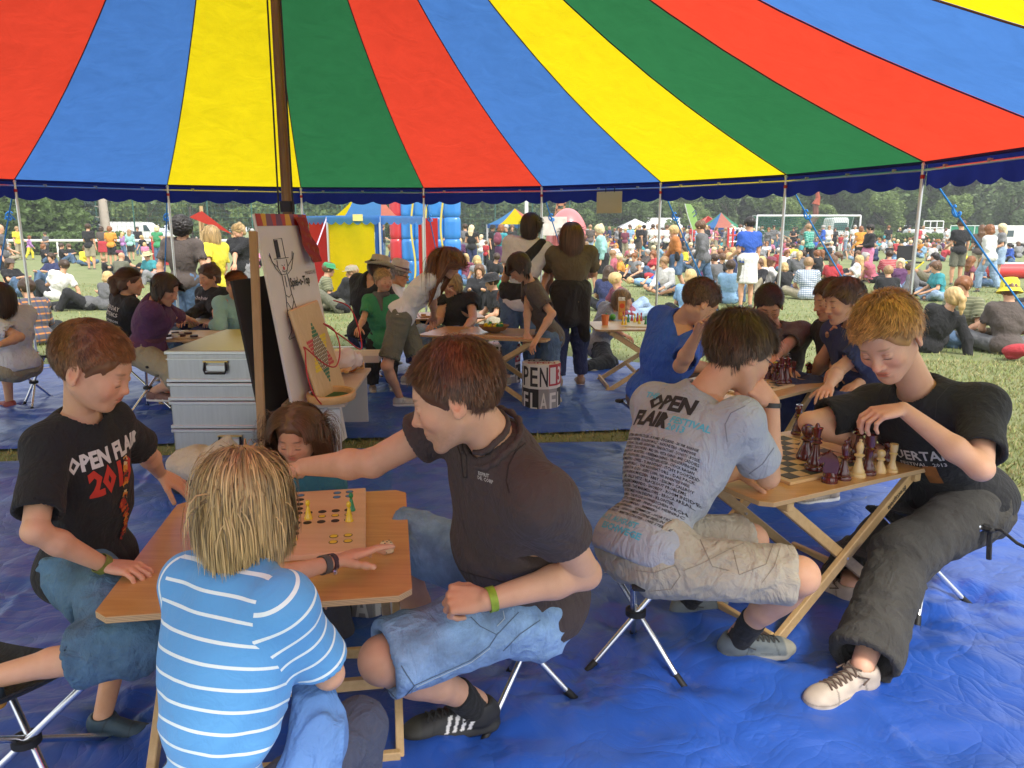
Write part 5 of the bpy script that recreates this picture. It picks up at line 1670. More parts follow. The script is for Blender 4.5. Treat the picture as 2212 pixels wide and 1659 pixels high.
# ------------------------------------------------------------------ aluminium cases
def case(zb,zt,x0,x1,y0,y1,label,lid=True,handle=None):
	t=empty('metal_case',((x0+x1)/2,(y0+y1)/2,zb),label,'metal case','stack of aluminium cases')
	am=metal((.60,.60,.585),.42,.25);rm=metal((.78,.76,.70),.3);gm=metal((.75,.55,.20),.3)
	MB().box(((x0+x1)/2,(y0+y1)/2,(zb+zt)/2),(x1-x0-.016,y1-y0-.016,zt-zb-.004),bev=.012).obj('shell',am,t)
	m=MB();h=.022
	for z in(zb+h/2+.002,zt-h/2-.002):
		m.box(((x0+x1)/2,y0+.003,z),(x1-x0,.010,h),bev=.003);m.box(((x0+x1)/2,y1-.003,z),(x1-x0,.010,h),bev=.003)
		m.box((x0+.003,(y0+y1)/2,z),(.010,y1-y0-.012,h),bev=.003);m.box((x1-.003,(y0+y1)/2,z),(.010,y1-y0-.012,h),bev=.003)
	m.obj('edge_frame',rm,t)
	if lid:
		z=zt-.055;m=MB();m.box(((x0+x1)/2,y0-.001,z),(x1-x0-.02,.006,.007));m.obj('lid_seam',rm,t)
		m=MB()
		m.box(((x0+x1)/2,(y0+y1)/2,zt-.001),(x1-x0-.03,y1-y0-.03,.003));m.obj('lid_sheet',metal((.58,.46,.30),.34,.2),t)
	if handle:
		hx,hz=handle;p=V3(hx,y0-.004,hz)
		hd=empty('handle',tuple(p));hd.parent=t;hd.matrix_parent_inverse=pworld(t).inverted()
		MB().box(p+V3(0,0,.022),(.17,.008,.014),bev=.002).obj('bracket',gm,hd)
		MB().box(p+V3(0,0,-.02),(.145,.006,.040),bev=.002).obj('plate',rm,hd)
		MB().tube([p+V3(-.07,-.004,.02),p+V3(-.074,-.016,-.03),p+V3(-.066,-.02,-.052),p+V3(.066,-.02,-.052),p+V3(.074,-.016,-.03),p+V3(.07,-.004,.02)],.008,8).obj('grip',RUBBER,hd,True)
	return t
def cases():
	x0,x1,y0,y1=-2.33,-1.62,5.02,6.15
	zz_=lambda y:CAMH+(ray(365,y)[2]/ray(365,y)[1])*y0
	z1=zz_(757);z2=zz_(826);z3=zz_(866);z4=zz_(926)
	case(z2,z1-.004,x0,x1,y0,y1,'topmost aluminium case of the stack, with lid and brass sprung handle',True,(x0+.34,z1-.10))
	case(z3,z2-.004,x0,x1,y0,y1,'shallow aluminium case second from the top of the stack',False)
	case(z4,z3-.004,x0,x1,y0,y1,'plain aluminium case third from the top of the stack',False)
	case(.01,z4-.004,x0,x1,y0,y1,'lowest aluminium case of the stack, its handle above the beige bag',False,(x0+.40,z4-.075))
	MB().box(((-1.86),5.55,z1+.0005),(.14,.09,.001)).obj('paper_label',plain((.75,.7,.66),.6),None,label='small white paper label lying on the top metal case',cat='paper label')
cases()
# ------------------------------------------------------------------ display board, easel, shelf with games
def display():
	wh=plain((.74,.68,.64),.35,coat=.3)
	ty,by=4.62,5.36
	A=aY(550,462,ty);B=aY(660,464,by);C=gz(652,940,.10);C=aY(648,955,4.60);D=aY(752,956,5.30)
	C=A+(C-A)*(A[2]-.06)/max(A[2]-C[2],.1)
	w=B-A;dn=nrm(C-A);L=A[2]-.05;dn=dn/-dn[2]
	n=nrm(np.cross(w,dn));n=n if n[0]>0 else-n
	u=nrm(w);dnu=nrm(dn)
	t=empty('display_board',tuple(A+dn*L),'tall leaning white Spiel board with a clown drawing and striped top edge','display board')
	W=np.linalg.norm(w);H=L*np.linalg.norm(dn)
	vv=nrm(np.cross(n,u));vv=vv if vv[2]<0 else-vv
	def P(a,b,o=0):return A+u*a+vv*b+n*o
	ax=np.array([u,n,-vv])
	MB().box(P(W/2,H/2,-.010),(W,.018,H),ax,bev=.002).obj('panel',wh,t)
	cs=[(.45,.03,.03),(.70,.38,.03),(.20,.07,.14),(.50,.04,.03),(.16,.05,.12)]
	k=11
	for i in range(k):
		a0=W*i/k
		m=MB();q=.012*(-1)**i
		m.add([P(a0,-.002,.002),P(a0+W/k,-.002,.002),P(a0+W/k+q,.072,.002),P(a0-q*(i>0),.072,.002)],[(0,3,2,1)])
		m.obj('top_stripe',plain(cs[i%5],.5),t)
# glossy red foil hanging from the top edge near the far corner
	m=MB();V=[]
	for i in range(9):
		for j in range(12):
			V.append(P(W*.70+i*.022+.004*j,.02+j*.028,.012+.014*math.sin(i*1.9+j*.7)+.004*j))
	m.add(V,[(i*12+j,i*12+j+1,(i+1)*12+j+1,(i+1)*12+j)for i in range(8)for j in range(11)])
	m.obj('red_foil',plain((.26,.02,.018),.38),t,True)
# drawn clown: top hat, raised arms, long body, shoes
	S_=W/.80
	def line(pts,r=.0022,par=t,nm='pen_drawing'):
		return[P(a,b,.003)for a,b in pts]
	m=MB()
	hat=[(.18,.30),(.30,.30),(.30,.175),(.18,.175)]
	for seg in([(.135,.30),(.345,.30)],[(.18,.30),(.18,.17),(.30,.165),(.30,.30)],[(.17,.31),(.165,.36),(.20,.41),(.27,.41),(.31,.36),(.31,.31)],[(.17,.36),(.10,.32),(.085,.26)],[(.31,.36),(.40,.31),(.42,.26)],[(.19,.41),(.13,.36),(.075,.27)],[(.29,.41),(.36,.38),(.44,.27)],[(.20,.41),(.20,.55),(.17,.70)],[(.28,.41),(.29,.55),(.33,.70)],[(.17,.70),(.33,.70)],[(.20,.55),(.24,.57),(.29,.55)],[(.24,.42),(.24,.5)],[(.19,.70),(.185,.80),(.12,.84),(.13,.85),(.21,.845)],[(.31,.70),(.315,.79),(.38,.80),(.385,.815),(.30,.83)],[(.20,.60),(.25,.66),(.30,.60)],[(.18,.65),(.25,.70),(.32,.66)],[(.225,.345),(.235,.35)],[(.27,.345),(.26,.35)],[(.22,.385),(.25,.395),(.28,.385)]):
		m.tube(line([(a*S_*1.05,b*S_*.98)for a,b in seg]),.0022,4)
	m.obj('pen_drawing',plain((.03,.03,.035),.7),t)
	m=MB();m.add([P(a*S_*1.05,b*S_*.98,.0022)for a,b in((.185,.295),(.185,.175),(.235,.173),(.235,.295))],[(0,3,2,1)]);m.obj('hat_shading',plain((.02,.02,.03),.7),t)
	m=MB();m.lathe([(.012,0),(.012,.001)],P(.25*S_*1.05,.368*S_*.98,.002),12,ax=np.array([u,-vv,n]));m.obj('red_nose',plain((.6,.03,.03),.6),t)
	text_on_plane('lettering','Spiel-o-Top',.080,INK,P(.60*W,.46,.0),u,-vv if(np.cross(u,-vv)@n)>0 else-vv,t,.002,.82,.003)
	text_on_plane('lettering','MAGISCHES',.034,INK,P(.86*W,.40,.0),u,-vv,t,.0,1.0,.003)
# chinese checkers board leaning on it
	E0=aY(612,660,4.60);hw,hh=.46,.62
	o=P(.14,.62,.02);lean=n*.05
	E=[P(.13,.60,.03),P(.13+.42,.58,.03),P(.13+.45,1.20,.10),P(.13+.02,1.22,.10)]
	du=nrm(E[1]-E[0]);dv=nrm(E[3]-E[0]-du*((E[3]-E[0])@du));dn_=np.cross(du,-dv);dn_=dn_ if dn_@n>0 else-dn_
	Wc,Hc=.46,.64;c0=E[0]
	tb=empty('checkers_board',tuple(c0+dv*Hc),'tall wooden star halma board leaning on the white board, with red cord','board game')
	def K(a,b,o=0):return c0+du*a+dv*b+dn_*o
	MB().box(K(Wc/2,Hc/2,.0),(Wc,.024,Hc),np.array([du,dn_,-dv]),bev=.008).obj('board',wood((.66,.46,.24),(.55,.35,.16),.35,2,1,.3),tb)
	hole=MB().lathe([(.0115,0),(.0112,.0012),(.009,.0012)],(0,0,0),12)
	hv=hole.v[0];cmats={'k':plain((.74,.66,.50),.6),'r':plain((.55,.05,.06),.5),'g':plain((.03,.16,.08),.5),'y':plain((.80,.60,.03),.5)}
	st=.0262;cx,cy=Wc/2+.005,Hc/2+.01
	for(q,r_)in[(q,r_)for q in range(-8,9)for r_ in range(-8,9)]:
		s3=-q-r_;tri1=q<=4 and r_<=4 and s3<=4;tri2=q>=-4 and r_>=-4 and s3>=-4
		if not(tri1 or tri2):continue
		x=cx+st*(q+r_/2)*.94;y=cy+st*r_*.866*1.06
		c_='k'
		if not(tri1 and tri2):
			c_='g' if(r_<-4 or r_>4)else('r' if(s3>4 and r_<0)or(s3<-4 and r_>0)else 'y')
			if r_<-4:c_='g'
		axh=np.array([du,-dv,dn_])
		mm=MB().lathe([(.0120,0),(.0118,.0012),(.0110,.0012)],K(x,y,.0125),10,ax=axh)
		if c_=='k':mm.lathe([(.0072,.0014),(.0070,.0026)],K(x,y,.0125),8,mi=1,ax=axh);mm.obj('marble_hole',[INK,cmats['k']],tb)
		else:mm.obj('marble_hole',[cmats[c_]],tb)
	m=MB();m.tube(crom([K(-.14,.60,.08),K(-.20,.5,.08),K(-.17,.38,.07),K(-.06,.27,.05),K(.0,.25,.03),K(.14,.40,.06),K(.24,.44,.09),K(.36,.34,.10),K(.40,.22,.08),K(.36,.16,.04)]),.0048,7)
	m.tube(crom([K(.36,.16,.04),K(.48,.30,.10),K(.62,.42,.14),K(.74,.26,.12),K(.74,.12,.10),K(.60,.04,.06)]),.0048,7)
	m.obj('red_cord',plain((.45,.02,.03),.6),tb,True)
# black panel and the easel post
	a=aY(533,602,4.50);wv=u*.9
	t2=empty('black_board',tuple(a+dn*(a[2]-.02)),'black painted panel leaning behind the white Spiel board','board')
	Hh=(a[2]-.03)*np.linalg.norm(dn)
	MB().box(a+wv/2+vv*Hh/2-n*.1,(.9,.015,Hh),ax).obj('panel',plain((.018,.014,.012),.7),t2)
	pa,pb=aY(547,500,4.44),aY(566,950,4.30);pb=pa+(pb-pa)*(pa[2]/(pa[2]-pb[2]))*.99
	m=MB();m.beam(pb,pa,.032,.045,up=(1,0,0),bev=.003);m.obj('easel_post',wood((.42,.24,.10),(.32,.17,.06),.5,2),None,label='upright wooden easel post in front of the black panel',cat='wooden post')
# bench with games
	zt=.46;a=gz(652,872,zt);b=gz(745,872,zt);d_=gz(808,785,zt);L_=1.28
	bu=nrm(d_-b);bv=nrm(V3(-bu[1],bu[0],0));wb=.40
	t3=empty('game_shelf',tuple((b-bv*0+bu*.6)[:2])+(0,),'low white shelf with bracket below the Spiel board, crowded with wooden games','shelf')
	MB().box(b+bu*L_/2+bv*wb/2-V3(0,0,.012),(wb,L_,.022),np.array([bv,bu,(0,0,1)]),bev=.002).obj('shelf_top',[plain((.62,.46,.36),.4)],t3)
	MB().box(b+bu*.05+bv*(wb/2+.01)-V3(0,0,zt/2+.02),(wb-.06,.016,zt-.05),np.array([bv,bu,(0,0,1)])).obj('end_panel',plain((.62,.62,.64),.5),t3)
	MB().beam(b+bu*.03+bv*.12-V3(0,0,.03),b+bu*.03+bv*.30-V3(0,0,.20),.012,.03,up=bu).obj('bracket',plain((.42,.42,.44),.5),t3)
	MB().box(b+bu*(L_-.05)+bv*wb/2-V3(0,0,zt/2+.02),(wb-.06,.016,zt-.05),np.array([bv,bu,(0,0,1)])).obj('end_panel',plain((.62,.62,.64),.5),t3)
# oval wooden tray with green felt
	c_=gz(716,853,zt+.03);ex,ey=.155,.20
	tr=empty('felt_tray',tuple(c_-V3(0,0,.03)),'oval wooden rimmed tray lined with green felt at the shelf end','game tray')
	m=MB();prof=[(.82,0),(.98,.006),(1.02,.03),(.99,.052),(.90,.056),(.84,.048),(.82,.014)]
	n_=40;V=[];
	for r_,z_ in prof:
		for k2 in range(n_):
			a_=2*math.pi*k2/n_;V.append(c_-V3(0,0,.03)+bv*ex*r_*math.cos(a_)*1.0+bu*ey*r_*math.sin(a_)+V3(0,0,z_))
	F_=[(i*n_+k2,i*n_+(k2+1)%n_,((i+1)%7)*n_+(k2+1)%n_,((i+1)%7)*n_+k2)for i in range(7)for k2 in range(n_)]
	m.add(V,F_);m.obj('rim',wood((.66,.38,.15),(.56,.3,.1),.3,0,.6,.4),tr,True)
	m=MB();m.add([c_-V3(0,0,.014)+bv*ex*.83*math.cos(a_)+bu*ey*.83*math.sin(a_)for a_ in np.linspace(0,2*math.pi,40,endpoint=False)],[tuple(range(40))]);m.obj('felt',fabric((.03,.10,.015),.95),tr)
# wooden building blocks with holes
	g=random.Random(8);bw=wood((.68,.40,.16),(.55,.3,.1),.4,0,1,.3);dk=plain((.2,.1,.04),.7)
	spots=[(684,838,.05,.05,.09,0),(700,822,.16,.05,.05,1),(715,812,.14,.05,.045,1),(735,818,.20,.03,.02,1),(738,800,.07,.07,.07,0),(700,835,.10,.05,.04,0),(752,815,.16,.03,.02,1),(690,812,.10,.045,.04,0),(775,796,.09,.07,.05,0)]
	for i,(x,y,lx,ly,lz,r_)in enumerate(spots):
		p=gz(x,y,zt+.001);a_=g.uniform(-.4,.4)+(1.2 if r_ else 0);axb=np.array([(math.cos(a_),math.sin(a_),0),(-math.sin(a_),math.cos(a_),0),(0,0,1)])
		o=empty('wooden_block',tuple(p),['upright wooden block with two round holes by the tray','long drilled block lying across the pile','drilled wooden block at the top of the pile','thin wooden slat on the blocks','angled wooden ring block under the plastic bag','short block behind the tray rim','second thin slat beside the basket','small block half under the halma board','wooden block leaning beyond the basket'][i],'wooden block','wooden marble run blocks')
		zc=lz/2+(.045 if i in(2,3,6)else 0)
		MB().box(p+V3(0,0,zc),(lx,ly,lz),axb,bev=.003).obj('block',bw,o)
		for q in(-1,1):
			if lz>.04 and lx>.06 or i==0:
				off=V3(0,0,q*lz*.25)if i==0 else axb[0]*q*lx*.25
				MB().lathe([(.013,0),(.013,.001)],p+V3(0,0,zc)+off-axb[1]*(ly/2+.0005),14,ax=np.array([axb[0],(0,0,1),-axb[1]])).obj('hole',dk,o)
	p=gz(755,822,zt);p=gz(752,803,zt)
	bk=empty('glass_basket',tuple(p),'round amber coloured openwork basket on the game shelf','basket')
	m=MB();nn=22
	for k2 in range(nn):
		a0=2*math.pi*k2/nn
		for q in(-1,1):
			m.tube([p+V3(math.cos(a0+q*f*.35)*(.055+.045*f),math.sin(a0+q*f*.35)*(.055+.045*f),.005+.10*f)for f in np.linspace(0,1,5)],.004,5)
	m.lathe([(.098,.102),(.104,.106),(.098,.110),(.092,.106)],p,28,closed=True);m.obj('weave',plain((.40,.10,.015),.2,coat=.8),bk,True)
	MB().lathe([(.05,.004),(.09,.07),(.0004,.085)],p,16).obj('contents',plain((.35,.1,.02),.5),bk,True)
# crumpled plastic bag
	p=gz(735,808,zt);S=SDF();S.ell(p+V3(.0,.02,.10),(.11,.12,.085));S.ell(p+V3(.05,.0,.13),(.07,.06,.07));S.cap(p+V3(-.04,0,.08),p+V3(.10,.06,.10),.06)
	V,Q,N=S.verts(.008);V=V+N*(fold_noise(V,(.3,.2,1),.05,2,1.5)*.016)[:,None]
	link('plastic_bag',mesh_np('plastic_bag',V,Q,mat=plain((.72,.60,.55),.25,coat=.3)),None,'crumpled translucent pinkish plastic bag on the games shelf','plastic bag')
# white game box beyond
	p=gz(786,781,zt);MB().box(p+V3(-.02,.1,.03),(.30,.34,.06),np.array([bv,bu,(0,0,1)]),bev=.003).obj('game_box',plain((.70,.60,.52),.5),None,label='flat white game box at the far end of the shelf',cat='game box')
display()
# ------------------------------------------------------------------ printed cardboard seats
def letter_panel(t,ch,org,ux,uy,h,w,mat,sx=1.0):
	v,f=text_geo(ch,h*1.36,.003,1,0,'LEFT');v=np.array(v)
	lo,hi=v.min(0),v.max(0);s_=np.array([w/(hi[0]-lo[0]),h/(hi[1]-lo[1])])
	n=np.cross(ux,uy);v=(v-lo)*s_
	me=bpy.data.meshes.new('lettering');me.from_pydata([tuple(V3(org)+V3(ux)*a+V3(uy)*b+n*.0015)for a,b in v],[],f);me.materials.append(mat)
	return link('lettering',me,t)
def carton_stool(c,r,h,label,rot=0.0,words_=('OPEN','FLAIR')):
	t=empty('cardboard_stool',(c[0],c[1],0),label,'cardboard stool','printed cardboard stools')
	wm,km,rm,gm=plain((.68,.64,.60),.6),plain((.025,.02,.02),.6),plain((.42,.03,.04),.6),plain((.30,.28,.27),.6)
	n=12;an=[rot+2*math.pi*(i+.5)/n for i in range(n)]
	P=[V3(c[0]+r*math.cos(a),c[1]+r*math.sin(a),0)for a in an]
	m=MB();m.add([p+V3(0,0,.004)for p in P]+[p+V3(0,0,h)for p in P],[(i,(i+1)%n,(i+1)%n+n,i+n)for i in range(n)]+[tuple(range(n,2*n))]);m.obj('carton',wm,t)
	k=[i for i in range(n)]
	up=V3(0,0,1)
	seq=[w for w in 'OPENOPENOPEN'];seq2=[w for w in 'FLAIFLAIFLAI']
	base=min(range(n),key=lambda i:math.sin((an[i]+an[(i+1)%n])/2 if i<n-1 else an[i]))
	for j in range(n):
		i=(base+j-3)%n;a,b=P[i],P[(i+1)%n];ux=b-a;L=np.linalg.norm(ux);ux=ux/L
		nn=np.cross(ux,up)
		def patch(x0,x1,z0,z1,mt,o=.001,nm='printed_patch'):
			mm=MB();mm.add([a+ux*x0*L+up*z0*h+nn*o,a+ux*x1*L+up*z0*h+nn*o,a+ux*x1*L+up*z1*h+nn*o,a+ux*x0*L+up*z1*h+nn*o],[(0,1,2,3)]);mm.obj(nm,mt,t)
		ch='OPEN1313OPEN'[j]
		if j in(4,5):patch(0,1,.56,1,rm,.0008);letter_panel(t,ch,a+ux*L*.15+up*h*.60,ux,up,h*.34,L*.7,wm)
		else:letter_panel(t,ch,a+ux*L*.1+up*h*.55,ux,up,h*.40,L*.8,km)
		if j%4 in(0,3):patch(0,1,.02,.50,gm,.0008)
		else:patch(0,1,.02,.50,km,.0008)
		letter_panel(t,'EFLAFLAIRFLA'[j],a+ux*L*.12+up*h*.06,ux,up,h*.36,L*.74,wm)
	for q,ch in((0,'OPEN'),(1,'FLAIR')):
		text_on_plane('lettering',ch,r*.62,rm if q==0 else km,V3(c[0],c[1]-r*.55+q*r*.7,h),V3(1,0,0),V3(0,1,0),t,.003,.9,.0012)
	return t
p=gz(1170,893);carton_stool((p[0],p[1]+.16),.168,.42,'white cardboard stool printed in black and red block letters, standing free on the tarpaulin',.1)
p=gz(1085,835);carton_stool((p[0]+.02,p[1]+.18),.168,.42,'printed cardboard stool half hidden behind the crossed table legs',.5)
p=gz(815,1352);carton_stool((p[0]-.03,p[1]+.14),.165,.40,'printed cardboard stool under the near table behind the knee',.9)
MB().box((-.50,2.88,.21),(.20,.20,.42),frame((.3,1,0))).obj('carton',plain((.66,.60,.56),.6),None,label='white and red printed box standing beyond the ludo table corner',cat='box')
mm=MB();mm.box((-.50-.029,2.88-.097,.345),(.19,.004,.13),frame((.3,1,0)));mm.obj('red_label',plain((.45,.02,.03),.5),None,label='red printed label with white letter on the box beyond the ludo table',cat='label')
def bag():
	p=gz(435,1090);S=SDF();b=V3(p[0]+.0,p[1]+.10,0)
	S.ell(b+V3(-.04,0,.22),(.17,.15,.085),None,.05);S.ell(b+V3(.10,.02,.26),(.09,.10,.08),None,.05)
	S.cap(b+V3(.07,0,.28),b+V3(.13,.02,.36),.04,.012,.05)
	V,Q,N=S.verts(.012);V=V+N*(fold_noise(V,(.2,.3,1),.11,4,3)*.022)[:,None]
	link('canvas_bag',mesh_np('canvas_bag',V,Q,mat=fabric((.52,.44,.36),.95)),None,'slumped beige canvas bag in front of the metal cases','bag')
	S=SDF();b=V3(*(gz(420,1090)[:2]+(.02,.0)),0);S.ell(b+V3(0,.15,.12),(.22,.15,.13),None,.04)
	V,Q,N=S.verts(.014);V=V+N*(fold_noise(V,(1,.3,.2),.1,6,3)*.02)[:,None]
	link('dark_bag',mesh_np('dark_bag',V,Q,mat=fabric((.02,.02,.025),.8)),None,'dark bag lying below the beige canvas bag','bag')
bag()
# ------------------------------------------------------------------ the people round the tables
def hdir(yaw,pitch=0.0,roll=0.0):
	"""head frame: YAW 0 looks away from the lens, 90 to the east side; PITCH down"""
	y,p,r_=R(yaw),R(pitch),R(roll)
	f=V3(math.sin(y)*math.cos(p),math.cos(y)*math.cos(p),-math.sin(p))
	M=frame(f)
	r0,u0=M[0]*math.cos(r_)+M[2]*math.sin(r_),-M[0]*math.sin(r_)+M[2]*math.cos(r_)
	return np.array([r0,f,u0])
def ik(A,C,l1,l2,hint):
	v=C-A;d=np.linalg.norm(v);u=v/d
	if d>(l1+l2)*.995:d=(l1+l2)*.995;C=A+u*d
	if d<abs(l1-l2)*1.02+.05:d=abs(l1-l2)*1.02+.05;C=A+u*d
	x=(l1*l1-l2*l2+d*d)/(2*d);h=math.sqrt(max(l1*l1-x*x,0))
	w=hint-A;w=w-u*(w@u);w=nrm(w)if np.linalg.norm(w)>1e-6 else nrm(np.cross(u,(0,0,1)))
	return A+u*x+w*h,C
def joints(s,pel,nek,yaw,head,hy,el,wr,kn,an,to=None,hipyaw=None,sw=.185,hw=.088,lens=(.29,.26,.44,.43),drop=.055,hs=1.0,shift=(0,0)):
	def pt(q):return V3(q)if isinstance(q,np.ndarray)else(gz(q[0],q[1],float(q[2][1:]))if isinstance(q[2],str)else aY(*q))
	J={'pel':pt(pel),'nek':pt(nek),'head':pt(head),'hM':hdir(*hy),'hs':hs}
	up=nrm(J['nek']-J['pel']);f=V3(math.sin(R(yaw)),math.cos(R(yaw)),0);f=nrm(f-up*(f@up));r=np.cross(f,up)
	hyw=yaw if hipyaw is None else hipyaw
	hf=V3(math.sin(R(hyw)),math.cos(R(hyw)),0);hr=nrm(np.cross(hf,V3(0,0,1)))
	for q,k in(('R',1),('L',-1)):
		J['sh'+q]=J['nek']-up*drop*s+r*sw*s*k+f*shift[0]*k*s+up*shift[1]*k*s
		J['hip'+q]=J['pel']+hr*hw*s*k-V3(0,0,.03*s)
	for(nm,pr,spec,L)in(('el','sh',el,lens[0]),('wr','el',wr,lens[1]),('kn','hip',kn,lens[2]),('an','kn',an,lens[3])):
		for q,sp in zip('LR',spec):
			P=J[pr+q]
			if isinstance(sp,np.ndarray):J[nm+q]=sp
			elif sp is None:J[nm+q]=P+V3(0,0,-L*s)
			elif sp[2]in('n','f'):J[nm+q]=limb(P,sp[0],sp[1],L*s,sp[2]=='f')
			elif isinstance(sp[2],str)and sp[2][0]=='z':J[nm+q]=gz(sp[0],sp[1],float(sp[2][1:]))
			else:J[nm+q]=aY(*sp)
	def fixed(sp):return isinstance(sp,np.ndarray)or(sp is not None and sp[2]not in('n','f'))
	for(a,b,c_,spec,l1,l2)in(('sh','el','wr',wr,lens[0],lens[1]),('hip','kn','an',an,lens[2],lens[3])):
		for q,sp in zip('LR',spec):
			if fixed(sp):J[b+q],J[c_+q]=ik(J[a+q],J[c_+q],l1*s,l2*s,J[b+q])
	for q,i in(('L',0),('R',1)):
		if to is not None and to[i]is not None:J['to'+q]=gz(to[i][0],to[i][1],.02)if not isinstance(to[i],np.ndarray)else to[i]
		else:J['to'+q]=J['an'+q]+hf*.15*s-V3(0,0,.06*s)
	return complete(J)
def report(nm,J,s):
	d=lambda a,b:np.linalg.norm(J[a]-J[b])/s
	print('FIG',nm,'torso %.2f neck-head %.2f'%(d('pel','nek'),d('nek','head')),' '.join('%s %.2f'%(q,v)for q,v in[(a+b+k,d(a+k,b+k))for k in 'LR' for a,b in(('sh','el'),('el','wr'),('hip','kn'),('kn','an'))]),'pel',J['pel'].round(2),'nek',J['nek'].round(2),'kn',J['knL'].round(2),J['knR'].round(2),'an',J['anL'].round(2),J['anR'].round(2))
def zc(u,v,x0,y0,sc_):return((x0+u*sc_)/1.1573,(y0+v*sc_)/1.1573)
def on_cloth(bvh,x,y,off=.001):
	r_=ray(x,y);h=bvh.ray_cast(Vector(CAMP),Vector(nrm(r_)))
	if h[0]is None:return None,None
	n=V3(h[1]);n=n if n@r_<0 else-n
	return V3(h[0])+n*off,n
def stitch(V,Q,paths,mat,parent,r=.0016,name='seam',crop=None,double=0.0):
	bvh=BVHTree.FromPolygons([tuple(v)for v in V],[tuple(q)for q in Q]);m=MB();k=0
	for p in paths:
		if crop:p=[zc(u,v,*crop)for u,v in p]
		pts=[]
		for a,b in zip(p,p[1:]):
			for i in range(9):
				u=i/8;h,n=on_cloth(bvh,a[0]*(1-u)+b[0]*u,a[1]*(1-u)+b[1]*u)
				if h is not None and(not pts or .0005<np.linalg.norm(h-pts[-1])<.12):pts.append(h)
		if len(pts)>2:m.tube(pts,r,4);k+=1
	if k:m.obj(name,mat,parent,True)
def person(label,J,s,g=1.0,fem=0,child=0,skin=SKIN,vb=.0065,vf=.0033,top=None,bottom=None,shoes=None,hair=None,hands=None,belly=0,brow=(.22,.13,.07),stubble=0,group=None,fat=0,legs=True,lod=0,dbg=None):
	if dbg:report(dbg,J,s)
	t=empty('person',tuple(V3(J['pel'][0],J['pel'][1],0)),label,'person',group)
	me=person_body(J,s,g,fem,child,vb,vf,skin,hands or{},True if lod<2 else 'coarse',belly,legs,brow,stubble,feetbare=not shoes,fat=fat,detail=lod<2)
	link('body',me,t)
	out={'root':t}
	if top:
		k=dict(top);mat=k.pop('mat');nm=k.pop('name','tshirt')
		me,V,Q=top_mesh(J,s,g,fem,vb if lod<2 else vb,mat,belly=belly,name=nm,**k)
		out['top']=link(nm,me,t);out['topV'],out['topQ']=V,Q
	if bottom:
		k=dict(bottom);mat=k.pop('mat');nm=k.pop('name','trousers')
		if nm=='skirt':me,V,Q=skirt_mesh(J,s,g,vb,mat,name=nm,**k)
		else:me,V,Q=pants_mesh(J,s,g,vb,mat,name=nm,**k)
		out['bottom']=link(nm,me,t)
	if shoes:
		for q in 'LR':
			k=dict(shoes);k.pop('laces',None);sx=k.pop('socks',None)
			me=shoe_mesh(J['an'+q],J['to'+q],s,'shoe_leather',vox=.0045 if lod==0 else .008,**k);o=link('shoe',me,t)
			if shoes.get('laces'):link('laces',laces_mesh(J['an'+q],J['to'+q],s,plain(shoes['laces'],.8),BVHTree.FromPolygons([v.co for v in me.vertices],[tuple(p.vertices)for p in me.polygons])),o)
			if sx:
				S=SDF();a=J['an'+q];b=a+nrm(J['kn'+q]-a)*sx[1]*s;S.cap(a-V3(0,0,.03*s),b,.040*s,.044*s,.01);S.cutball(b,nrm(J['kn'+q]-a),.07*s)
				V,Q,N=S.verts(.005);V=V+N*(fold_noise(V,(1,.2,0),.03,3,3)*.003)[:,None];link('sock',mesh_np('sock',V,Q,mat=fabric(sx[0],.95)),t)
	if hair:
		k=dict(hair);c,M,hsz=J['head'],J['hM'],s*J.get('hs',1.0)
		st=k.pop('style','short');col=k.pop('col');n=k.pop('n',0)
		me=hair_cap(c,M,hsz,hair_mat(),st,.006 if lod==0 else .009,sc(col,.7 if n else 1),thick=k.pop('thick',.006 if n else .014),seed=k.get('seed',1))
		o=None
		if me:o=link('hair',me,t)
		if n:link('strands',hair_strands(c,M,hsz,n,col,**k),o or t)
	return out
def wristband(w,el,s,mat,width=.016,rad=.030,off=.0,parent=None,name='wristband',txt=None,tm=None):
	d=nrm(w-el);c=w-d*off;ax=frame(d)
	ax=np.array([ax[0],ax[2],ax[1]])
	m=MB();m.lathe([(rad*s,-width/2),(rad*s+.002,-width/2),(rad*s+.002,width/2),(rad*s,width/2)],c,22,closed=True,ax=ax)
	return m.obj(name,mat,parent,True)
def stripes_mat(base,line,period,width,plaid=None):
	m=NT('striped_fabric');a=m.n('ShaderNodeAttribute');a.attribute_name='cloth';s_=m.n('ShaderNodeSeparateXYZ');m.l(a.outputs['Vector'],s_.inputs[0])
	a2=m.n('ShaderNodeAttribute');a2.attribute_name='arm';k2=m.math('GREATER_THAN',s_.outputs['Z'],0.0)
	yy=m.math('ADD',m.math('MULTIPLY',s_.outputs['Y'],m.math('SUBTRACT',1.0,k2)),m.math('MULTIPLY',a2.outputs['Fac'],k2))
	t=m.math('FRACT',m.math('DIVIDE',yy,period));f=m.math('LESS_THAN',t,width/period)
	n1=m.noise(m.obj(),7,4);b=m.mix(n1,sc(base,.9),sc(base,1.08))
	col=m.mix(f,b,line)
	if plaid:
		t2=m.math('FRACT',m.math('DIVIDE',s_.outputs['X'],period));f2=m.math('LESS_THAN',t2,width/period)
		col=m.mix(m.math('MULTIPLY',f2,.6),col,plaid)
	m.base(col).set(Roughness=.9,Sheen_Weight=.15);m.bump(m.noise(m.obj(),22,3,.5,.6),.4,.012);return m.m
DK=dict
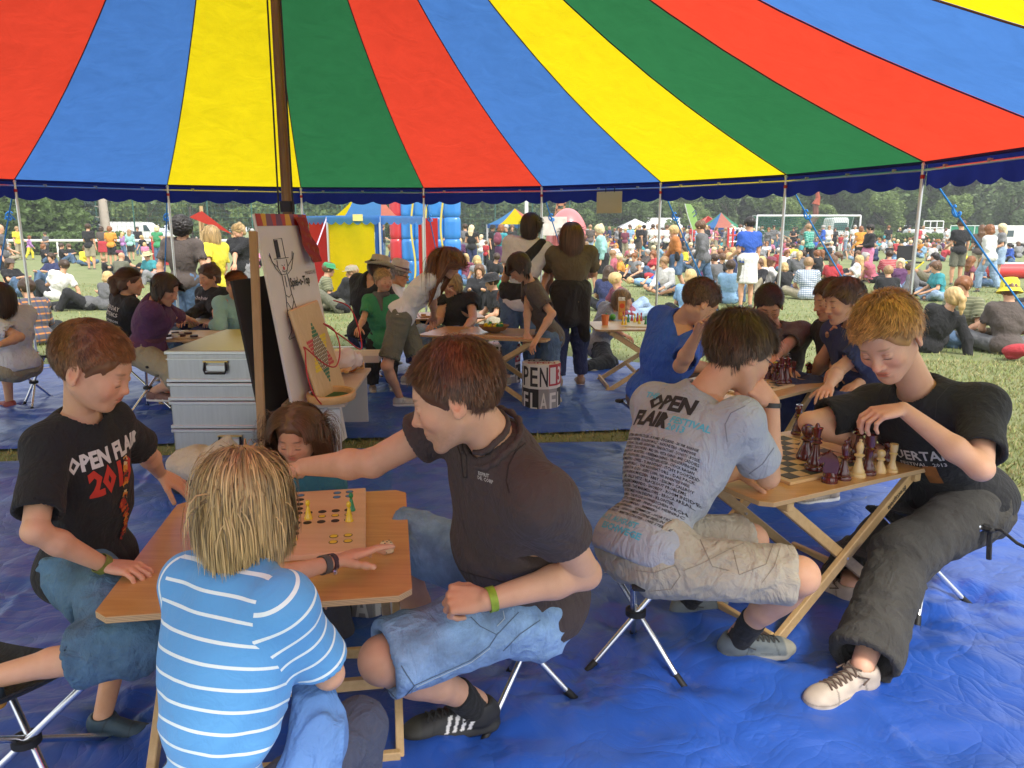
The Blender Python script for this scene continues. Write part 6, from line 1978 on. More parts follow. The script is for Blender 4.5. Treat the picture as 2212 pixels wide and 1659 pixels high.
def man_polo():
	s=1.06
	J=joints(s,(1140,1258,'z.48'),(1078,968,1.89),236,(985,856,1.82),(272,20,0),[(1268,1236,'f'),(805,1000,'f')],[(1052,1297,'z.62'),(655,1008,'f')],[(835,1500,'n'),(850,1215,'f')],[(1030,1515,'z.12'),(935,1420,'z.10')],to=[(905,1600),(900,1450)],hipyaw=265,sw=.19,hs=1.04,drop=.025)
	hl_={'L':dict(d=V3(-1,.15,-.05),n=V3(.05,.55,-.8),curls=[(1.1,1.4,.8)]*4,thumb=(.6,.5,.5),spread=.02),'R':dict(d=V3(-1,.1,-.25),n=V3(0,0,-1),curl=(.25,.5,.3))}
	pm=fabric((.060,.040,.036),.92)
	o=person('man in dark brown polo shirt stretching his arm across the ludo table',J,s,1.06,vb=.006,vf=.0032,top=dict(mat=pm,sleeve=.25,hem=.045,name='polo_shirt',hemw=.180,fold=.008,neck=.060,collar=True),belly=.85,stubble=.45,bottom=dict(mat=denim((.16,.25,.38),.8),length=.49,e=.018,loose=.010,name='denim_shorts',fold=.010),shoes=dict(upper=(.018,.018,.018),sole=(.03,.03,.028),stripes=(.72,.70,.66),toe=(.035,.035,.03),laces=(.03,.03,.03),socks=((.012,.012,.012),.10)),hair=dict(style='short',col=(.115,.048,.020),n=15000,length=.036,grav=.12,lift=.009,crown=(0,-.05,.125),sweep=(.3,.9,0),line=.058,side=.0,back=-.06,seed=4,width=.0008,cvar=.6,jitter=.16),hands=hl_,brow=(.16,.09,.05),dbg='H4')
	t=o['root']
	wristband(J['wrL'],J['elL'],s,plain((.25,.35,.02),.6,var=.5,scale=60),.020,.029,.012,t)
	r,f,up=body_frame(J);S=SDF();n=J['nek'];tp=hl(J['head'],J['hM'],s,0,-.02,-.045);nd=nrm(tp-n)
	c=n+nd*.064*s
	ring=[c+(r*math.cos(a)*.064+f*math.sin(a)*.060)*s+nd*(.022-.040*max(0,math.sin(a)))*s for a in np.linspace(R(112),R(428),16)]
	for a,b in zip(ring,ring[1:]):
		S.cap(a,b,.008,None,.004);S.cap(a-nd*.03+nrm(a-c)*.024,b-nd*.03+nrm(b-c)*.024,.006,None,.016)
	V,Q,N=S.verts(.0045);link('collar',mesh_np('collar',V,Q,mat=pm),t)
	dk=plain((.028,.019,.017),.9);Z4=(700,960,.3888);Z5=(760,1280,.3857)
	stitch(o['topV'],o['topQ'],[[(1475,700),(1455,620),(1470,520),(1520,430),(1580,380)],[(1120,340),(1165,460),(1180,600)],[(1150,350),(1200,460),(1205,600),(1180,600)],[(1100,1180),(1300,1240),(1520,1290)]],dk,t,.0018,crop=Z4)
	sq,lq=plain((.10,.15,.22),.9),plain((.45,.52,.58),.9);b=o['bottom'].data
	bV=np.array([v.co for v in b.vertices]);bQ=[tuple(p.vertices)for p in b.polygons]
	stitch(bV,bQ,[[(620,1230),(720,1120),(900,1040),(1080,960),(1200,870),(1260,780)],[(440,1000),(500,1110),(600,1210)],[(1080,680),(1140,740),(1250,795),(1390,650)],[(630,995),(670,1060),(715,1125)],[(1290,900),(1400,790),(1530,700)]],sq,t,.0017,crop=Z5)
	stitch(bV,bQ,[[(625,1245),(728,1132),(905,1052),(1085,972),(1205,882)],[(1290,640),(1300,690),(1250,740)]],lq,t,.0012,crop=Z5)
	bvh=BVHTree.FromPolygons([tuple(v)for v in o['topV']],[tuple(q)for q in o['topQ']])
	for txt,x,y in(('ESPRIT',1310,592),('DE. CORP',1322,625)):
		h,n_=on_cloth(bvh,*zc(x,y,*Z4));v,fc=text_geo(txt,.013,.0003,1,0,'CENTER',1)
		ux=nrm(np.cross((0,0,1),n_));uy=np.cross(n_,ux);decal('chest_lettering',0,0,v,fc,plain((.5,.47,.42),.7),h,ux,uy,-n_,.0012,t,bvh)
	return J,o
man_polo()
stool([gz(1045,1605),gz(1245,1515),V3(-.01,2.44,0)],'tripod stool with aluminium legs under the man in the brown polo',.43)
def youth_grey():
	s=1.02
	J=joints(s,(1392,1178,'z.50'),(1512,862,2.60),50,(1598,764,2.62),(72,28,6),[(1500,1060,'f'),(1712,1032,2.68)],[(1592,1022,'z.66'),(1668,868,2.60)],[(1640,1120,'f'),(1718,1155,'n')],[(1480,1292,'z.11'),(1592,1372,'z.11')],to=[(1535,1318),(1680,1415)],hipyaw=70,hs=1.12,sw=.175)
	wr=J['wrR'];hd=nrm(J['head']+V3(.03,-.03,-.09)-wr)
	hands={'R':dict(d=hd,n=nrm(V3(-.3,.8,-.2)),curls=[(1.2,1.4,.9)]*4,thumb=(.5,.5,.4),spread=.02),'L':dict(d=V3(.8,-.3,0),n=V3(0,0,-1),curls=[(.9,1.1,.6)]*4)}
	gm=fabric((.36,.38,.43),.95,var=.10)
	o=person('youth in heather grey festival T-shirt chin on fist over the nearest chess board',J,s,1.04,vb=.006,vf=.0032,top=dict(mat=gm,sleeve=.36,hem=.065,hemw=.158,fold=.009,loose=.018,seed=3),bottom=dict(mat=fabric((.42,.37,.29),.95),length=.47,e=.012,loose=.010,name='cargo_shorts',fold=.010),shoes=dict(upper=(.10,.12,.13),sole=(.30,.29,.25),toe=(.26,.25,.21),laces=(.05,.05,.05),socks=((.015,.015,.016),.13)),hair=dict(style='short',col=(.085,.045,.020),n=15000,length=.060,grav=.10,lift=.018,crown=(0,-.06,.12),sweep=(.1,1,.1),line=.055,side=.005,back=-.055,seed=9,width=.0009,cvar=.6,jitter=.26),hands=hands,brow=(.1,.06,.03),dbg='H5')
	t=o['root'];r,f,up=body_frame(J);V,Q=o['topV'],o['topQ']
	bvh=BVHTree.FromPolygons([tuple(v)for v in V],[tuple(q)for q in Q])
	ink,cy=plain((.025,.022,.025),.8),plain((.10,.42,.58),.8)
	mid=J['che']*1.0
	def pr(txt,x,y,size,mt,sx=1.0,bold=0.0,al='CENTER',sub=.03,sh=0):
		v,fc=text_geo(txt,size,bold,sx,sh,al,1,1.0,sub)
		decal('shirt_lettering',V,Q,v,fc,mt,J['nek']-up*.0+r*x+up*y-f*.12,r,up,f,parent=t,bvh=bvh)
	pr('THE',-.13,-.055,.030,cy,1.0,.001)
	pr('OPEN',-.025,-.095,.078,ink,.98,.004)
	pr('FLAIR',-.075,-.165,.078,ink,.86,.004)
	pr('FESTIVAL',.085,-.140,.034,cy,1.0,.001);pr('2013',.05,-.168,.034,cy,1.0,.001)
	L=['FUETTERN VERBOTEN STILLER - IN FLAMES - DEICHKIND - SKUNK ANANSIE','THE GASLIGHT ANTHEM - FLOGGING MOLLY - ALKALINE TRIO - PENNYWISE','TOCOTRONIC - THE HIVES - KATATONIA - FEAR FACTORY - DONOTS - BOSSE','KONTRUST - THIS IS THE END - MAD SIN - VISTA CHINO - MAD CADDIES','THE BLACKOUT - MONSTERS - UEBERMACHING - TRIGGERFINGER','SUPERSHIRT - THE REVOLVERS - GROSSSTADTGEFLUESTER - CHUCK RAGAN','HOFFMAESTRO - SWISS - TURBOSTAAT - ITCHY POOPZKID','ROYAL REPUBLIC - THE RESIGNATORS - DAS PACK','ABBOT - THE INSPECTOR CLUZO - ASSERT COIN - WE INVENTED PARIS','EISBRECHER - WOHNRAUMHELDEN - ABBY - ESKIMO CALLBOY','BLAME - SALLY HITZ - BLACKOUT PROBLEMS','FAMOUS - KILLERKOMMANDO - SHORDY - ROOM INSIDE','VIERKANTTRETLAGER - THE MARSMELLOWS - BROCA AREAL','DIE TEXTMEE VON DELPHI - KLONTIK','OLIVER KRAMER - THE FUCHS HORNISSCHEN ORCHESTRA','BESTECK - ETTA STREICHER - FINN-OLE HEINRICH','TOBY HOFFMANN - BEMBERS','CASPAR WEHRMANN - GYMMICK - HORTKIND','MARTIAL - NEWCOMER SZENE BERLIN','SEBASTIAN SCHNOY - MARTIN STRATER - UWE STEIMLE']
	for i,q in enumerate(L):pr(q,-.005-.01*math.sin(i*1.7),-.212-i*.0142,.0130,ink,1.0*min(1.0,.35/(len(q)*.0079)),.0002,sub=.05)
	pr('8.-11. AUGUST',-.03,-.515,.028,cy,1.0,.0008);pr('ESCHWEGE',.0,-.545,.030,cy,1.1,.0012)
	wristband(J['wrR'],J['elR'],s,plain((.03,.03,.03),.5,var=.6,scale=90),.017,.028,.012,t)
	dk=plain((.22,.23,.26),.9);stitch(V,Q,[[(935,1120),(920,1000),(960,920),(1060,870)],[(1085,1340),(1180,1270),(1255,1160)]],dk,t,.0016,crop=(1480,700,.3616))
	b=o['bottom'].data;bV=np.array([v.co for v in b.vertices]);bQ=[tuple(p.vertices)for p in b.polygons]
	stitch(bV,bQ,[[(330,400),(420,410),(520,375),(545,425),(500,490),(400,500)],[(560,400),(640,370),(800,290),(1010,200)],[(800,300),(830,420),(960,370),(1000,260)],[(640,250),(700,380),(780,400)],[(940,460),(1000,380),(1040,250)],[(880,140),(930,200),(990,240)]],plain((.27,.235,.18),.9),t,.0012,crop=(1420,1220,.5154))
# glasses
	c,M=J['head'],J['hM'];P=lambda x,y,z:hl(c,M,s,x,y,z)
	m=MB()
	for q in(-1,1):
		m.tube([P(.072*q,-.005,.010),P(.070*q,.05,.012),P(.060*q,.100,.008)],.0016,6)
		m.tube([P(.032*q+.022*math.cos(a),.104,.002+.015*math.sin(a))for a in np.linspace(0,6.28,15)],.0013,5)
	m.tube([P(-.01,.106,.006),P(.01,.106,.006)],.0014,5);m.obj('glasses',plain((.03,.03,.03),.4),t,True)
	m=MB();wl=J['elR']*.72+J['wrR']*.28;d=nrm(J['wrR']-J['elR']);ax=frame(d)
	m.tube([wl+(ax[0]*math.cos(a)+ax[2]*math.sin(a))*.043 for a in np.linspace(0,6.28,22)],.0012,5);m.obj('gold_bracelet',plain((.75,.55,.15),.3,.8),t,True)
youth_grey()
stool([gz(1265,1455),gz(1480,1490),gz(1367,1372)],'tripod stool with black seat under the youth in the grey T-shirt',.42,tie=0)
def blond_player():
	s=1.11
	J=joints(s,V3(1.87,3.03,.46),(1985,846,2.92),232,(1918,730,2.80),(228,36,-10),[(2118,1012,'n'),(1752,925,'n')],[(1950,884,'n'),(1868,965,'z.66')],[(1935,1172,'n'),(1865,1190,'f')],[(1862,1440,'z.11'),(1835,1262,'z.11')],to=[(1780,1520),(1790,1290)],hipyaw=250,sw=.185,hs=1.14,drop=.07,lens=(.28,.25,.48,.46))
	hands={'L':dict(d=V3(-1,-.05,-.15),n=nrm(V3(.1,.25,-1)),curls=[(.55,.7,.4),(.6,.8,.4),(.65,.8,.5),(.7,.8,.5)],thumb=(.5,.3,.2),spread=.03),'R':dict(d=V3(.85,-.3,-.05),n=V3(0,0,-1),curls=[(.8,1.1,.6)]*4,thumb=(.4,.3,.3))}
	bm=fabric((.014,.014,.016),.95)
	o=person('blond young man in black T-shirt bending over the nearest chess board',J,s,1.02,vb=.006,vf=.0032,top=dict(mat=bm,sleeve=.38,hem=.09,fold=.010,loose=.020,seed=5),bottom=dict(mat=denim((.035,.033,.030),.45),length=.97,e=.024,name='jeans',fold=.014,flare=.030),shoes=dict(upper=(.42,.35,.28),sole=(.55,.52,.46),laces=(.12,.08,.06)),hair=dict(style='short',col=(.50,.26,.085),n=15000,length=.048,grav=.06,lift=.016,crown=(0,-.07,.115),sweep=(.5,.85,.2),line=.058,side=.002,back=-.065,seed=12,width=.0008,cvar=.55,jitter=.2),hands=hands,brow=(.38,.22,.11),dbg='H6',skin=(.66,.35,.225))
	t=o['root'];r,f,up=body_frame(J);V,Q=o['topV'],o['topQ']
	bvh=BVHTree.FromPolygons([tuple(v)for v in V],[tuple(q)for q in Q])
	wm=plain((.55,.52,.50),.8)
	def pr(txt,x,y,size,mt,sx=1.0,bold=0.0,sub=.03):
		v,fc=text_geo(txt,size,bold,sx,0,'CENTER',1,1.0,sub)
		decal('shirt_lettering',V,Q,v,fc,mt,J['nek']+r*x*-1+up*y+f*.12,-r*-1,up,-f,parent=t,bvh=bvh)
	def pr(txt,x,y,size,mt,sx=1.0,bold=0.0,sub=.03):
		v,fc=text_geo(txt,size,bold,sx,0,'CENTER',1,1.0,sub)
		decal('shirt_lettering',V,Q,v,fc,mt,J['nek']-r*x+up*y+f*.12,-r,up,-f,parent=t,bvh=bvh)
	pr('FEUERTANZ',.0,-.22,.062,wm,.92,.0012);pr('FESTIVAL   2013',.0,-.252,.026,wm,1.0,.0004)
	v,fc=grid_geo(.05,.10,4,6);decal('flame_print',V,Q,v,fc,plain((.28,.10,.02),.8,var=.7,scale=30),J['nek']-r*.02-up*.30+f*.12,-r,up,-f,parent=t,bvh=bvh)
	stitch(V,Q,[[(990,950),(1000,830),(1080,740),(1190,700)]],plain((.03,.03,.033),.9),t,.0018,crop=(1980,700,.3616))
	wristband(J['wrR'],J['elR'],s,plain((.12,.09,.07),.6,var=.6,scale=90),.012,.028,.02,t)
blond_player()
stool([gz(1980,1360),gz(2096,1310),V3(1.60,3.12,0)],'tripod stool under the blond chess player in black',.43,tie=2)
def boy_black():
	s=.82
	J=joints(s,V3(-1.27,2.12,.60),(172,905,2.06),118,(200,797,2.04),(86,26,0),[(325,975,'f'),(84,1150,'n')],[(362,1040,'z.66'),(228,1222,'z.65')],[(236,1420,'f'),(262,1400,'n')],[(222,1545,'z.08'),(-40,1470,'z.44')],to=[(292,1592),np.array([-1.9,1.9,.40])],hipyaw=80,hs=1.24,sw=.125,shift=(.02,0),lens=(.30,.27,.44,.43))
	hands={'R':dict(d=V3(.9,-.1,-.05),n=V3(0,0,-1),curls=[(.5,.7,.5)]*4,thumb=(.5,.2,.2),s=1.1),'L':dict(d=V3(.55,.35,-.55),n=V3(-.4,.1,-.6),curl=(.15,.3,.2),spread=.18,s=1.1)}
	bm=fabric((.014,.013,.014),.95)
	o=person('boy in black festival T-shirt kneeling on a stool at the ludo table',J,s,.98,child=1,vb=.0055,vf=.003,top=dict(mat=bm,sleeve=.40,hem=.17,fold=.006,loose=.012,seed=1),belly=.35,bottom=dict(mat=denim((.060,.12,.19),.7),length=.70,e=.03,name='jeans_shorts',fold=.011,flare=.018),shoes=dict(upper=(.03,.06,.09),sole=(.5,.22,.03)),hair=dict(style='short',col=(.20,.085,.030),n=14000,length=.024,grav=.05,lift=.006,crown=(0,-.07,.11),sweep=(.1,1,-.1),line=.060,side=.008,back=-.052,seed=21,width=.0008,cvar=.55,jitter=.16),hands=hands,brow=(.3,.17,.09),dbg='H1',skin=(.62,.32,.195))
	t=o['root'];r,f,up=body_frame(J);V,Q=o['topV'],o['topQ'];bvh=BVHTree.FromPolygons([tuple(v)for v in V],[tuple(q)for q in Q])
	def pr(txt,x,y,size,mt,sx=1.0,bold=0.0,sub=.02,rot=0):
		v,fc=text_geo(txt,size,bold,sx,0,'CENTER',1,1.0,sub);c_,s_=math.cos(rot),math.sin(rot)
		decal('shirt_lettering',V,Q,[(a*c_-b*s_,a*s_+b*c_)for a,b in v],fc,mt,J['nek']-r*x+up*y+f*.12,-r,up,-f,parent=t,bvh=bvh)
	pr('OPEN FLAIR',.01,-.105,.062,plain((.62,.60,.60),.8),.78,.003)
	pr('2013',.01,-.185,.098,plain((.52,.035,.02),.8),.80,.005)
	g=random.Random(3)
	for i in range(46):
		u=i/46;a=u*2.4;x=.06-.05*u+.028*math.cos(a*3)*(u>.6);y=-.12-.23*u+.02*math.sin(a*5)
		v,fc=grid_geo(.016+.02*g.random()*(u>.5),.010+.014*g.random(),2,2);rt=g.uniform(0,3)
		decal('flame_print',V,Q,[(p*math.cos(rt)-q*math.sin(rt),p*math.sin(rt)+q*math.cos(rt))for p,q in v],fc,plain(g.choice([(.50,.08,.01),(.6,.25,.03),(.30,.02,.01),(.62,.50,.28),(.02,.02,.02)]),.8),J['nek']-r*x+up*y+f*.12,-r,up,-f,parent=t,bvh=bvh,off=.0020+.0001*i)
	wristband(J['wrR'],J['elR'],s,plain((.16,.18,.03),.6,var=.7,scale=90),.020,.031,.012,t)
boy_black()
fz=gz(259,1590);stool([fz,V3(-1.52,1.72,0),V3(-1.10,1.66,0)],'tripod stool on which the boy in the black T-shirt kneels',.42,center=(-1.30,1.80))
def boy_striped():
	s=.80
	J=joints(s,(450,1770,'z.44'),(515,1235,'z.89'),12,(524,1098,1.42),(14,34,0),[(455,1268,'n'),(716,1500,'n')],[(738,1212,'z.66'),(640,1560,'f')],[None,None],[None,None],hs=1.10,sw=.150,shift=(-.05,0),hipyaw=10,lens=(.33,.33,.44,.43))
	for q,k in(('L',-1),('R',1)):
		J['kn'+q]=J['hip'+q]+V3(.10*k+.05,.34,-.02);J['an'+q]=J['kn'+q]+V3(.0,-.12,-.33);J['to'+q]=J['an'+q]+V3(.03,.14,-.05)
	J['elR']=J['shR']+V3(.06,.08,-.19);J['wrR']=J['elR']+V3(-.10,.17,-.02)
	J['elL']=J['shL']*.35+V3(*gz(470,1275,.74))*.65;J['elL']=J['shL']+nrm(J['elL']-J['shL'])*.23
	hands={'L':dict(d=nrm(V3(.75,.55,.10)),n=nrm(V3(.1,-.2,-1)),curls=[(-.1,.2,.1),(.0,.25,.15),(.2,.3,.2),(.3,.4,.2)],spread=.26,thumb=(.95,-.1,.0),s=1.15)}
	sm=stripes_mat((.10,.33,.66),(.72,.80,.82),.040,.0062)
	o=person('blond boy seen from behind in blue and white striped T-shirt reaching past the ludo board',J,s,.96,child=1,vb=.0055,vf=.003,top=dict(mat=sm,sleeve=.40,hem=.14,fold=.007,loose=.022,e=.014,seed=7,neck=.07),bottom=dict(mat=fabric((.05,.06,.10),.9),length=.9,name='trousers'),shoes=dict(upper=(.05,.05,.06)),hair=dict(style='cap',col=(.42,.285,.125),n=17000,length=.150,grav=.80,lift=.020,crown=(0,-.055,.115),line=.03,side=-.05,back=-.085,seed=31,width=.0013,jitter=.30,lenvar=.62,cvar=.7,thick=.010),hands=hands,dbg='H2',skin=(.62,.32,.195))
	t=o['root']
	wristband(J['wrL'],J['elL'],s,plain((.08,.08,.08),.5),.020,.030,.035,t,'watch_strap')
	wristband(J['wrL'],J['elL'],s,plain((.05,.03,.04),.5,var=.7,scale=90),.014,.029,.010,t)
	m=MB();p=J['wrL']+V3(.01,-.03,-.012);m.box(p,(.010,.022,.012),bev=.002);m.obj('band_clasp',plain((.7,.7,.7),.3,1.0),t)
# jacket tied at the side
	S=SDF();a,b,c_=gz(690,1480,.52),gz(690,1600,.40),gz(650,1760,.30)
	a,b,c_=aY(668,1470,1.42),aY(690,1590,1.36),aY(650,1720,1.30)
	S.chain([a,b,c_],[.035,.048,.06],.03);V,Q,N=S.verts(.006);V=V+N*(fold_noise(V,(.1,.2,1),.035,4,4)*.014)[:,None]
	link('jacket',mesh_np('jacket',V,Q,mat=fabric((.10,.22,.50),.9)),None,'light blue jacket hanging beside the boy in the striped T-shirt','jacket')
boy_striped()
def girl_behind():
	s=.74
	J=joints(s,V3(-.80,2.80,.30),(655,1020,2.76),190,(643,942,2.70),(186,20,0),[(600,1080,'n'),(725,1085,'n')],[(620,1085,'z.66'),(690,1085,'z.66')],[None,None],[None,None],hs=1.18,sw=.15)
	for q,k in(('L',1),('R',-1)):
		J['el'+q]=J['sh'+q]+V3(.03*k,-.02,-.20);J['wr'+q]=J['el'+q]+V3(-.02*k,-.12,-.10)
		J['kn'+q]=J['hip'+q]+V3(.08*k,-.16,-.25);J['an'+q]=J['kn'+q]+V3(.0,.28,-.10);J['to'+q]=J['an'+q]+V3(0,.1,0)
	o=person('girl with long brown hair and teal shirt looking down beyond the ludo table',J,s,.95,child=1,fem=.4,vb=.006,vf=.0026,top=dict(mat=fabric((.035,.16,.20),.9),sleeve=.4,hem=.1),bottom=dict(mat=fabric((.05,.05,.08),.9),length=.9),hair=dict(style='cap',col=(.16,.080,.036),n=12000,length=.27,grav=.92,lift=.016,crown=(0,-.02,.125),part=.0,line=.086,side=-.03,back=-.09,seed=41,width=.0012,jitter=.10,steps=10,cvar=.45,tip=lambda p:np.where(p[:,1]>.03,.85,1.0)),hands={'L':dict(n=V3(0,0,-1)),'R':dict(n=V3(0,0,-1))},brow=(.15,.09,.05),dbg='H3',skin=(.60,.315,.19))
girl_behind()
# ------------------------------------------------------------------ people at the tables farther back
HC=dict(bk=(.018,.014,.012),dk=(.05,.028,.016),br=(.12,.06,.03),rb=(.20,.075,.025),bl=(.50,.34,.15),lb=(.62,.50,.30),gr=(.35,.33,.31),rd=(.34,.12,.03),sb=(.30,.18,.09))
FC=dict(k=(.018,.018,.02),w=(.74,.72,.70),g=(.13,.13,.135),G=(.24,.24,.25),n=(.03,.04,.11),b=(.03,.10,.45),B=(.25,.42,.62),t=(.05,.30,.34),T=(.30,.55,.52),r=(.45,.04,.05),p=(.10,.035,.10),P=(.40,.20,.45),o=(.72,.30,.04),y=(.80,.66,.05),e=(.10,.08,.07),c=(.33,.29,.20),C=(.17,.16,.10),m=(.20,.05,.08),v=(.05,.28,.12),O=(.48,.18,.05),l=(.55,.57,.62),s=(.14,.14,.10),a=(.45,.12,.16),j=(.07,.12,.20),J=(.22,.30,.42),q=(.50,.72,.12),i=(.62,.22,.36),z=(.13,.10,.055))
def mat_of(c):
	if c in 'jJ':return denim(FC[c],.6)
	if c=='#':return stripes_mat((.30,.05,.04),(.03,.03,.05),.07,.03,(.55,.5,.45))
	if c=='%':return stripes_mat((.60,.64,.68),(.14,.20,.30),.045,.016,(.14,.20,.30))
	if c=='=':return stripes_mat((.42,.06,.07),(.55,.30,.28),.05,.014)
	if c=='&':return stripes_mat((.04,.32,.24),(.25,.50,.42),.09,.030,(.02,.12,.10))
	if c=='*':return stripes_mat((.10,.09,.10),(.55,.22,.07),.09,.022,(.03,.06,.16))
	if c=='~':return stripes_mat((.17,.18,.10),(.30,.30,.18),.045,.012)
	return fabric(FC[c],.9)
def mid(label,s,pel,nek,yaw,head,hy,el,wr,kn=None,an=None,hair=('short','br'),top='k',bot='j',slv=.36,blen=.95,g=1.0,fem=0,child=0,seat=False,hipyaw=None,shoe=(.3,.25,.2),n=2200,hlen=.05,hs=1.05,skin=SKIN,topname='tshirt',hem=.14,hand=None,sw=.18,dbg=None,shoes=True,vb=.010,**hk):
	if kn is None:kn,an=[None,None],[None,None]
	J=joints(s,pel,nek,yaw,head,hy,el,wr,kn,an,hipyaw=hipyaw,hs=hs,sw=sw)
	hy_=R(yaw if hipyaw is None else hipyaw);hf=V3(math.sin(hy_),math.cos(hy_),0);hr=V3(math.cos(hy_),-math.sin(hy_),0)
	if seat:
		for q,k in(('L',-1),('R',1)):
			if kn[0 if q=='L' else 1]is None:
				J['kn'+q]=J['hip'+q]+(hf*.42+hr*.12*k+V3(0,0,-.02))*s;a=J['kn'+q]+hf*.03;a[2]=.09*s;J['kn'+q],J['an'+q]=ik(J['hip'+q],a,.44*s,.43*s,J['kn'+q]+V3(0,0,.3));J['to'+q]=J['an'+q]+hf*.14-V3(0,0,.06)
	elif kn[0]is None:
		for q,k in(('L',-1),('R',1)):
			a=J['hip'+q]+hr*.03*k+hf*.04*k;a[2]=.09*s;L=(J['hip'+q][2]-a[2])/2
			J['kn'+q]=(J['hip'+q]+a)/2+hf*.02;J['an'+q]=a;J['to'+q]=a+hf*.14*s-V3(0,0,.06*s)
	for q in 'LR':J['to'+q][2]=max(.02,min(J['to'+q][2],J['an'+q][2]-.05))
	hk2=dict(style=hair[0]if hair[0]in('short','afro','pony','bun')else 'cap',col=HC[hair[1]],n=n,length=hlen,width=.0024,seed=int(abs(J['head'][0]*100))+3,jitter=.16,lift=.012,cvar=.5)
	if hair[0]=='short':hk2.update(grav=.12,line=.055,side=.0,back=-.06,width=.0018,sweep=(.2,.9,0))
	elif hair[0]in('pony','bun'):hk2.update(grav=0,crown=(0,.16,.04),line=.05,side=-.02,back=-.07,length=.06,width=.0018,jitter=.06,lift=.006)
	elif hair[0]=='afro':hk2.update(n=0)
	else:hk2.update(grav=.94,part=.0,line=.07,side=-.03,back=-.085,steps=8,lift=.006,jitter=.08,length=hlen if hlen>.1 else .28)
	hk2.update(hk)
	if hair[0]=='hat':hk2.update(n=600)
	hem=min(hem,.05)if seat else hem
	o=person(label,J,s,g,fem,child,skin,vb,.0048,top=dict(mat=mat_of(top),sleeve=slv,hem=hem,hemw=.160 if seat else .172,fold=.009,loose=.022,name=topname,seed=int(abs(J['pel'][0])*10)),bottom=dict(mat=mat_of(bot),length=blen,e=.022,fold=.012,loose=.012),shoes=dict(upper=shoe)if shoes else None,hair=hk2,hands=hand or{'L':dict(n=V3(0,0,-1)),'R':dict(n=V3(0,0,-1))},lod=1,brow=sc(HC[hair[1]],.8),dbg=dbg)
	return J,o
def hat(o,J,s,mat,brim,label,crown=.085,h=.11,band=None,tilt=0.0,cat='hat',curl=.03,peak=False):
	c,M=J['head'],J['hM'];hs=s*J.get('hs',1);P=lambda x,y,z:hl(c,M,hs,x,y,z)
	t=empty('hat' if not peak else 'cap',tuple(P(0,0,.07)),label,cat)
	ax=M.copy();m=MB();n=28;V=[];k=crown*1.12
	prof=[(k+brim,.0),(k+brim*.5,-.004),(k,.0),(k*.98,h*.4),(k*.90,h*.85),(k*.6,h),(.001,h*.96)]
	for i,(r_,z_)in enumerate(prof):
		for j in range(n):
			a=2*math.pi*j/n;cx,cy=math.cos(a),math.sin(a);zz=z_+(curl*cx*cx if i==0 else 0)+(curl*.4*cx*cx if i==1 else 0)
			rr=r_
			if peak and i<2:rr=k+(brim if i==0 else brim*.5)*max(0,cy)**.6
			V.append(P(rr*cx*.93,rr*cy*1.12-.012,.060+zz))
	m.add(V,[(i*n+j,i*n+(j+1)%n,(i+1)*n+(j+1)%n,(i+1)*n+j)for i in range(len(prof)-1)for j in range(n)])
	b=m.obj('hat_body',mat,t,'all')
	sm=b.modifiers.new('thickness','SOLIDIFY');sm.thickness=.004
	if band:
		m=MB();V=[P((k*1.0+.003)*math.cos(a)*.93,(k+.003)*math.sin(a)*1.12-.012,z)for z in(.064,.064+h*.3)for a in np.linspace(0,2*math.pi,n,endpoint=False)]
		m.add(V,[(j,(j+1)%n,n+(j+1)%n,n+j)for j in range(n)]);m.obj('hat_band',band,t,'all')
def shades(J,s,par,mat=None):
	c,M=J['head'],J['hM'];hs=s*J.get('hs',1);P=lambda x,y,z:hl(c,M,hs,x,y,z);m=MB();ax=M
	for q in(-1,1):
		m.box(P(.031*q,.100,.003),V3(.046,.006,.028)*hs,ax,bev=.004);m.tube([P(.054*q,.096,.008),P(.078*q,.0,.006)],.003,5)
	m.box(P(0,.104,.008),V3(.02,.004,.006)*hs,ax);m.obj('sunglasses',mat or plain((.015,.012,.012),.15,coat=.8),par,True)
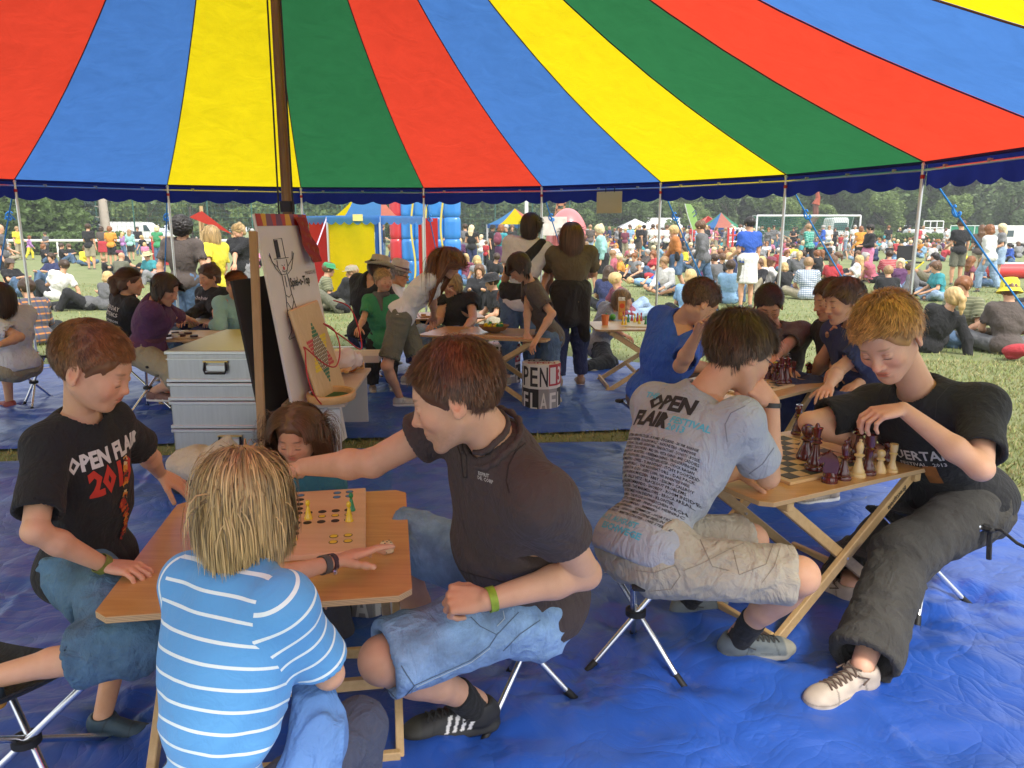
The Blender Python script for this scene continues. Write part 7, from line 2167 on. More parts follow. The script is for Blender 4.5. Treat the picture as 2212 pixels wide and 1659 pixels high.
def mids():
	J,o=mid('girl in white T-shirt and rolled jeans shorts bending over the children table',.90,(866,680,6.25),(943,592,6.25),85,(968,568,6.2),(100,30,0),[(985,640,'n'),(940,660,'n')],[(1005,660,'z.80'),(938,716,'z.66')],[(898,762,6.3),(860,765,6.2)],[(880,812,6.6),(864,858,6.3)],('long','rb'),'w','s',.30,.42,.84,.3,.5,hlen=.46,shoe=(.45,.45,.42),hs=1.08,hem=.02,sw=.16)
	J,o=mid('boy in green T-shirt and neckerchief looking out past the girl in white',.78,(823,735,7.2),(823,640,7.2),165,(828,607,7.15),(140,5,0),[(860,700,'n'),(785,690,'n')],[(850,735,'n'),(776,708,'n')],hair=('short','bl'),top='v',bot='k',child=1,g=.9,hs=1.15,hlen=.03,sw=.15)
	S=SDF();c=J['nek'];[S.cap(c+V3(.06*math.cos(a),.06*math.sin(a),.02),c+V3(.06*math.cos(a+.6),.06*math.sin(a+.6),.02),.02)for a in np.arange(0,6.2,.6)];S.cap(c+V3(0,-.07,0),c+V3(.02,-.1,-.12),.03,.01)
	V,Q,N=S.verts(.008);link('neckerchief',mesh_np('neckerchief',V,Q,mat=fabric((.13,.12,.11),.9)),o['root'])
	J,o=mid('man in black polo and cowboy hat sitting on a camp stool with his back turned',1.04,(790,718,7.9),(800,603,7.9),40,(821,586,7.85),(60,12,0),[(772,678,'n'),(860,670,'f')],[(815,688,'n'),(870,690,'n')],hair=('short','dk'),top='k',bot='n',g=1.15,seat=True,topname='polo_shirt')
	hat(o,J,.94,fabric((.46,.40,.29),.9),.050,'straw cowboy hat with rolled brim on the man in black polo',curl=.05)
	p=J['pel'];stool([V3(p[0]-.2,p[1]-.15,0),V3(p[0]+.2,p[1]-.12,0),V3(p[0],p[1]+.22,0)],'camp stool under the man in the cowboy hat',.44)
	J,o=mid('man in white fedora and sunglasses sitting beyond the cowboy hat',1.0,(850,725,8.5),(852,620,8.5),95,(862,594,8.5),(92,15,0),[(840,680,'n'),(870,680,'f')],[(880,690,'n'),(890,690,'f')],hair=('short','gr'),top='w',bot='n',seat=True)
	hat(o,J,.94,fabric((.62,.56,.50),.9),.032,'white fedora with dark striped band',band=plain((.12,.06,.1),.7),h=.12);shades(J,1.0,o['root'])
	J,o=mid('older blonde woman in black top and sunglasses at the disc table',.98,(990,722,7.85),(985,640,7.9),205,(976,616,7.85),(222,12,0),[(1022,690,'n'),(950,690,'n')],[(1005,708,'n'),(935,702,'n')],hair=('bob','bl'),top='k',bot='J',fem=.8,g=1.18,seat=True,hlen=.13,slv=.2);shades(J,.98,o['root'])
	J,o=mid('boy in grey printed T-shirt leaning with straight arms on the children table',.90,(1186,722,6.7),(1145,612,6.6),262,(1122,578,6.55),(262,42,0),[(1186,682,'n'),(1140,665,'n')],[(1162,728,'z.67'),(1138,719,'z.67')],hair=('bob','dk'),top='e',bot='j',child=.6,g=.92,hlen=.12,hs=1.1,sw=.16,hem=.18)
	v,f=grid_geo(.16,.20,6,6);r,ff,up=body_frame(J)
	for i,(dx,dy,w,c)in enumerate(((0,0,.10,(.05,.16,.24)),(.03,-.05,.08,(.35,.05,.05)),(-.02,-.09,.06,(.45,.43,.4)))):
		v,f=grid_geo(w,w*.7,4,4);decal('shirt_print',o['topV'],o['topQ'],v,f,plain(c,.8,var=.7,scale=40),J['che']-up*.05-r*dx+up*dy+ff*.1,-r,up,-ff,parent=o['root'],off=.002+i*.001)
	J,o=mid('dark haired woman seen from behind in white top under a black sash',1.0,(1122,640,7.5),(1143,520,7.5),8,(1148,488,7.5),(35,5,0),[(1095,590,'f'),(1190,590,'f')],[(1085,625,'f'),(1180,640,'f')],hair=('bob','dk'),top='w',bot='j',fem=.7,hlen=.14,hs=.98,slv=.34,sw=.175,n=3600,g=.94)
	S=SDF();r,ff,up=body_frame(J);q=J['che'];pts=[J['nek']+r*.13-ff*.04,q+r*.02-ff*.135,J['wai']-r*.12-ff*.11];S.chain(pts,[.045,.05,.05],.02);V,Q,N=S.verts(.01);link('sash',mesh_np('sash',V,Q,mat=fabric((.02,.018,.018),.9)),o['root'])
	S=SDF();torso=J['pel'];S.ell(torso+V3(0,0,.06),(.20,.17,.17),None,.03);S.cutball(torso+V3(0,0,.13),(0,0,1),.4);V,Q,N=S.verts(.012);V=V+N*(fold_noise(V,(1,0,.2),.07,2,3)*.012)[:,None];link('waist_jacket',mesh_np('waist_jacket',V,Q,mat=fabric((.02,.018,.018),.9)),o['root'])
	J,o=mid('woman with long brown hair in olive T-shirt, black jacket round her waist, seen from behind',.98,(1233,636,7.45),(1233,536,7.45),358,(1235,508,7.45),(5,6,0),[(1183,590,'f'),(1282,590,'f')],[(1172,620,'n'),(1268,596,'f')],hair=('long','br'),top='z',bot='n',fem=.7,hlen=.26,hs=.97,slv=.36,sw=.19,shoe=(.30,.20,.13),n=3600,g=.95)
	S=SDF();q=J['pel'];S.ell(q+V3(0,0,.04),(.205,.175,.14),None,.03);S.cap(q+V3(-.06,-.05,-.05),q+V3(-.02,-.06,-.22),.13,.10,.05);S.cap(q+V3(.1,-.03,-.05),q+V3(.14,-.02,-.42),.09,.05,.05);S.cutball(q+V3(0,0,.14),(0,0,1),.4)
	V,Q,N=S.verts(.012);V=V+N*(fold_noise(V,(.1,0,1),.07,2,3)*.014)[:,None];link('waist_jacket',mesh_np('waist_jacket',V,Q,mat=fabric((.022,.018,.017),.9)),o['root'])
	J,o=mid('young woman with ponytail and black band T-shirt seen from behind',.98,(262,735,7.25),(272,640,7.25),45,(283,610,7.25),(70,10,0),[(290,690,'f'),(320,690,'f')],[(330,700,'f'),(350,700,'f')],hair=('pony','br'),top='k',bot='j',fem=.6,seat=True)
	r,ff,up=body_frame(J);bv=BVHTree.FromPolygons([tuple(v)for v in o['topV']],[tuple(q)for q in o['topQ']])
	for i,(tx,sz)in enumerate((('GREEN DAY',.056),('BEATSTEAKS',.05),('SOCIAL DISTORTION',.030),('FLOGGING MOLLY',.034),('BAD RELIGION',.036))):
		v,f=text_geo(tx,sz,.001,.9,0,'CENTER',1,1.0,.04);decal('shirt_lettering',o['topV'],o['topQ'],v,f,plain((.6,.57,.55),.8),J['nek']+up*(-.13-i*.055)-ff*.1,r,up,ff,parent=o['root'],bvh=bv,off=.003)
	J,o=mid('woman in purple cardigan and glasses moving a draughtsman',1.0,(316,752,6.35),(338,650,6.35),75,(357,625,6.3),(98,28,0),[(375,700,'f'),(335,700,'n')],[(420,696,'z.68'),(398,692,'z.72')],[(350,780,'f'),(342,782,6.2)],[(365,850,6.5),(332,845,6.35)],('bob','dk'),'p','c',.70,.62,1.08,.8,seat=False,hlen=.15,shoe=(.2,.1,.08),topname='cardigan',hipyaw=95)
	r,ff,up=body_frame(J);S=SDF();S.ell(J['wai']-up*.04,(.165,.13,.14),np.array([r,ff,up]),.02);S.cutball(J['wai']+up*.05,up,.3);V,Q,N=S.verts(.01);link('tunic',mesh_np('tunic',V,Q,mat=plain((.14,.05,.07),.8,var=.8,scale=60)),o['root'])
	p=J['pel'];stool([V3(p[0]-.12,p[1]-.2,0),V3(p[0]-.14,p[1]+.2,0),V3(p[0]+.2,p[1],0)],'camp stool under the woman in the purple cardigan',.44)
	J,o=mid('girl in black hooded top with a bun, sitting behind the plastic cup',.95,(466,690,7.95),(460,625,7.95),210,(451,600,7.9),(215,14,0),[(430,670,'n'),(492,675,'n')],[(405,686,'z.68'),(478,690,'z.68')],hair=('bun','br'),top='k',bot='n',slv=1.0,fem=.5,seat=True,topname='hooded_top')
	r,ff,up=body_frame(J);v,f=text_geo('Only one',.05,.001,1,.2,'CENTER',1,1.0,.04);decal('shirt_lettering',o['topV'],o['topQ'],v,f,plain((.6,.55,.5),.8),J['che']+ff*.15,-r,up,-ff,parent=o['root'],off=.003)
	J,o=mid('red haired girl in pale turquoise top with her back half turned',.92,(510,735,7.3),(513,645,7.3),315,(509,617,7.25),(295,12,0),[(475,705,'n'),(545,700,'n')],[(455,700,'f'),(520,705,'f')],hair=('pony','rd'),top='T',bot='j',slv=.8,fem=.5,seat=True)
	J,o=mid('dark haired girl in pale T-shirt on a stool at the frame edge',.95,(38,785,6.1),(10,672,6.1),290,(-2,645,6.05),(280,15,0),[(42,728,'n'),(0,720,'f')],[(0,745,'n'),(-20,740,'n')],hair=('bob','dk'),top='l',bot='c',fem=.4,seat=True,hlen=.18,shoe=(.25,.05,.04),blen=.7)
	p=J['pel'];stool([gz(118,862),gz(50,880),V3(p[0]-.1,p[1]+.25,0)],'dark folding stool at the frame edge under the girl in the pale T-shirt',.44)
	J,o=mid('youth in royal blue polo holding his head behind the grey shirted player',1.04,(1412,852,4.75),(1470,696,4.65),68,(1512,655,4.55),(78,35,0),[(1540,800,'f'),(1470,790,'n')],[(1560,800,'z.68'),(1506,722,'n')],hair=('short','br'),top='b',bot='e',seat=True,hlen=.022,hs=1.08,topname='polo_shirt',n=4500,g=1.08)
	stool([gz(1355,985),gz(1470,960),V3(J['pel'][0],J['pel'][1]+.25,0)],'tripod stool under the youth in the royal blue polo',.43)
	J,o=mid('man in grey T-shirt with blue lanyard facing across the second chess board',1.04,(1680,850,5.35),(1668,712,5.3),190,(1660,660,5.2),(192,30,0),[(1600,780,'n'),(1738,775,'n')],[(1640,808,'z.68'),(1705,800,'z.68')],hair=('short','dk'),top='e',bot='j',seat=True,hlen=.025,n=4500,g=1.05)
	J,o=mid('man in black T-shirt, chin on his fist, sitting second at the far chess table',1.04,(1835,858,5.0),(1815,700,5.0),258,(1795,648,4.92),(262,16,0),[(1765,798,'n'),(1862,790,'f')],[(1796,735,'n'),(1800,800,'z.68')],hair=('short','br'),top='k',bot='n',seat=True,hlen=.03,n=4500)
	wristband(J['wrL'],J['elL'],1.0,plain((.75,.5,.03),.5),.014,.030,.03,o['root'])
	J,o=mid('man in navy T-shirt in profile beside the blond chess player',1.04,(1880,862,4.55),(1850,702,4.55),250,(1822,652,4.5),(258,14,0),[(1810,800,'n'),(1900,800,'f')],[(1790,835,'n'),(1850,830,'n')],hair=('short','br'),top='n',bot='n',seat=True,hlen=.05,n=5000,g=1.05)
	J,o=mid('woman in grey top kneeling on the grass edge behind the juice carton table',.96,(1290,745,8.8),(1325,668,8.75),70,(1345,648,8.7),(95,5,0),[(1352,705,'f'),(1310,705,'n')],[(1390,712,'f'),(1345,722,'n')],[(1360,785,'n'),(1330,788,'n')],[(1275,790,'z.08'),(1255,795,'z.08')],('bob','sb'),'G','k',.36,.95,1.05,.6,hlen=.14)
mids()
# ------------------------------------------------------------------ the crowd on the meadow
def pose(k):
	v=V3
	def mk(pel,nek,yaw=0,pitch=10,el=None,wr=None,kn=None,an=None,hy=0):
		J={'pel':v(pel),'nek':v(nek)};J['hM']=hdir(hy,pitch);up=nrm(J['nek']-J['pel']);f=nrm(v(0,1,0)-up*up[1])if abs(up[1])<.95 else v(0,0,1)
		r=np.cross(f,up);J['head']=J['nek']+up*.13+f*.03+(v(0,0,.03)if abs(up[2])>.5 else 0)
		for q,s in(('R',1),('L',-1)):
			J['sh'+q]=J['nek']-up*.055+r*.17*s;J['hip'+q]=J['pel']+v(.088*s,0,-.03);i=0 if s>0 else 1
			J['el'+q]=J['sh'+q]+nrm(v(el[i]))*.28;J['wr'+q]=J['el'+q]+nrm(v(wr[i]))*.25
			J['kn'+q]=J['hip'+q]+nrm(v(kn[i]))*.43;J['an'+q]=J['kn'+q]+nrm(v(an[i]))*.42
		for q in 'LR':
			a=J['an'+q];fl=k in('ly','sl');J['to'+q]=a+(v(0,.03,.13)if fl else v(0,.14,-.07))
		return complete(J)
	D=(0,0,-1)
	if k=='st':return mk((0,0,.92),(0,.0,1.42),el=((.12,-.05,-1),(-.14,.02,-1)),wr=((.02,.25,-1),(-.02,.9,-.4)),kn=((.03,.05,-1),(-.05,.02,-1)),an=((.0,-.04,-1),(0,-.02,-1)))
	if k=='sa':return mk((0,0,.92),(0,-.02,1.42),el=((.25,.1,-1),(-.25,.1,-1)),wr=((-.5,.8,-.1),(.6,.7,-.1)),kn=((.06,.02,-1),(-.02,.06,-1)),an=((.0,-.02,-1),(0,-.04,-1)),hy=20)
	if k=='wk':return mk((0,0,.90),(0,.06,1.39),pitch=15,el=((.1,.3,-1),(-.12,-.35,-1)),wr=((.0,.6,-.8),(.0,.2,-1)),kn=((.0,-.25,-1),(.0,.42,-1)),an=((.0,-.55,-1),(.0,-.02,-1)))
	if k=='sx':return mk((0,0,.12),(0,.10,.60),pitch=12,el=((.3,.3,-1),(-.3,.3,-1)),wr=((-.3,.9,-.4),(.4,.9,-.4)),kn=((.75,.62,.20),(-.75,.62,.20)),an=((-1,.1,-.35),(1,-.02,-.35)))
	if k=='sk':return mk((0,0,.12),(0,-.02,.61),pitch=5,el=((.2,.7,-.6),(-.2,.7,-.6)),wr=((-.3,.9,.2),(.3,.9,.2)),kn=((.2,.75,.62),(-.2,.75,.62)),an=((.0,.35,-.92),(0,.35,-.92)))
	if k=='sl':return mk((0,0,.12),(0,-.22,.55),pitch=0,el=((.3,-.5,-.9),(-.3,-.5,-.9)),wr=((.1,-.3,-1),(-.1,-.3,-1)),kn=((.15,1,.15),(-.1,.9,.5)),an=((.0,1,-.25),(0,.7,-.75)),hy=25)
	if k=='ss':return mk((0,0,.12),(.16,-.12,.56),pitch=5,el=((.5,-.2,-1),(-.2,.5,-.8)),wr=((.1,-.1,-1),(.0,.9,-.2)),kn=((.5,.85,.1),(-.15,.8,.55)),an=((-.5,.6,-.3),(0,.3,-.9)),hy=-20)
	return mk((0,0,.12),(0,-.50,.17),pitch=-60,el=((.8,.3,-.1),(-.7,-.5,-.1)),wr=((-.4,.6,.5),(.6,-.6,.3)),kn=((.1,1,.05),(-.05,.8,.6)),an=((.0,1,-.1),(0,.5,-.85)))
PR={}
def pmesh(key):
	if key in PR:return PR[key]
	k,what,a=key
	if('J',k)not in PR:PR['J',k]=pose(k)
	J=PR['J',k];random.seed(5)
	if what=='body':me=person_body(J,1.0,1.0,0,0,.014,.01,SKIN,None,'coarse',name='body',detail=False)
	elif what=='top':me=top_mesh(J,1.0,1.0,.5 if a[1]else 0,.015,fabric((.2,.2,.2)),sleeve=a[0],hem=.12,fold=.014,loose=.02,name='tshirt',seed=2)[0]
	elif what=='bot':me=pants_mesh(J,1.0,1.0,.015,fabric((.2,.2,.2)),length=a,e=.02,fold=.012,flare=.006)[0]
	elif what=='skirt':me=skirt_mesh(J,1.0,1.0,.016,fabric((.2,.2,.2)),a)[0]
	elif what=='shoes':
		S=SDF()
		for q in 'LR':
			b=J['an'+q]-V3(0,0,.035);f=nrm(J['to'+q]-J['an'+q]);S.cap(b-f*.02,b+f*.13,.042,.038,.01)
		V,Q,N=S.verts(.014);me=mesh_np('shoe',V,Q,mat=fabric((.1,.1,.1)))
	return PR.setdefault(key,me)
def hmesh(style,colk):
	key=('hair',style,colk)
	if key not in PR:PR[key]=hair_cap(V3(0,0,0),np.eye(3),1.06,hair_mat(),style,.013,HC[colk],thick=.016,noise=.010)
	return PR[key]
def hatmesh(kind):
	key=('hat',kind)
	if key in PR:return PR[key]
	m=MB();k=.114;br={'sun':.07,'bucket':.045,'cap':.06}[kind];h={'sun':.09,'bucket':.12,'cap':.085}[kind]
	pr=[(k+br,.035 if kind!='bucket' else-.012),(k,.05),(k*.95,.05+h*.6),(k*.7,.05+h),(.001,.05+h)];n=18;V=[]
	for i,(r_,z_)in enumerate(pr):
		for j in range(n):
			a=2*math.pi*j/n;rr=r_ if(kind!='cap' or i)else k+br*max(0,math.sin(a))**.6
			V.append((rr*math.cos(a)*.93,rr*math.sin(a)*1.1-.012,z_+(.0 if kind!='cap' or i else .01)))
	m.add(V,[(i*n+j,i*n+(j+1)%n,(i+1)*n+(j+1)%n,(i+1)*n+j)for i in range(4)for j in range(n)])
	PR[key]=m.mesh('hat',fabric((.3,.3,.3)),'all');return PR[key]
def put(t,name,me,mat=None,mw=None):
	o=bpy.data.objects.new(name,me);COL.objects.link(o);o.parent=t
	if mat:o.material_slots[0].link='OBJECT';o.material_slots[0].material=mat
	if mw is not None:o.matrix_local=mw
	return o
def crowd(k,x,y,yaw,h,hair,top,bot,label,group='people on the meadow',P=None,acc=''):
	"""K pose; (x, y) where the figure meets the ground in the photograph; H stature in metres"""
	p=gz(x,y)if P is None else P
	s=h/1.75
	t=empty('person',(p[0],p[1],-.01),label,'person',group);t.rotation_euler=(0,0,-R(yaw));t.scale=(s,s,s)
	J=(pmesh((k,'body',0)),PR['J',k])[1]
	put(t,'body',pmesh((k,'body',0)))
	st,hc=hair.split('-');slv=1.0 if top.isupper()and len(top)>1 else .36
	long_=len(top)>1 and top[1]=='1';none=len(top)>1 and top[1]=='0'
	fem=st in('long','pony','bun','bob')
	put(t,'top',pmesh((k,'top',(.95 if long_ else(.12 if none else .36),fem))),mat_of(top[0]))
	if len(bot)>1 and bot[1]=='k':put(t,'skirt',pmesh((k,'skirt',.9 if len(bot)<3 else 1.75)),mat_of(bot[0]))
	else:put(t,'trousers',pmesh((k,'bot',.47 if len(bot)>1 and bot[1]=='s' else .95)),mat_of(bot[0]))
	put(t,'shoes',pmesh((k,'shoes',0)),fabric((.12,.11,.10)))
	M=Matrix([[*J['hM'][:,i]]for i in range(3)]).to_4x4();M=Matrix.Translation(Vector(J['head']))@M
	if st!='bald':put(t,'hair',hmesh(st,hc),None,M)
	if acc:
		kind,c=acc.split('-');
		if kind in('sun','bucket','cap'):put(t,'hat',hatmesh(kind),fabric(FC[c])if c!='S' else fabric((.55,.45,.26)),M)
		if kind=='pack':
			m=pk_mesh();put(t,'backpack',m,mat_of(c),Matrix.Translation(Vector(J['che']+V3(0,-.20,0))))
		if kind=='bag':put(t,'shoulder_bag',pk_mesh(),mat_of(c),Matrix.Translation(Vector(J['pel']+V3(-.22,0,.05)))@Matrix.Scale(.6,4))
	return t
def pk_mesh():
	if 'pk' not in PR:
		S=SDF();S.ell((0,0,0),(.15,.10,.21),None,.02);S.ell((0,-.08,-.06),(.11,.06,.11),None,.02);V,Q,N=S.verts(.014);PR['pk']=mesh_np('backpack',V,Q,mat=fabric((.1,.1,.1)))
	return PR['pk']
LIST='''st,14,622,70,1.72,bald-gr,g,ks|bald man in grey printed T-shirt and dark shorts standing beside the pole
st,44,560,120,1.7,short-sb,y,c|person in yellow shirt half hidden by the tent pole
wk,66,560,60,1.25,bob-rb,P1,y|child in purple top and yellow trousers walking along the rail
sa,103,557,200,1.4,short-dk,g,k|boy in dark grey T-shirt standing by the white rail post
sk,98,568,80,1.7,bob-rb,k,j|seated woman in dark sleeveless top nearest the rail post
sk,137,568,70,1.75,short-dk,k,j|dark haired person in dark blue sitting before the rail
sx,158,566,280,1.7,short-br,k,j|person in black sitting next to the resting couple
st,199,581,5,1.78,short-dk,k,cs|man in black T-shirt and khaki shorts with a belt bag
st,226,567,350,1.7,bob-dk,e,rk|woman in brown T-shirt with coral apron skirt
sa,245,573,355,1.68,bun-rb,o,ks|red haired woman in orange top and black shorts
st,269,557,20,1.4,long-bl,P1,j|girl in lilac top with long fair hair near the van
st,285,562,350,1.55,long-sb,T1,ks|girl in mint cardigan facing the white van
st,302,552,160,1.7,short-dk,k,j|person in black leaning near the van wheel
wk,313,566,200,1.3,long-bl,k,Gs|fair haired girl beside the red play board
st,317,580,350,1.05,bob-bl,i,wk|small child in pink with white skirt seen from behind
sx,261,610,10,1.75,bald-gr,s1,k|person in olive hooded top sitting with back turned
ss,280,594,110,1.75,short-bk,k,k|man with dark red cap and black T-shirt reclining|cap-m
sx,331,606,200,1.75,short-br,t,k|bearded man in teal T-shirt and straw hat|sun-S
ss,345,612,240,1.7,short-br,#1,G|person in red checked shirt beside the bearded man
sk,228,594,60,1.2,short-sb,k,k|fair kid in dark sitting behind the olive hood
sx,230,668,15,1.45,bob-bl,g,j|blond child in grey T-shirt sitting with back turned
ly,196,668,250,1.75,short-dk,g,k|man in grey printed T-shirt lying on his side
ss,119,646,310,1.8,short-dk,w,k|man in white shirt leaning on one arm, back turned
sk,118,618,190,1.75,short-dk,n,j|man in navy sitting behind the white shirted one
sk,30,634,110,1.65,bob-dk,k,j|woman in black T-shirt and grey beanie hugging her knees|cap-e
sx,86,742,300,1.75,short-dk,*1,k|person in orange and blue checked shirt crouching on the grass
st,828,560,100,1.8,short-br,k,j|man in black T-shirt standing at the tent opening
sk,719,606,150,1.7,long-dk,J1,k|curly haired woman with sunglasses against the yellow tent wall
sx,766,612,110,1.72,bun-br,#1,k|woman in dark checked jacket before the yellow tent wall
ss,740,674,280,1.8,short-sb,k1,s|man in black hooded jacket and pale cap leaning forward|cap-c
sx,697,668,80,1.8,short-br,~,c|man with green cap and plaid shirt beside the white board|cap-v
sk,889,590,80,1.75,short-sb,G,k|fair man in grey T-shirt sitting under the blue slide
st,925,600,340,1.45,short-bl,B,j|boy in light blue T-shirt seen from behind at the slide
st,948,582,350,1.82,short-bk,k,k|broad man in black shirt waiting at the blue slide
st,928,580,20,1.7,short-br,k,j|person in black with printed back near the slide
st,953,590,100,1.35,short-bl,p,j|fair boy with a pushed up visor
st,977,590,10,1.3,short-dk,v,j|kid in green T-shirt in the slide queue
st,995,592,350,1.25,pony-bl,p1,tk|girl in purple top and turquoise skirt
sa,1020,585,5,1.72,long-lb,k0,n|woman with very long platinum hair in black
st,1006,580,330,1.78,short-dk,g,k|dark haired man close beside the platinum haired woman
st,1040,578,20,1.35,pony-lb,w,J|small girl in white with hands on hips
st,1050,580,40,1.1,short-br,r,k|child in bright red T-shirt
st,1082,598,30,1.72,bob-rb,t,pk|woman in turquoise T-shirt carrying a dark backpack|pack-m
st,1094,578,200,1.75,short-gr,k,k|grey haired man in dark shirt by the little tent
sa,1106,574,150,1.75,short-br,k,j|man in black beyond the turquoise shirt
st,1064,574,120,1.75,short-bk,k,k|man with dark hat in black farther off|sun-k
ss,1061,610,15,1.78,short-dk,k,j|man with shaved head and black T-shirt seated with back turned
sl,1008,608,170,1.7,long-bl,m1,j|blonde woman in sunglasses and burgundy jumper reclining
sx,1036,622,330,1.68,bob-bl,G0,j|blonde woman in grey vest sitting with back turned
sk,1036,668,185,1.7,long-br,k1,k|smiling brunette in dark jacket and pale scarf
sx,1082,712,250,1.75,short-dk,k,c|person with black felt hat low over the eyes|sun-k
st,1274,556,350,1.8,short-sb,e,Js|man in brown T-shirt straddling a red bicycle
wk,1300,634,285,1.72,bun-lb,T1,kk|blonde woman in mint blouse and black skirt walking
st,1363,580,140,1.18,bob-lb,w,J|small blond child in white T-shirt and jeans
st,1379,557,60,1.82,short-bl,k,es|fair man in black T-shirt and brown shorts
sa,1389,556,300,1.8,short-bk,k,k|man in black with cap reading something
st,1408,559,10,1.82,short-dk,w,ss|dark haired man in white shirt beside the tent pole
st,1419,561,330,1.82,short-sb,w,cs|man in white shirt and khaki shorts
st,1360,549,200,1.8,short-dk,B,j|man in light blue shirt in the standing group
st,1438,558,0,1.78,short-br,w,ks|man in white T-shirt and black shorts behind the pole
wk,1458,636,280,1.7,pony-bl,O1,jk|blonde woman in rust orange cardigan walking by|bag-k
wk,1515,645,300,1.8,short-br,g1,j|youth in grey hooded top walking with head bowed
st,1610,662,345,1.82,short-bk,b,Cs|man in royal blue T-shirt, a white cloth round his waist
ss,1334,594,110,1.75,short-sb,a,k|man in salmon T-shirt lying on one elbow
ly,1400,618,80,1.4,short-bl,B,b|fair boy in blue shorts lying on the grass
sx,1426,604,30,1.05,bob-bl,P,k|little child in lilac behind the pole
sx,1358,598,150,1.15,bob-lb,y,i|little blond girl in yellow
sx,1380,592,190,1.15,bob-rb,w,w|little girl in white beside the orange backpack
sx,1309,672,20,1.7,long-dk,n,k|woman with long dark hair and navy top, back turned
sl,1356,690,70,1.7,short-bl,m,J|short haired blond in dark plum T-shirt with legs stretched out
sx,1482,690,30,1.7,bob-bl,B,k|woman with blond bob and light blue T-shirt, back turned
sx,1322,668,160,1.2,bob-br,r,k|child in red half hidden by the kneeling woman
sk,1574,654,30,1.75,short-dk,B,j|short haired man in pale blue T-shirt, back turned
sk,1568,597,110,1.65,long-rb,w0,n|woman in vest with arms round her knees
sk,1540,605,60,1.7,bun-sb,w,w|person in white with turquoise headband farther off
sk,1662,630,100,1.7,bob-br,w1,J|woman with maroon beanie and white jacket|cap-m
sk,1640,630,250,1.7,long-bl,w1,J|blonde in white jacket close to the maroon beanie
st,1657,550,200,1.65,bob-rb,g1,j|woman in grey cardigan standing near the goal post
st,1668,546,180,1.8,short-dk,g,j|man with glasses standing behind the grey cardigan
st,1683,542,190,1.65,bun-br,G0,j|girl in pale grey vest standing before the goal
sa,1711,541,200,1.68,bun-dk,k0,kk|woman in a black dress before the goal
wk,1744,584,330,1.8,short-sb,&1,k|man in green checked shirt walking off
st,1775,548,300,1.8,short-gr,b1,j|man in blue jacket by the truck
st,1787,546,200,1.78,short-sb,w,J|man in pale shirt by the truck cab
st,1800,542,180,1.66,long-dk,k,k|dark woman in black shirt near the barrier
st,1814,544,30,1.2,short-rb,r,w|child in red T-shirt near the barrier
sa,1825,545,280,1.68,bun-dk,w,J|woman in white T-shirt and blue jeans
st,1842,546,190,1.82,short-gr,w,n|grey haired man in white shirt, taller than his neighbours
st,1853,572,20,1.7,bob-rb,o0,k|woman in bright orange vest
sa,1869,607,270,1.72,short-bk,k1,ikk|woman in black cardigan and long pink patterned skirt
sx,1742,646,15,1.82,short-sb,%,c|balding man in white and blue checked shirt, back turned
sx,1697,636,340,1.5,bob-bl,k,n|blond boy in black T-shirt beside the checked shirt
sx,1723,602,20,1.7,pony-bl,g1,k|girl with long ponytail in dark grey
sx,1768,596,330,1.68,bun-rb,k0,k|woman in black vest with bare shoulders
sx,1795,620,30,1.65,long-br,r,k|long haired girl in brick red top, back turned
ss,1838,616,300,1.7,long-bl,w,j|blonde woman with sunglasses in white top
sx,1774,560,10,1.75,short-br,k,k|man with straw hat among the seated crowd|sun-S
sx,1788,562,350,1.75,short-br,k,k|man with olive sun hat beside the straw hat|sun-c
sx,1712,566,10,1.7,short-dk,y,k|dark haired person in mustard yellow
sk,1680,582,60,1.6,short-gr,r1,k|person in red hooded top with pale cap|cap-w
sx,1917,608,20,1.82,short-dk,=,J|heavy man in red striped shirt, back turned
sl,1944,630,195,1.7,bob-lb,p,J|blonde woman in purple scoop neck top facing us
sx,1916,660,10,1.6,short-sb,k,k|short haired boy just behind the resting heads
sx,2028,648,275,1.68,bun-br,t,J|woman in turquoise T-shirt with a bag strap, in profile
ss,2000,758,10,1.72,pony-bl,k1,k|blonde woman with ponytail in black long sleeves beside the tent pole
sx,2078,740,235,1.82,short-rb,~,z|bearded man in green striped polo, brown cap and sunglasses
sx,2170,762,20,1.8,short-br,e,g|man in yellow bucket hat and dark grey shirt, back turned|bucket-y
st,2063,614,5,1.85,short-br,k,ss|tall man in black T-shirt, cap and grey shorts, back turned|cap-k
wk,2129,630,330,1.72,bob-rb,w1,J|woman in white hooded jacket and pale jeans striding
st,2152,606,290,1.74,long-lb,G,Jk|woman with long pale hair and grey dress by the van
st,2108,606,20,1.7,long-br,e,c|woman with long brown hair behind the tall man
ss,2096,618,100,1.7,long-rb,m0,j|woman in dark plum vest lounging on the grass
st,1981,542,350,1.75,short-dk,r,s|man in red T-shirt near the green fence
st,1989,540,170,1.8,short-sb,w,n|man in white shirt behind the red T-shirt
st,1915,544,10,1.8,short-rb,k,J|man in dark T-shirt with a turquoise bag|bag-t
ly,2190,582,250,1.75,short-br,n,j|person in jeans lying beyond the red air cushion
sx,2150,566,20,1.7,short-dk,k,j|person in black behind the red air cushion
sx,2200,556,350,1.7,bob-br,G,k|person in grey near the air cushion end'''
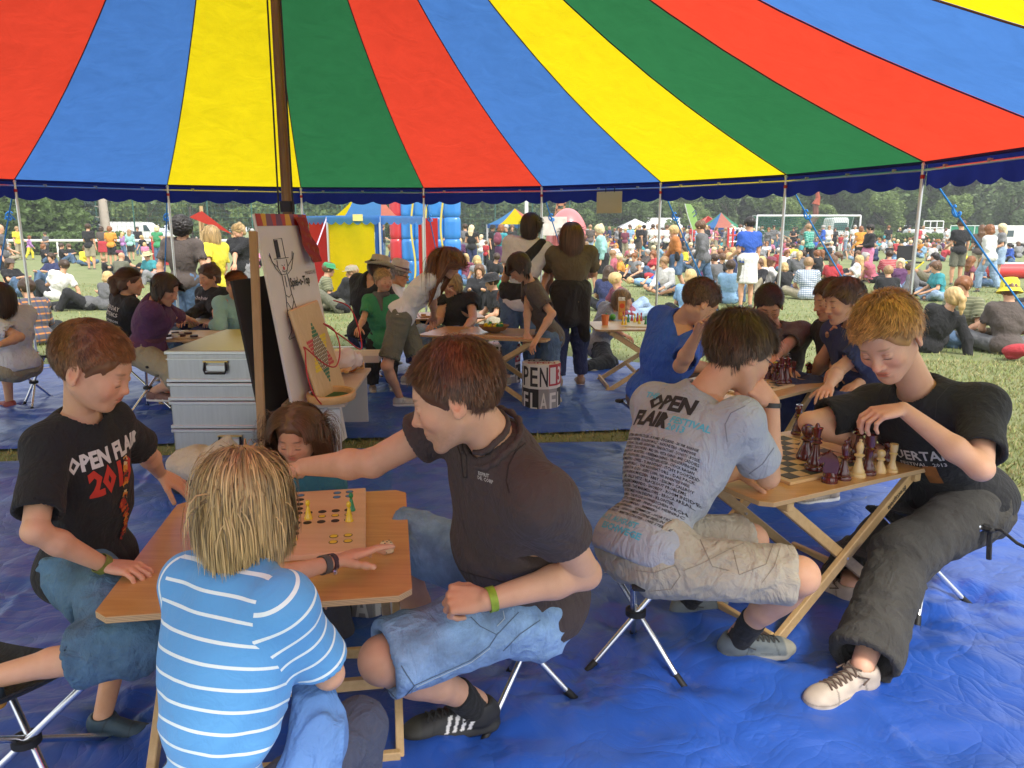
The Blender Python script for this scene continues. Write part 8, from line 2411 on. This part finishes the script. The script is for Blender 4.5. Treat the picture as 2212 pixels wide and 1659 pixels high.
def crowd_all():
	out={}
	for ln in LIST.split('\n'):
		f=ln.split('|');a=f[0].split(',')
		out[a[1]]=crowd(a[0],float(a[1]),float(a[2]),float(a[3]),float(a[4]),a[5],a[6],a[7],f[1],acc=f[2]if len(f)>2 else '')
	g=random.Random(11);cn=dict(k='black',w='white',g='dark grey',G='grey',n='navy',b='blue',B='pale blue',t='teal',r='red',p='purple',o='orange',y='yellow',e='brown',m='plum',v='green',a='salmon',l='pale grey',i='pink')
	hn=dict(bk='black',dk='dark',br='brown',rb='auburn',bl='blond',lb='pale blond',gr='grey',sb='sandy')
	cs=list(cn)+['k','k','w','g','n','k','G']
	bn=dict(k='black trousers',j='dark jeans',J='light jeans',c='khaki trousers',cs='khaki shorts',ks='black shorts',js='denim shorts')
	def rnd(poses,x,y,h,place,near):
		st=g.choice(['short','short','long','pony','bob','short','bun']);hc=g.choice(list(hn));tp=g.choice(cs);bt=g.choice(list(bn));k=g.choice(poses)
		fem=st!='short';nm=('woman' if fem else 'man')if h>1.5 else 'child'
		act={'st':'standing','sa':'with folded arms','wk':'walking','sx':'cross-legged','sk':'hugging knees','sl':'leaning back','ss':'leaning sideways','ly':'lying'}[k]
		crowd(k,x,y,g.uniform(0,360),h,f'{st}-{hc}',tp+g.choice(['','','1','0']),bt,f'{hn[hc]} haired {nm} in {cn[tp]} and {bn[bt]} {act} {near}'.replace('pale blond haired','platinum haired'),place)
	for i in range(48):
		x=1225+i*9+g.uniform(-4,4);rnd(['st','sa','wk','st'],x,g.uniform(533,556),g.uniform(1.55,1.88),'standing crowd before the wood',g.choice(['behind the first row','near the marquee','before the wood','by the flag']))
	for i in range(22):
		x=1640+i*25+g.uniform(-8,8);rnd(['st','sa'],x,g.uniform(531,541),g.uniform(1.5,1.85),'people standing round the goal and fence',g.choice(['near the goal','by the barrier','near the truck','before the hedge']))
	for i in range(48):
		x=1630+(i%24)*24+g.uniform(-6,6);rnd(['sx','sk','ss','sl','sx'],x,543+(i//24)*14+g.uniform(-4,8),g.uniform(1.6,1.8),'seated crowd on the far meadow',g.choice(['in the far seated crowd','beyond the goal side','in the back rows','near the barrier']))
	for i in range(20):
		x=1235+i*19+g.uniform(-7,7);rnd(['sx','sk','ss'],x,g.uniform(552,590),g.uniform(1.3,1.8),'seated people in front of the standing crowd',g.choice(['before the standing group','on the open meadow','near the walkers']))
	for i in range(26):
		x=(1232,1250,1262,1290,1345,1372,1395,1412,1440,1500,1530,1552,1545,1590,1640,1690,1710,1735,1760,1790,1815,1860,1890,1940,1975,2010)[i];rnd(['sx','sk','ss','sl'],x+g.uniform(-6,6),g.uniform(582,640),g.uniform(1.55,1.8),'people resting close to the tent',g.choice(['near the tent edge','close to the pole','nearer the tent']))
	for i in range(13):
		x=1520+i*10+g.uniform(-4,4);rnd(['sx','sk'],x,g.uniform(560,600),g.uniform(1.5,1.8),'seated people in front of the standing crowd','behind the hooded youth')
	for i in range(9):
		x=(350,20,180,545,560,850,905,975,1085)[i];rnd(['sx','sk','st'],x+g.uniform(-5,5),g.uniform(556,578),g.uniform(1.5,1.8),'people near the van and tents',g.choice(['near the van','by the hedge','close to the striped tent']))
# the seated mass behind, too far to pick out
	q=np.random.default_rng(4);VV,FF,CC,n0=[],[],[],0
	for i in range(360):
		x=1225+q.uniform(0,1090)if i<310 else q.uniform(-20,700);y=q.uniform(533,546);p=gz(x,y);a=q.uniform(0,6.28);co=V3(FC[q.choice(list('kwgGnbBtrpoyemal'))]);hc=V3(HC[q.choice(list(HC))])
		for(c,r_,cc)in(((0,0,.34),(.20,.14,.30),co),((0,.02,.76),(.09,.10,.12),hc),((0,.07,.74),(.07,.06,.09),V3(SKIN)),((.15,.30,.22),(.09,.26,.13),co*.4+.03),((-.15,.30,.22),(.09,.26,.13),co*.4+.03),((.2,.15,.4),(.05,.16,.06),V3(SKIN)),((-.2,.15,.4),(.05,.16,.06),V3(SKIN))):
			k=8
			for j,(rr,zz)in enumerate(((.02,-1),(.75,-.65),(1,0),(.75,.65),(.02,1))):
				for m_ in range(k):
					b=2*math.pi*m_/k;lx,ly=c[0]+r_[0]*rr*math.cos(b),c[1]+r_[1]*rr*math.sin(b)
					VV.append((p[0]+lx*math.cos(a)-ly*math.sin(a),p[1]+lx*math.sin(a)+ly*math.cos(a),max(0,c[2]+r_[2]*zz)));CC.append(cc)
			for j in range(4):
				for m_ in range(k):FF.append((n0+j*k+m_,n0+j*k+(m_+1)%k,n0+(j+1)*k+(m_+1)%k,n0+(j+1)*k+m_))
			n0+=5*k
	link('far_crowd',mesh_np('far_crowd',VV,FF,mat=attr_mat('far_crowd',rough=.9,noise_amt=0),col=CC),None,'dense mass of people sitting far off before the hedge and fence','crowd',kind='stuff')
# taller figures close to the tent
	mid('man with big curly black hair and dark festival T-shirt seen from behind',1.04,(397,605,10.6),(393,520,10.6),8,(394,497,10.6),(15,4,0),[(345,575,'n'),(441,575,'n')],[(350,620,'n'),(438,620,'n')],hair=('afro','bk'),top='e',bot='j',g=1.18,sw=.2,vb=.014)
	mid('person with long fair hair in bright yellow T-shirt',1.0,(468,612,11.6),(464,528,11.6),290,(455,506,11.6),(285,8,0),[(450,570,'n'),(486,580,'n')],[(452,605,'n'),(470,620,'n')],hair=('long','bl'),top='y',bot='j',hlen=.24,vb=.014)
	mid('blonde woman in black top and grey jeans looking down',.97,(522,575,13),(518,517,13),200,(515,502,13),(215,25,0),[(508,545,'n'),(535,548,'n')],[(507,570,'n'),(536,578,'n')],hair=('bun','bl'),top='k',bot='G',fem=.7,slv=.55,vb=.014)
# the white cloth, prints and sunglasses that single some of them out
	J=PR['J','st'];S=SDF();S.ell(J['pel']+V3(0,0,.02),(.205,.17,.12));S.cap(J['pel'],J['pel']-V3(0,0,.42),.17,.19,.05);S.cutball(J['pel']+V3(0,0,.12),(0,0,1),.4);S.cutball(J['pel']-V3(0,0,.45),(0,0,-1),.4)
	V,Q,N=S.verts(.016);V=V+N*(fold_noise(V,(0,0,1),.08,3,5)*.015)[:,None];put(out['1610'],'waist_cloth',mesh_np('waist_cloth',V,Q,mat=fabric((.74,.72,.70),.9)))
	m=MB()
	for x,z,w,h in((0,1.24,.15,.13),(0,1.13,.20,.03),(-.03,1.30,.07,.05)):m.box((x,.165,z),(w,.006,h),bev=.002)
	put(out['14'],'shirt_print',m.mesh('shirt_print',plain((.7,.7,.7),.8)))
crowd_all()
# ------------------------------------------------------------------ tents, vehicles and things on the meadow
def px(x,Y):return aY(x,494,Y)[0]
def pz(y,Y):return max(0,aY(1106,y,Y)[2])
WH=plain((.80,.80,.80),.35,coat=.4);GLS=plain((.05,.08,.09),.12,coat=.6);TY=plain((.02,.02,.02),.8);RED=plain((.55,.04,.04),.5)
def van(x0,x1,Y,h,label,flip=1,dep=2.0):
	"""panel van seen from the side, nose towards x1"""
	L=abs(x1-x0);u=V3(flip,0,0);o=V3(x0,Y,.28);t=empty('delivery_van',tuple(o),label,'van')
	pr=[(0,.1),(0,h*.86),(.12,h*.97),(.35,h),(L*.62,h),(L*.68,h*.96),(L*.80,h*.62),(L*.97,h*.50),(L,h*.40),(L,.1)]
	ax=np.array([u,(0,0,1),(0,1,0)]);m=MB();m.prism(pr,dep,o,ax);m.obj('body',WH,t)
	for f,a,b,c,d in(('side_window',.70,.80,.60,.86),('side_window',.02,.09,.55,.80),('badge',.50,.54,.45,.62)):
		m=MB();m.prism([(L*a,h*c),(L*b,h*c),(L*(b-.05 if f=='side_window' and a>.5 else b),h*d),(L*a,h*d)],.02,o-V3(0,.02,0),ax);m.obj(f,GLS if f!='badge' else plain((.3,.3,.32),.5),t)
	for x in(.17,.83):
		w=empty('wheel',tuple(o+u*L*x+V3(0,.0,.06)));w.parent=t;w.matrix_parent_inverse=pworld(t).inverted()
		c=o+u*L*x+V3(0,.02,.06);MB().lathe([(.34,-.1),(.34,.1)],c,20,ax=np.array([(1,0,0),(0,0,1),(0,-1,0)])).obj('tyre',TY,w,True);MB().lathe([(.2,0),(.18,.02)],c-V3(0,.1,0),16,ax=np.array([(1,0,0),(0,0,1),(0,-1,0)])).obj('rim',plain((.5,.5,.5),.3,.8),w,True)
	MB().box(o+u*L*.5+V3(0,-.01,h*.30),(L*.96,.02,.04)).obj('side_trim',plain((.2,.2,.2),.6),t)
	for x in(.3,.62):MB().box(o+u*L*x+V3(0,-.005,h*.62),(.015,.012,h*.62)).obj('door_gap',plain((.3,.3,.3),.7),t)
def pavilion(cx,cy,w,d,he,hp,cols,label,walls=None,val=True):
	t=empty('pavilion_tent',(cx,cy,0),label,'tent','small coloured festival tents');C=V3(cx,cy,0);n=8
	P=[];
	for i in range(n+1):
		a=2*math.pi*i/n;k=1/max(abs(math.cos(a)),abs(math.sin(a)))if False else 1
		P.append(C+V3(w/2*max(-1,min(1,1.42*math.cos(a+.3927))),d/2*max(-1,min(1,1.42*math.sin(a+.3927))),he))
	for i in range(n):
		V=[]
		for f in np.linspace(0,1,8):
			z=he+(hp-he)*f**1.25
			for g_ in(P[i],P[i+1]):q=g_*(1-f)+(C+V3(0,0,0))*f;V.append((q[0],q[1],z))
		link('roof_panel',mesh_np('roof_panel',V,[(2*j,2*j+1,2*j+3,2*j+2)for j in range(7)],mat=cols[i%len(cols)]),t)
		if val:
			V=[];m_=24
			for j in range(m_+1):
				q=P[i]+(P[i+1]-P[i])*j/m_;V+=[q,q-V3(0,0,.12+.06*abs(math.sin(j*math.pi/4)))]
			link('valance',mesh_np('valance',V,[(2*j,2*j+2,2*j+3,2*j+1)for j in range(m_)],mat=CANV[0]),t)
	for i in range(n):MB().tube([P[i]*V3(1,1,0),P[i]],.03,6).obj('pole',ALU,t,True)
	return t,P
def backs():
	Y=62;van(px(212,Y),px(352,Y),Y,pz(479,Y)-.28,'white panel van parked behind the people by the red play board')
	Y=46;van(px(2170,Y),px(2170,Y)+6.4,Y,pz(487,Y)-.28,'large white van at the meadow edge behind the woman in the white hooded jacket')
# brown house
	Y=60;a,b,zp=px(55,Y),px(192,Y),pz(491,Y);xm=px(118,Y);t=empty('brown_house',(xm,Y,0),'low brown house with a shallow white edged gable behind the hedge','house')
	m=MB();m.prism([(a,0),(b,0),(b,zp*.42),(xm,zp-.1),(a,zp*.42)],5,(0,Y,0),np.array([(1,0,0),(0,0,1),(0,1,0)]));m.obj('wall',plain((.26,.15,.11),.9),t)
	wh=plain((.75,.78,.72),.5)
	for p,q in((a,xm),(xm,b)):
		z=(zp*.42,zp)if p==a else(zp,zp*.42);MB().beam((p,Y-.2,z[0]),(q,Y-.2,z[1]),.5,.12).obj('roof_edge',wh,t);MB().beam((p,Y+2.6,z[0]),(q,Y+2.6,z[1]),5.2,.06).obj('roof',plain((.25,.12,.09),.9),t)
	f=MB();f.box((px(127,Y),Y-.03,zp*.45),(1.2,.06,1.0));f.obj('window',wh,t);MB().box((px(127,Y),Y-.07,zp*.45),(.95,.03,.75)).obj('pane',plain((.3,.2,.16),.4),t)
# red sun sail on poles
	Y=26;t=empty('sun_sail',(px(440,Y),Y,0),'red triangular sun sail stretched between wooden posts','sun sail')
	A,B,C,D=aY(409,469,Y),aY(435,455,Y),aY(503,507,Y-3),aY(425,462,Y+3)
	m=MB();m.add([A,B,C,D,A-V3(0,0,.03)],[(0,1,2),(0,3,1)]);m.obj('sail',canvas((.55,.05,.04),(.75,.08,.06),'red_canvas'),t)
	for p in(B,D+V3(.1,0,-.2)):MB().tube([p*V3(1,1,0),p+V3(0,0,.15)],.06,8).obj('post',plain((.48,.33,.16),.8),t,True)
	MB().tube([C*V3(1,1,0),C],.05,8).obj('post',plain((.48,.33,.16),.8),t,True)
# red play board with pictures
	Y=33;t=empty('play_board',(px(350,Y),Y,0),'red play wall with white flowers and small holes','play wall');a,b,z1=px(325,Y),px(372,Y),pz(513,Y)
	MB().box(((a+b)/2,Y,z1/2+.02),(b-a,.1,z1)).obj('panel',RED,t);MB().box(((a+b)/2,Y-.06,z1),(b-a+.1,.06,.08)).obj('frame',plain((.5,.3,.15),.7),t)
	g=random.Random(2)
	for i in range(26):
		c=V3(g.uniform(a+.1,b-.1),Y-.055,g.uniform(.15,z1*.62));MB().lathe([(.05,0),(.05,.01)],c,8,ax=np.array([(1,0,0),(0,0,1),(0,-1,0)])).obj('flower',plain((.75,.68,.66),.7)if i%3 else plain((.7,.1,.08),.7),t)
# striped marquee with the yellow wall
	Y=15.6;xs=[px(x,Y)for x in(642,708,821,868,950)];z1=pz(468,Y);t=empty('striped_marquee',(px(760,Y),Y+2,0),'marquee with yellow, blue and pink roof and red, yellow and blue walls','tent')
	R_,Yl,Bl,Pk=canvas((.50,.03,.03),(.60,.05,.04),'c'),canvas((.80,.62,.01),(.85,.68,.01),'c'),canvas((.08,.25,.62),(.14,.35,.8),'c'),canvas((.70,.22,.18),(.8,.35,.3),'c')
	def wall(x0,x1,y0,y1,mt,z0=.12):
		V=[];n,k=22,10
		for i in range(n+1):
			for j in range(k+1):
				u,w=i/n,j/k;V.append((x0+(x1-x0)*u,y0+(y1-y0)*u+.03*math.sin(u*13+w*2)*(1-w*.6)+.02*math.sin(w*9+u*5),z0+(z1-z0)*w))
		ix=np.arange(len(V)).reshape(n+1,k+1);link('wall_panel',mesh_np('wall_panel',V,np.stack([ix[:-1,:-1],ix[1:,:-1],ix[1:,1:],ix[:-1,1:]],-1).reshape(-1,4),mat=mt),t)
	wall(xs[0],xs[1],Y+.9,Y,R_);wall(xs[1],xs[2]-.12,Y,Y,Yl);wall(xs[2]-.11,xs[2]+.05,Y,Y,CANV[0]);wall(xs[2]+.5,xs[2]+.95,Y+2.2,Y+2.2,R_)
	wall(xs[0],xs[2],Y+.02,Y+.02,CANV[0],z1*.0+.0)if False else MB().box(((xs[1]+xs[2])/2,Y-.01,.10),(xs[2]-xs[1],.03,.16)).obj('wall_foot',CANV[0],t)
	ap=aY(765,428,Y+1.8);ap2=ap+V3(.6,0,0);e=[V3(xs[0]-.15,Y+.9,z1),V3(xs[1],Y-.02,z1),V3(xs[2],Y-.02,z1),V3(px(905,Y),Y+.7,z1),V3(px(905,Y+4),Y+4,z1),V3(xs[0],Y+4,z1)]
	for p,q,a1,a2,mt in((e[0],e[1],ap,ap,Yl),(e[1],e[2],ap,ap2,Bl),(e[2],e[3],ap2,ap2,Pk),(e[3],e[4],ap2,ap2,Yl),(e[5],e[0],ap,ap,Bl)):
		V=[]
		for f in np.linspace(0,1,7):V+=[p*(1-f)+a1*f-V3(0,0,.25*math.sin(math.pi*f)),q*(1-f)+a2*f-V3(0,0,.25*math.sin(math.pi*f))]
		link('roof_panel',mesh_np('roof_panel',V,[(2*j,2*j+1,2*j+3,2*j+2)for j in range(6)],mat=mt),t)
		V=[];N_=30
		for j in range(N_+1):
			c=p+(q-p)*j/N_;V+=[c+V3(0,-.03,.02),c+V3(0,-.03,-.10-.06*abs(math.sin(j*math.pi/5)))]
		link('valance',mesh_np('valance',V,[(2*j,2*j+2,2*j+3,2*j+1)for j in range(N_)],mat=Bl),t)
	MB().box(((xs[1]+xs[2])/2+.1,Y-.07,z1-.02),(.20,.01,.13)).obj('paper_sign',plain((.7,.6,.2),.7),t)
	for p in e[:4]:MB().tube([p*V3(1,1,0),p],.025,8).obj('pole',ALU,t,True)
	MB().tube([V3(xs[1]-.45,Y-1.2,0),V3(xs[1],Y,z1)],.014,5).obj('guy_rope',plain((.6,.5,.65),.7),t)
# blue inflatable slide
	Y=22;t=empty('inflatable_slide',(px(930,Y),Y,0),'tall blue and red inflatable slide with yellow ropes beside the marquee','inflatable');bl=plain((.03,.22,.62),.3,coat=.5);rd=plain((.50,.03,.04),.3,coat=.5)
	zt=pz(425,Y);col=[(866,895,bl),(895,925,bl),(925,958,bl),(958,995,bl),(842,868,rd)]
	for(a,b,mt)in col:
		a,b=px(a,Y),px(b,Y)
		for j in range(4):
			S=SDF();w=b-a;z0,z2=zt*j/4+.05,zt*(j+1)/4+.08;S.chain([(a+w*.3,Y,z0+w*.2),(a+w*.3,Y,z2-w*.3)],[w*.33]*2,.1);S.chain([(a+w*.7,Y,z0+w*.2),(a+w*.7,Y,z2-w*.3)],[w*.33]*2,.1)
			V,Q,N=S.verts(.06);link('air_cell',mesh_np('air_cell',V,Q,mat=mt),t)
	for x in(895,925,958):MB().tube([V3(px(x,Y),Y-.35,z)+V3(.05*math.sin(z*3),0,0)for z in np.linspace(.1,zt,12)],.03,5).obj('rope',plain((.6,.5,.1),.8),t)
# little tents
	y_,b_,p_,g_=Yl,Bl,canvas((.75,.25,.20),(.8,.35,.3),'c'),canvas((.10,.40,.25),(.2,.55,.4),'c')
	Y=38;w=px(1172,Y)-px(1054,Y);pavilion(px(1112,Y),Y,w,w,pz(485,Y),pz(450,Y),[b_,y_,y_,p_,b_,y_,p_,b_],'little pavilion with yellow, blue and pink roof behind the standing women')
	Y=58;w=px(1592,Y)-px(1506,Y);pavilion(px(1556,Y),Y,w,w,pz(492,Y),pz(459,Y),[g_,p_,p_,g_,b_,p_,g_,b_],'little pavilion with pink and green roof beside the flag');pavilion(px(1528,66),66,w,w,pz(487,66),pz(466,66),[p_,R_],'small red pavilion behind the pink and green one')
# red inflatable dome
	Y=48;S=SDF();c=V3(px(1226,Y),Y,.3);r_=(px(1274,Y)-px(1178,Y))/2;S.ell(c,(r_,r_,pz(453,Y)-.2));S.ell(c+V3(-.5,-r_,.1),(r_*.45,r_*.6,pz(470,Y)*.9),None,.05,True);S.cut((0,0,0),(0,0,-1));V,Q,N=S.verts(.12)
	t=link('inflatable_dome',mesh_np('inflatable_dome',V,Q,mat=plain((.62,.16,.16),.35,coat=.4)),None,'round red inflatable dome with an arched opening','inflatable')
	MB().box(c+V3(-.9,-r_-.1,1.4),(1.5,.05,1.1)).obj('picture_board',plain((.62,.55,.5),.6,var=.5,scale=3),None,label='pale picture board in front of the red dome',cat='board')
	for i,(x,Y,h,w)in enumerate(((1322,84,478,9),(1462,86,470,14),(1378,78,472,4),(1540,88,480,8))):
		z=pz(h,Y);x=px(x,Y);t=empty('marquee',(x,Y,0),['white marquee roof behind the crowd beside the red dome','long white marquee roof behind the tent pole','pointed white tent behind the standing men','low white marquee behind the flag'][i],'tent','white marquees beyond the crowd')
		m=MB();m.add([(x-w/2,Y,z*.6),(x+w/2,Y,z*.6),(x+(w*.3 if w>5 else 0),Y+2,z),(x-(w*.3 if w>5 else 0),Y+2,z),(x-w/2,Y+4,z*.6),(x+w/2,Y+4,z*.6)],[(0,1,2,3),(3,2,5,4),(0,3,4),(1,5,2)]);m.obj('roof',WH,t);MB().box((x,Y+2,z*.3),(w*.96,3.8,z*.6)).obj('wall',plain((.5,.52,.5),.8),t)
# beach flag
	Y=40;t=empty('beach_flag',(px(1490,Y),Y,0),'pale green and white feather flag standing above the crowd','flag');m=MB();P=[aY(x,y,Y)for x,y in((1479,440),(1492,441),(1500,452),(1507,478),(1508,495),(1496,497),(1486,468))];m.add(P+[p+V3(0,.02,0)for p in P],[tuple(range(7)),tuple(range(13,6,-1))]);m.obj('cloth',canvas((.45,.62,.25),(.6,.8,.4),'c'),t)
	MB().tube([P[5]*V3(1,1,0),P[5],P[6],P[0]],.025,6).obj('flag_pole',ALU,t);m=MB();q=aY(1496,460,Y-.03);m.tube([q,q+V3(.12,0,.14),q+V3(.2,0,-.05),q+V3(.05,0,-.2)],.03,5);m.obj('bird_emblem',plain((.05,.08,.2),.7),t)
# goal
	Y=58;t=empty('football_goal',(px(1730,Y),Y,0),'white football goal with green net among the standing people','goal');a,b=V3(px(1634,Y),Y,0),V3(px(1857,Y),Y,0);zt=pz(466,Y)
	for q in(a,b):MB().tube([q,q+V3(0,0,zt)],.07,8).obj('post',WH,t);MB().tube([q+V3(0,0,zt),q+V3(0,1.1,zt),q+V3(0,2.2,0)],.03,6).obj('stay',WH,t)
	MB().tube([a+V3(0,0,zt),b+V3(0,0,zt)],.07,8).obj('crossbar',WH,t);m=MB()
	for i in range(56):u=a+(b-a)*i/55;m.tube([u+V3(0,.1,zt),u+V3(0,1.1,zt-.1),u+V3(0,2.1,0)],.012,3,cap=False)
	for z in np.linspace(.1,zt-.1,18):m.tube([a+V3(0,2.1-z/zt,z),b+V3(0,2.1-z/zt,z)],.012,3,cap=False)
	m.obj('net',plain((.02,.25,.16),.8),t)['kind']='stuff'
# lorry with crane
	Y=66;a,b=px(1797,Y),px(1834,Y);t=empty('crane_lorry',((a+b)/2,Y,0),'white lorry with a folded red loading crane behind the goal','lorry');z=pz(470,Y);w=b-a
	MB().box(((a+b)/2,Y+1,z/2+.4),(w,2,z-.8),bev=.15).obj('cab',WH,t);MB().box(((a+b)/2,Y-.02,z*.70),(w*.78,.04,z*.26)).obj('windscreen',GLS,t);MB().box(((a+b)/2,Y-.02,z*.36),(w*.7,.04,.3)).obj('grille',plain((.25,.25,.27),.5),t)
	MB().box(((a+b)/2-.5,Y+6,.9),(2.3,7,.9)).obj('load_bed',plain((.25,.28,.3),.7),t)
	for q in(-1,1):MB().lathe([(.5,-.15),(.5,.15)],((a+b)/2+q*w*.36,Y+.6,.5),16,ax=np.array([(0,1,0),(0,0,1),(1,0,0)])).obj('wheel',TY,t,True)
	c=V3(px(1762,Y),Y+3,0);MB().tube([c+V3(0,0,1),aY(1762,468,Y+3),aY(1762,440,Y+3)],[.32,.30,.22],6).obj('crane_column',plain((.16,.05,.03),.6),t);MB().tube([aY(1762,442,Y+3),aY(1767,428,Y+3),aY(1764,405,Y+3)],[.35,.2,.16],6).obj('crane_arm',plain((.34,.06,.02),.6),t)
# farm machine on the right
	Y=74;t=empty('trailer',(px(2020,Y),Y,0),'pale trailer with an open framed roof rack beyond the hedge','trailer');a,b=px(1960,Y),px(2052,Y);z=pz(478,Y);MB().box(((a+b)/2,Y,z*.42),(b-a,2,z*.5),bev=.2).obj('body',plain((.55,.58,.58),.5),t)
	for q in np.linspace(.25,.7,4):MB().tube([(a+(b-a)*q,Y-1,z*.5),(a+(b-a)*q,Y-1,z)],.05,5).obj('rack_post',WH,t)
	for q in(.72,1.0):MB().tube([(a+(b-a)*.25,Y-1,z*q),(a+(b-a)*.7,Y-1,z*q)],.05,5).obj('rack_rail',WH,t)
# climbing frame and pole behind the little tent
	Y=52;t=empty('playground_climber',(px(1205,Y),Y,0),'tilted orange brown wooden climbing frame above the red dome','climbing frame')
	for x0,x1 in((1196,1206),(1212,1222)):MB().beam(aY(x0,480,Y),aY(x1,432,Y),.12,.12).obj('beam',plain((.4,.17,.08),.8),t)
	for k in range(4):MB().beam(aY(1196+k*2.5,478-k*12,Y),aY(1214+k*2.6,478-k*12,Y),.12,.16).obj('rung',plain((.4,.17,.08),.8),t)
	for x in(1198,1218):MB().tube([V3(px(x,Y),Y,0),aY(x,480,Y)],.09,6).obj('support',plain((.35,.16,.08),.8),t)
	t=MB().tube([V3(px(1137,45),45,0),V3(px(1137,45),45,4.6)],.11,8).obj('floodlight_pole',plain((.7,.72,.7),.5),None,label='pale grey pole rising behind the little yellow and blue pavilion',cat='pole')
	Y=40;t=empty('climbing_tower',(px(1598,Y),Y,0),'red and white scaffold tower beside the pink and green pavilion','scaffold tower')
	for x in(1574,1584,1598,1606):MB().tube([V3(px(x,Y),Y,0),aY(x,492,Y)],.06,6).obj('upright',RED if x<1590 else WH,t)
	for y in(494,508,522,535):MB().tube([aY(1574,y,Y),aY(1606,y,Y)],.04,6).obj('crosspiece',RED if y in(508,535)else WH,t)
# air cushion, yellow chair, bags
	p,q=gz(2150,603),gz(2330,603);S=SDF();S.chain([p+V3(.3,.6,.22),q+V3(0,.6,.22)],[.24,.24],.02);S.chain([p+V3(.3,1.2,.22),q+V3(0,1.2,.22)],[.24,.24],.02);V,Q,N=S.verts(.05);t=link('air_cushion',mesh_np('air_cushion',V,Q,mat=plain((.60,.04,.04),.35,coat=.4)),None,'long red air cushion with a blue diamond emblem','air cushion')
	e=gz(2192,596)+V3(0,.28,.2);MB().box(e,(.36,.03,.36),np.array([(.7,0,.7),(0,1,0),(-.7,0,.7)])).obj('diamond_emblem',plain((.02,.06,.35),.5),t)
	MB().box((p+q)/2+V3(0,1.0,.44),(q[0]-p[0],.5,.05),bev=.02).obj('white_cover',WH,t)
	c=gz(1962,603);t=empty('folding_chair',tuple(c),'folding chair with yellow crossed legs and black seat on the meadow','chair');yl=plain((.75,.62,.02),.4)
	for q in(-.28,.28):
		for k in(-1,1):MB().tube([c+V3(k*.3,q,0),c+V3(-k*.28,q,.55)],.025,6).obj('leg',yl,t)
	MB().box(c+V3(0,0,.52),(.56,.56,.05)).obj('seat',plain((.02,.02,.02),.8),t);MB().box(c+V3(0,.3,.80),(.56,.04,.45)).obj('backrest',plain((.02,.02,.02),.8),t)
	c=gz(1274,552);t=empty('bicycle',tuple(c),'red child bicycle under the man in the brown T-shirt','bicycle')
	for q in(-.45,.45):
		m=MB();m.tube([c+V3(.3*q,q+.30*math.cos(a),.32+.30*math.sin(a))for a in np.linspace(0,6.28,17)],.02,5);w=m.obj('wheel',TY,t)
	MB().tube([c+V3(-.13,-.45,.32),c+V3(0,0,.35),c+V3(.1,.35,.75),c+V3(-.05,-.15,.72),c+V3(0,0,.35)],.025,6).obj('frame',RED,t);MB().tube([c+V3(-.2,.35,.95),c+V3(.1,.35,.78),c+V3(.4,.35,.95)],.02,6).obj('handlebar',ALU,t)
	for nm,x,y,sx,c_,lb in(('backpack',60,640,1.5,'j','dark rucksack lying beside the woman in the beanie'),('backpack',1402,606,1.2,'r','bright orange red rucksack on the meadow'),('backpack',2045,748,1.1,'j','grey blue rucksack beside the man in the striped polo'),('pouch',2195,778,.8,'r','red pouch lying behind the man in the yellow hat'),('backpack',2206,668,1.1,'k','black bag at the foot of the guy rope'),('blanket',1085,628,1.5,'v','green and blue bundle on the grass beside the dark top'),('backpack',250,600,.8,'k','small black bag on the open grass'),('backpack',1030,735,1.2,'k','dark bag with bright green print by the blonde woman')):
		o=put(None,nm,pk_mesh(),mat_of(c_));o.location=gz(x,y)+V3(0,0,.12);o.rotation_euler=(R(80),0,R(x));o.scale=(sx,sx,sx);prop(o,lb,'bag')
backs()
tarp('tarpaulin',NEAR_TARP,.026,.004,'wrinkled glossy blue tarpaulin under the near tables and players')
tarp('tarpaulin',FAR_TARP,.035,.004,'blue tarpaulin under the tables farther back, beyond the strip of grass')
def litter():
	g=np.random.default_rng(2);n=260;P=np.stack([g.uniform(-3.4,2.7,n),g.uniform(1.2,8.5,n),np.full(n,.028)],1);a=g.uniform(0,6.28,n);L=g.uniform(.006,.03,n)
	d=np.stack([np.cos(a),np.sin(a),g.normal(0,.1,n)],1)*L[:,None];e=np.stack([-np.sin(a),np.cos(a),np.zeros(n)],1)*.0016
	V=np.stack([P-d,P+e,P+d,P-e],1).reshape(-1,3);c=np.where(g.random((n,1))<.7,V3(.45,.40,.22),V3(.6,.6,.58))*(.5+.6*g.random((n,1)))
	link('grass_bits',mesh_np('grass_bits',V,np.arange(n*4).reshape(-1,4),mat=attr_mat('grass_blades',rough=.8,noise_amt=0),smooth=False,col=np.repeat(c,4,0)),None,'loose grass bits and crumbs trodden onto the blue tarpaulin','litter',kind='stuff')
litter()
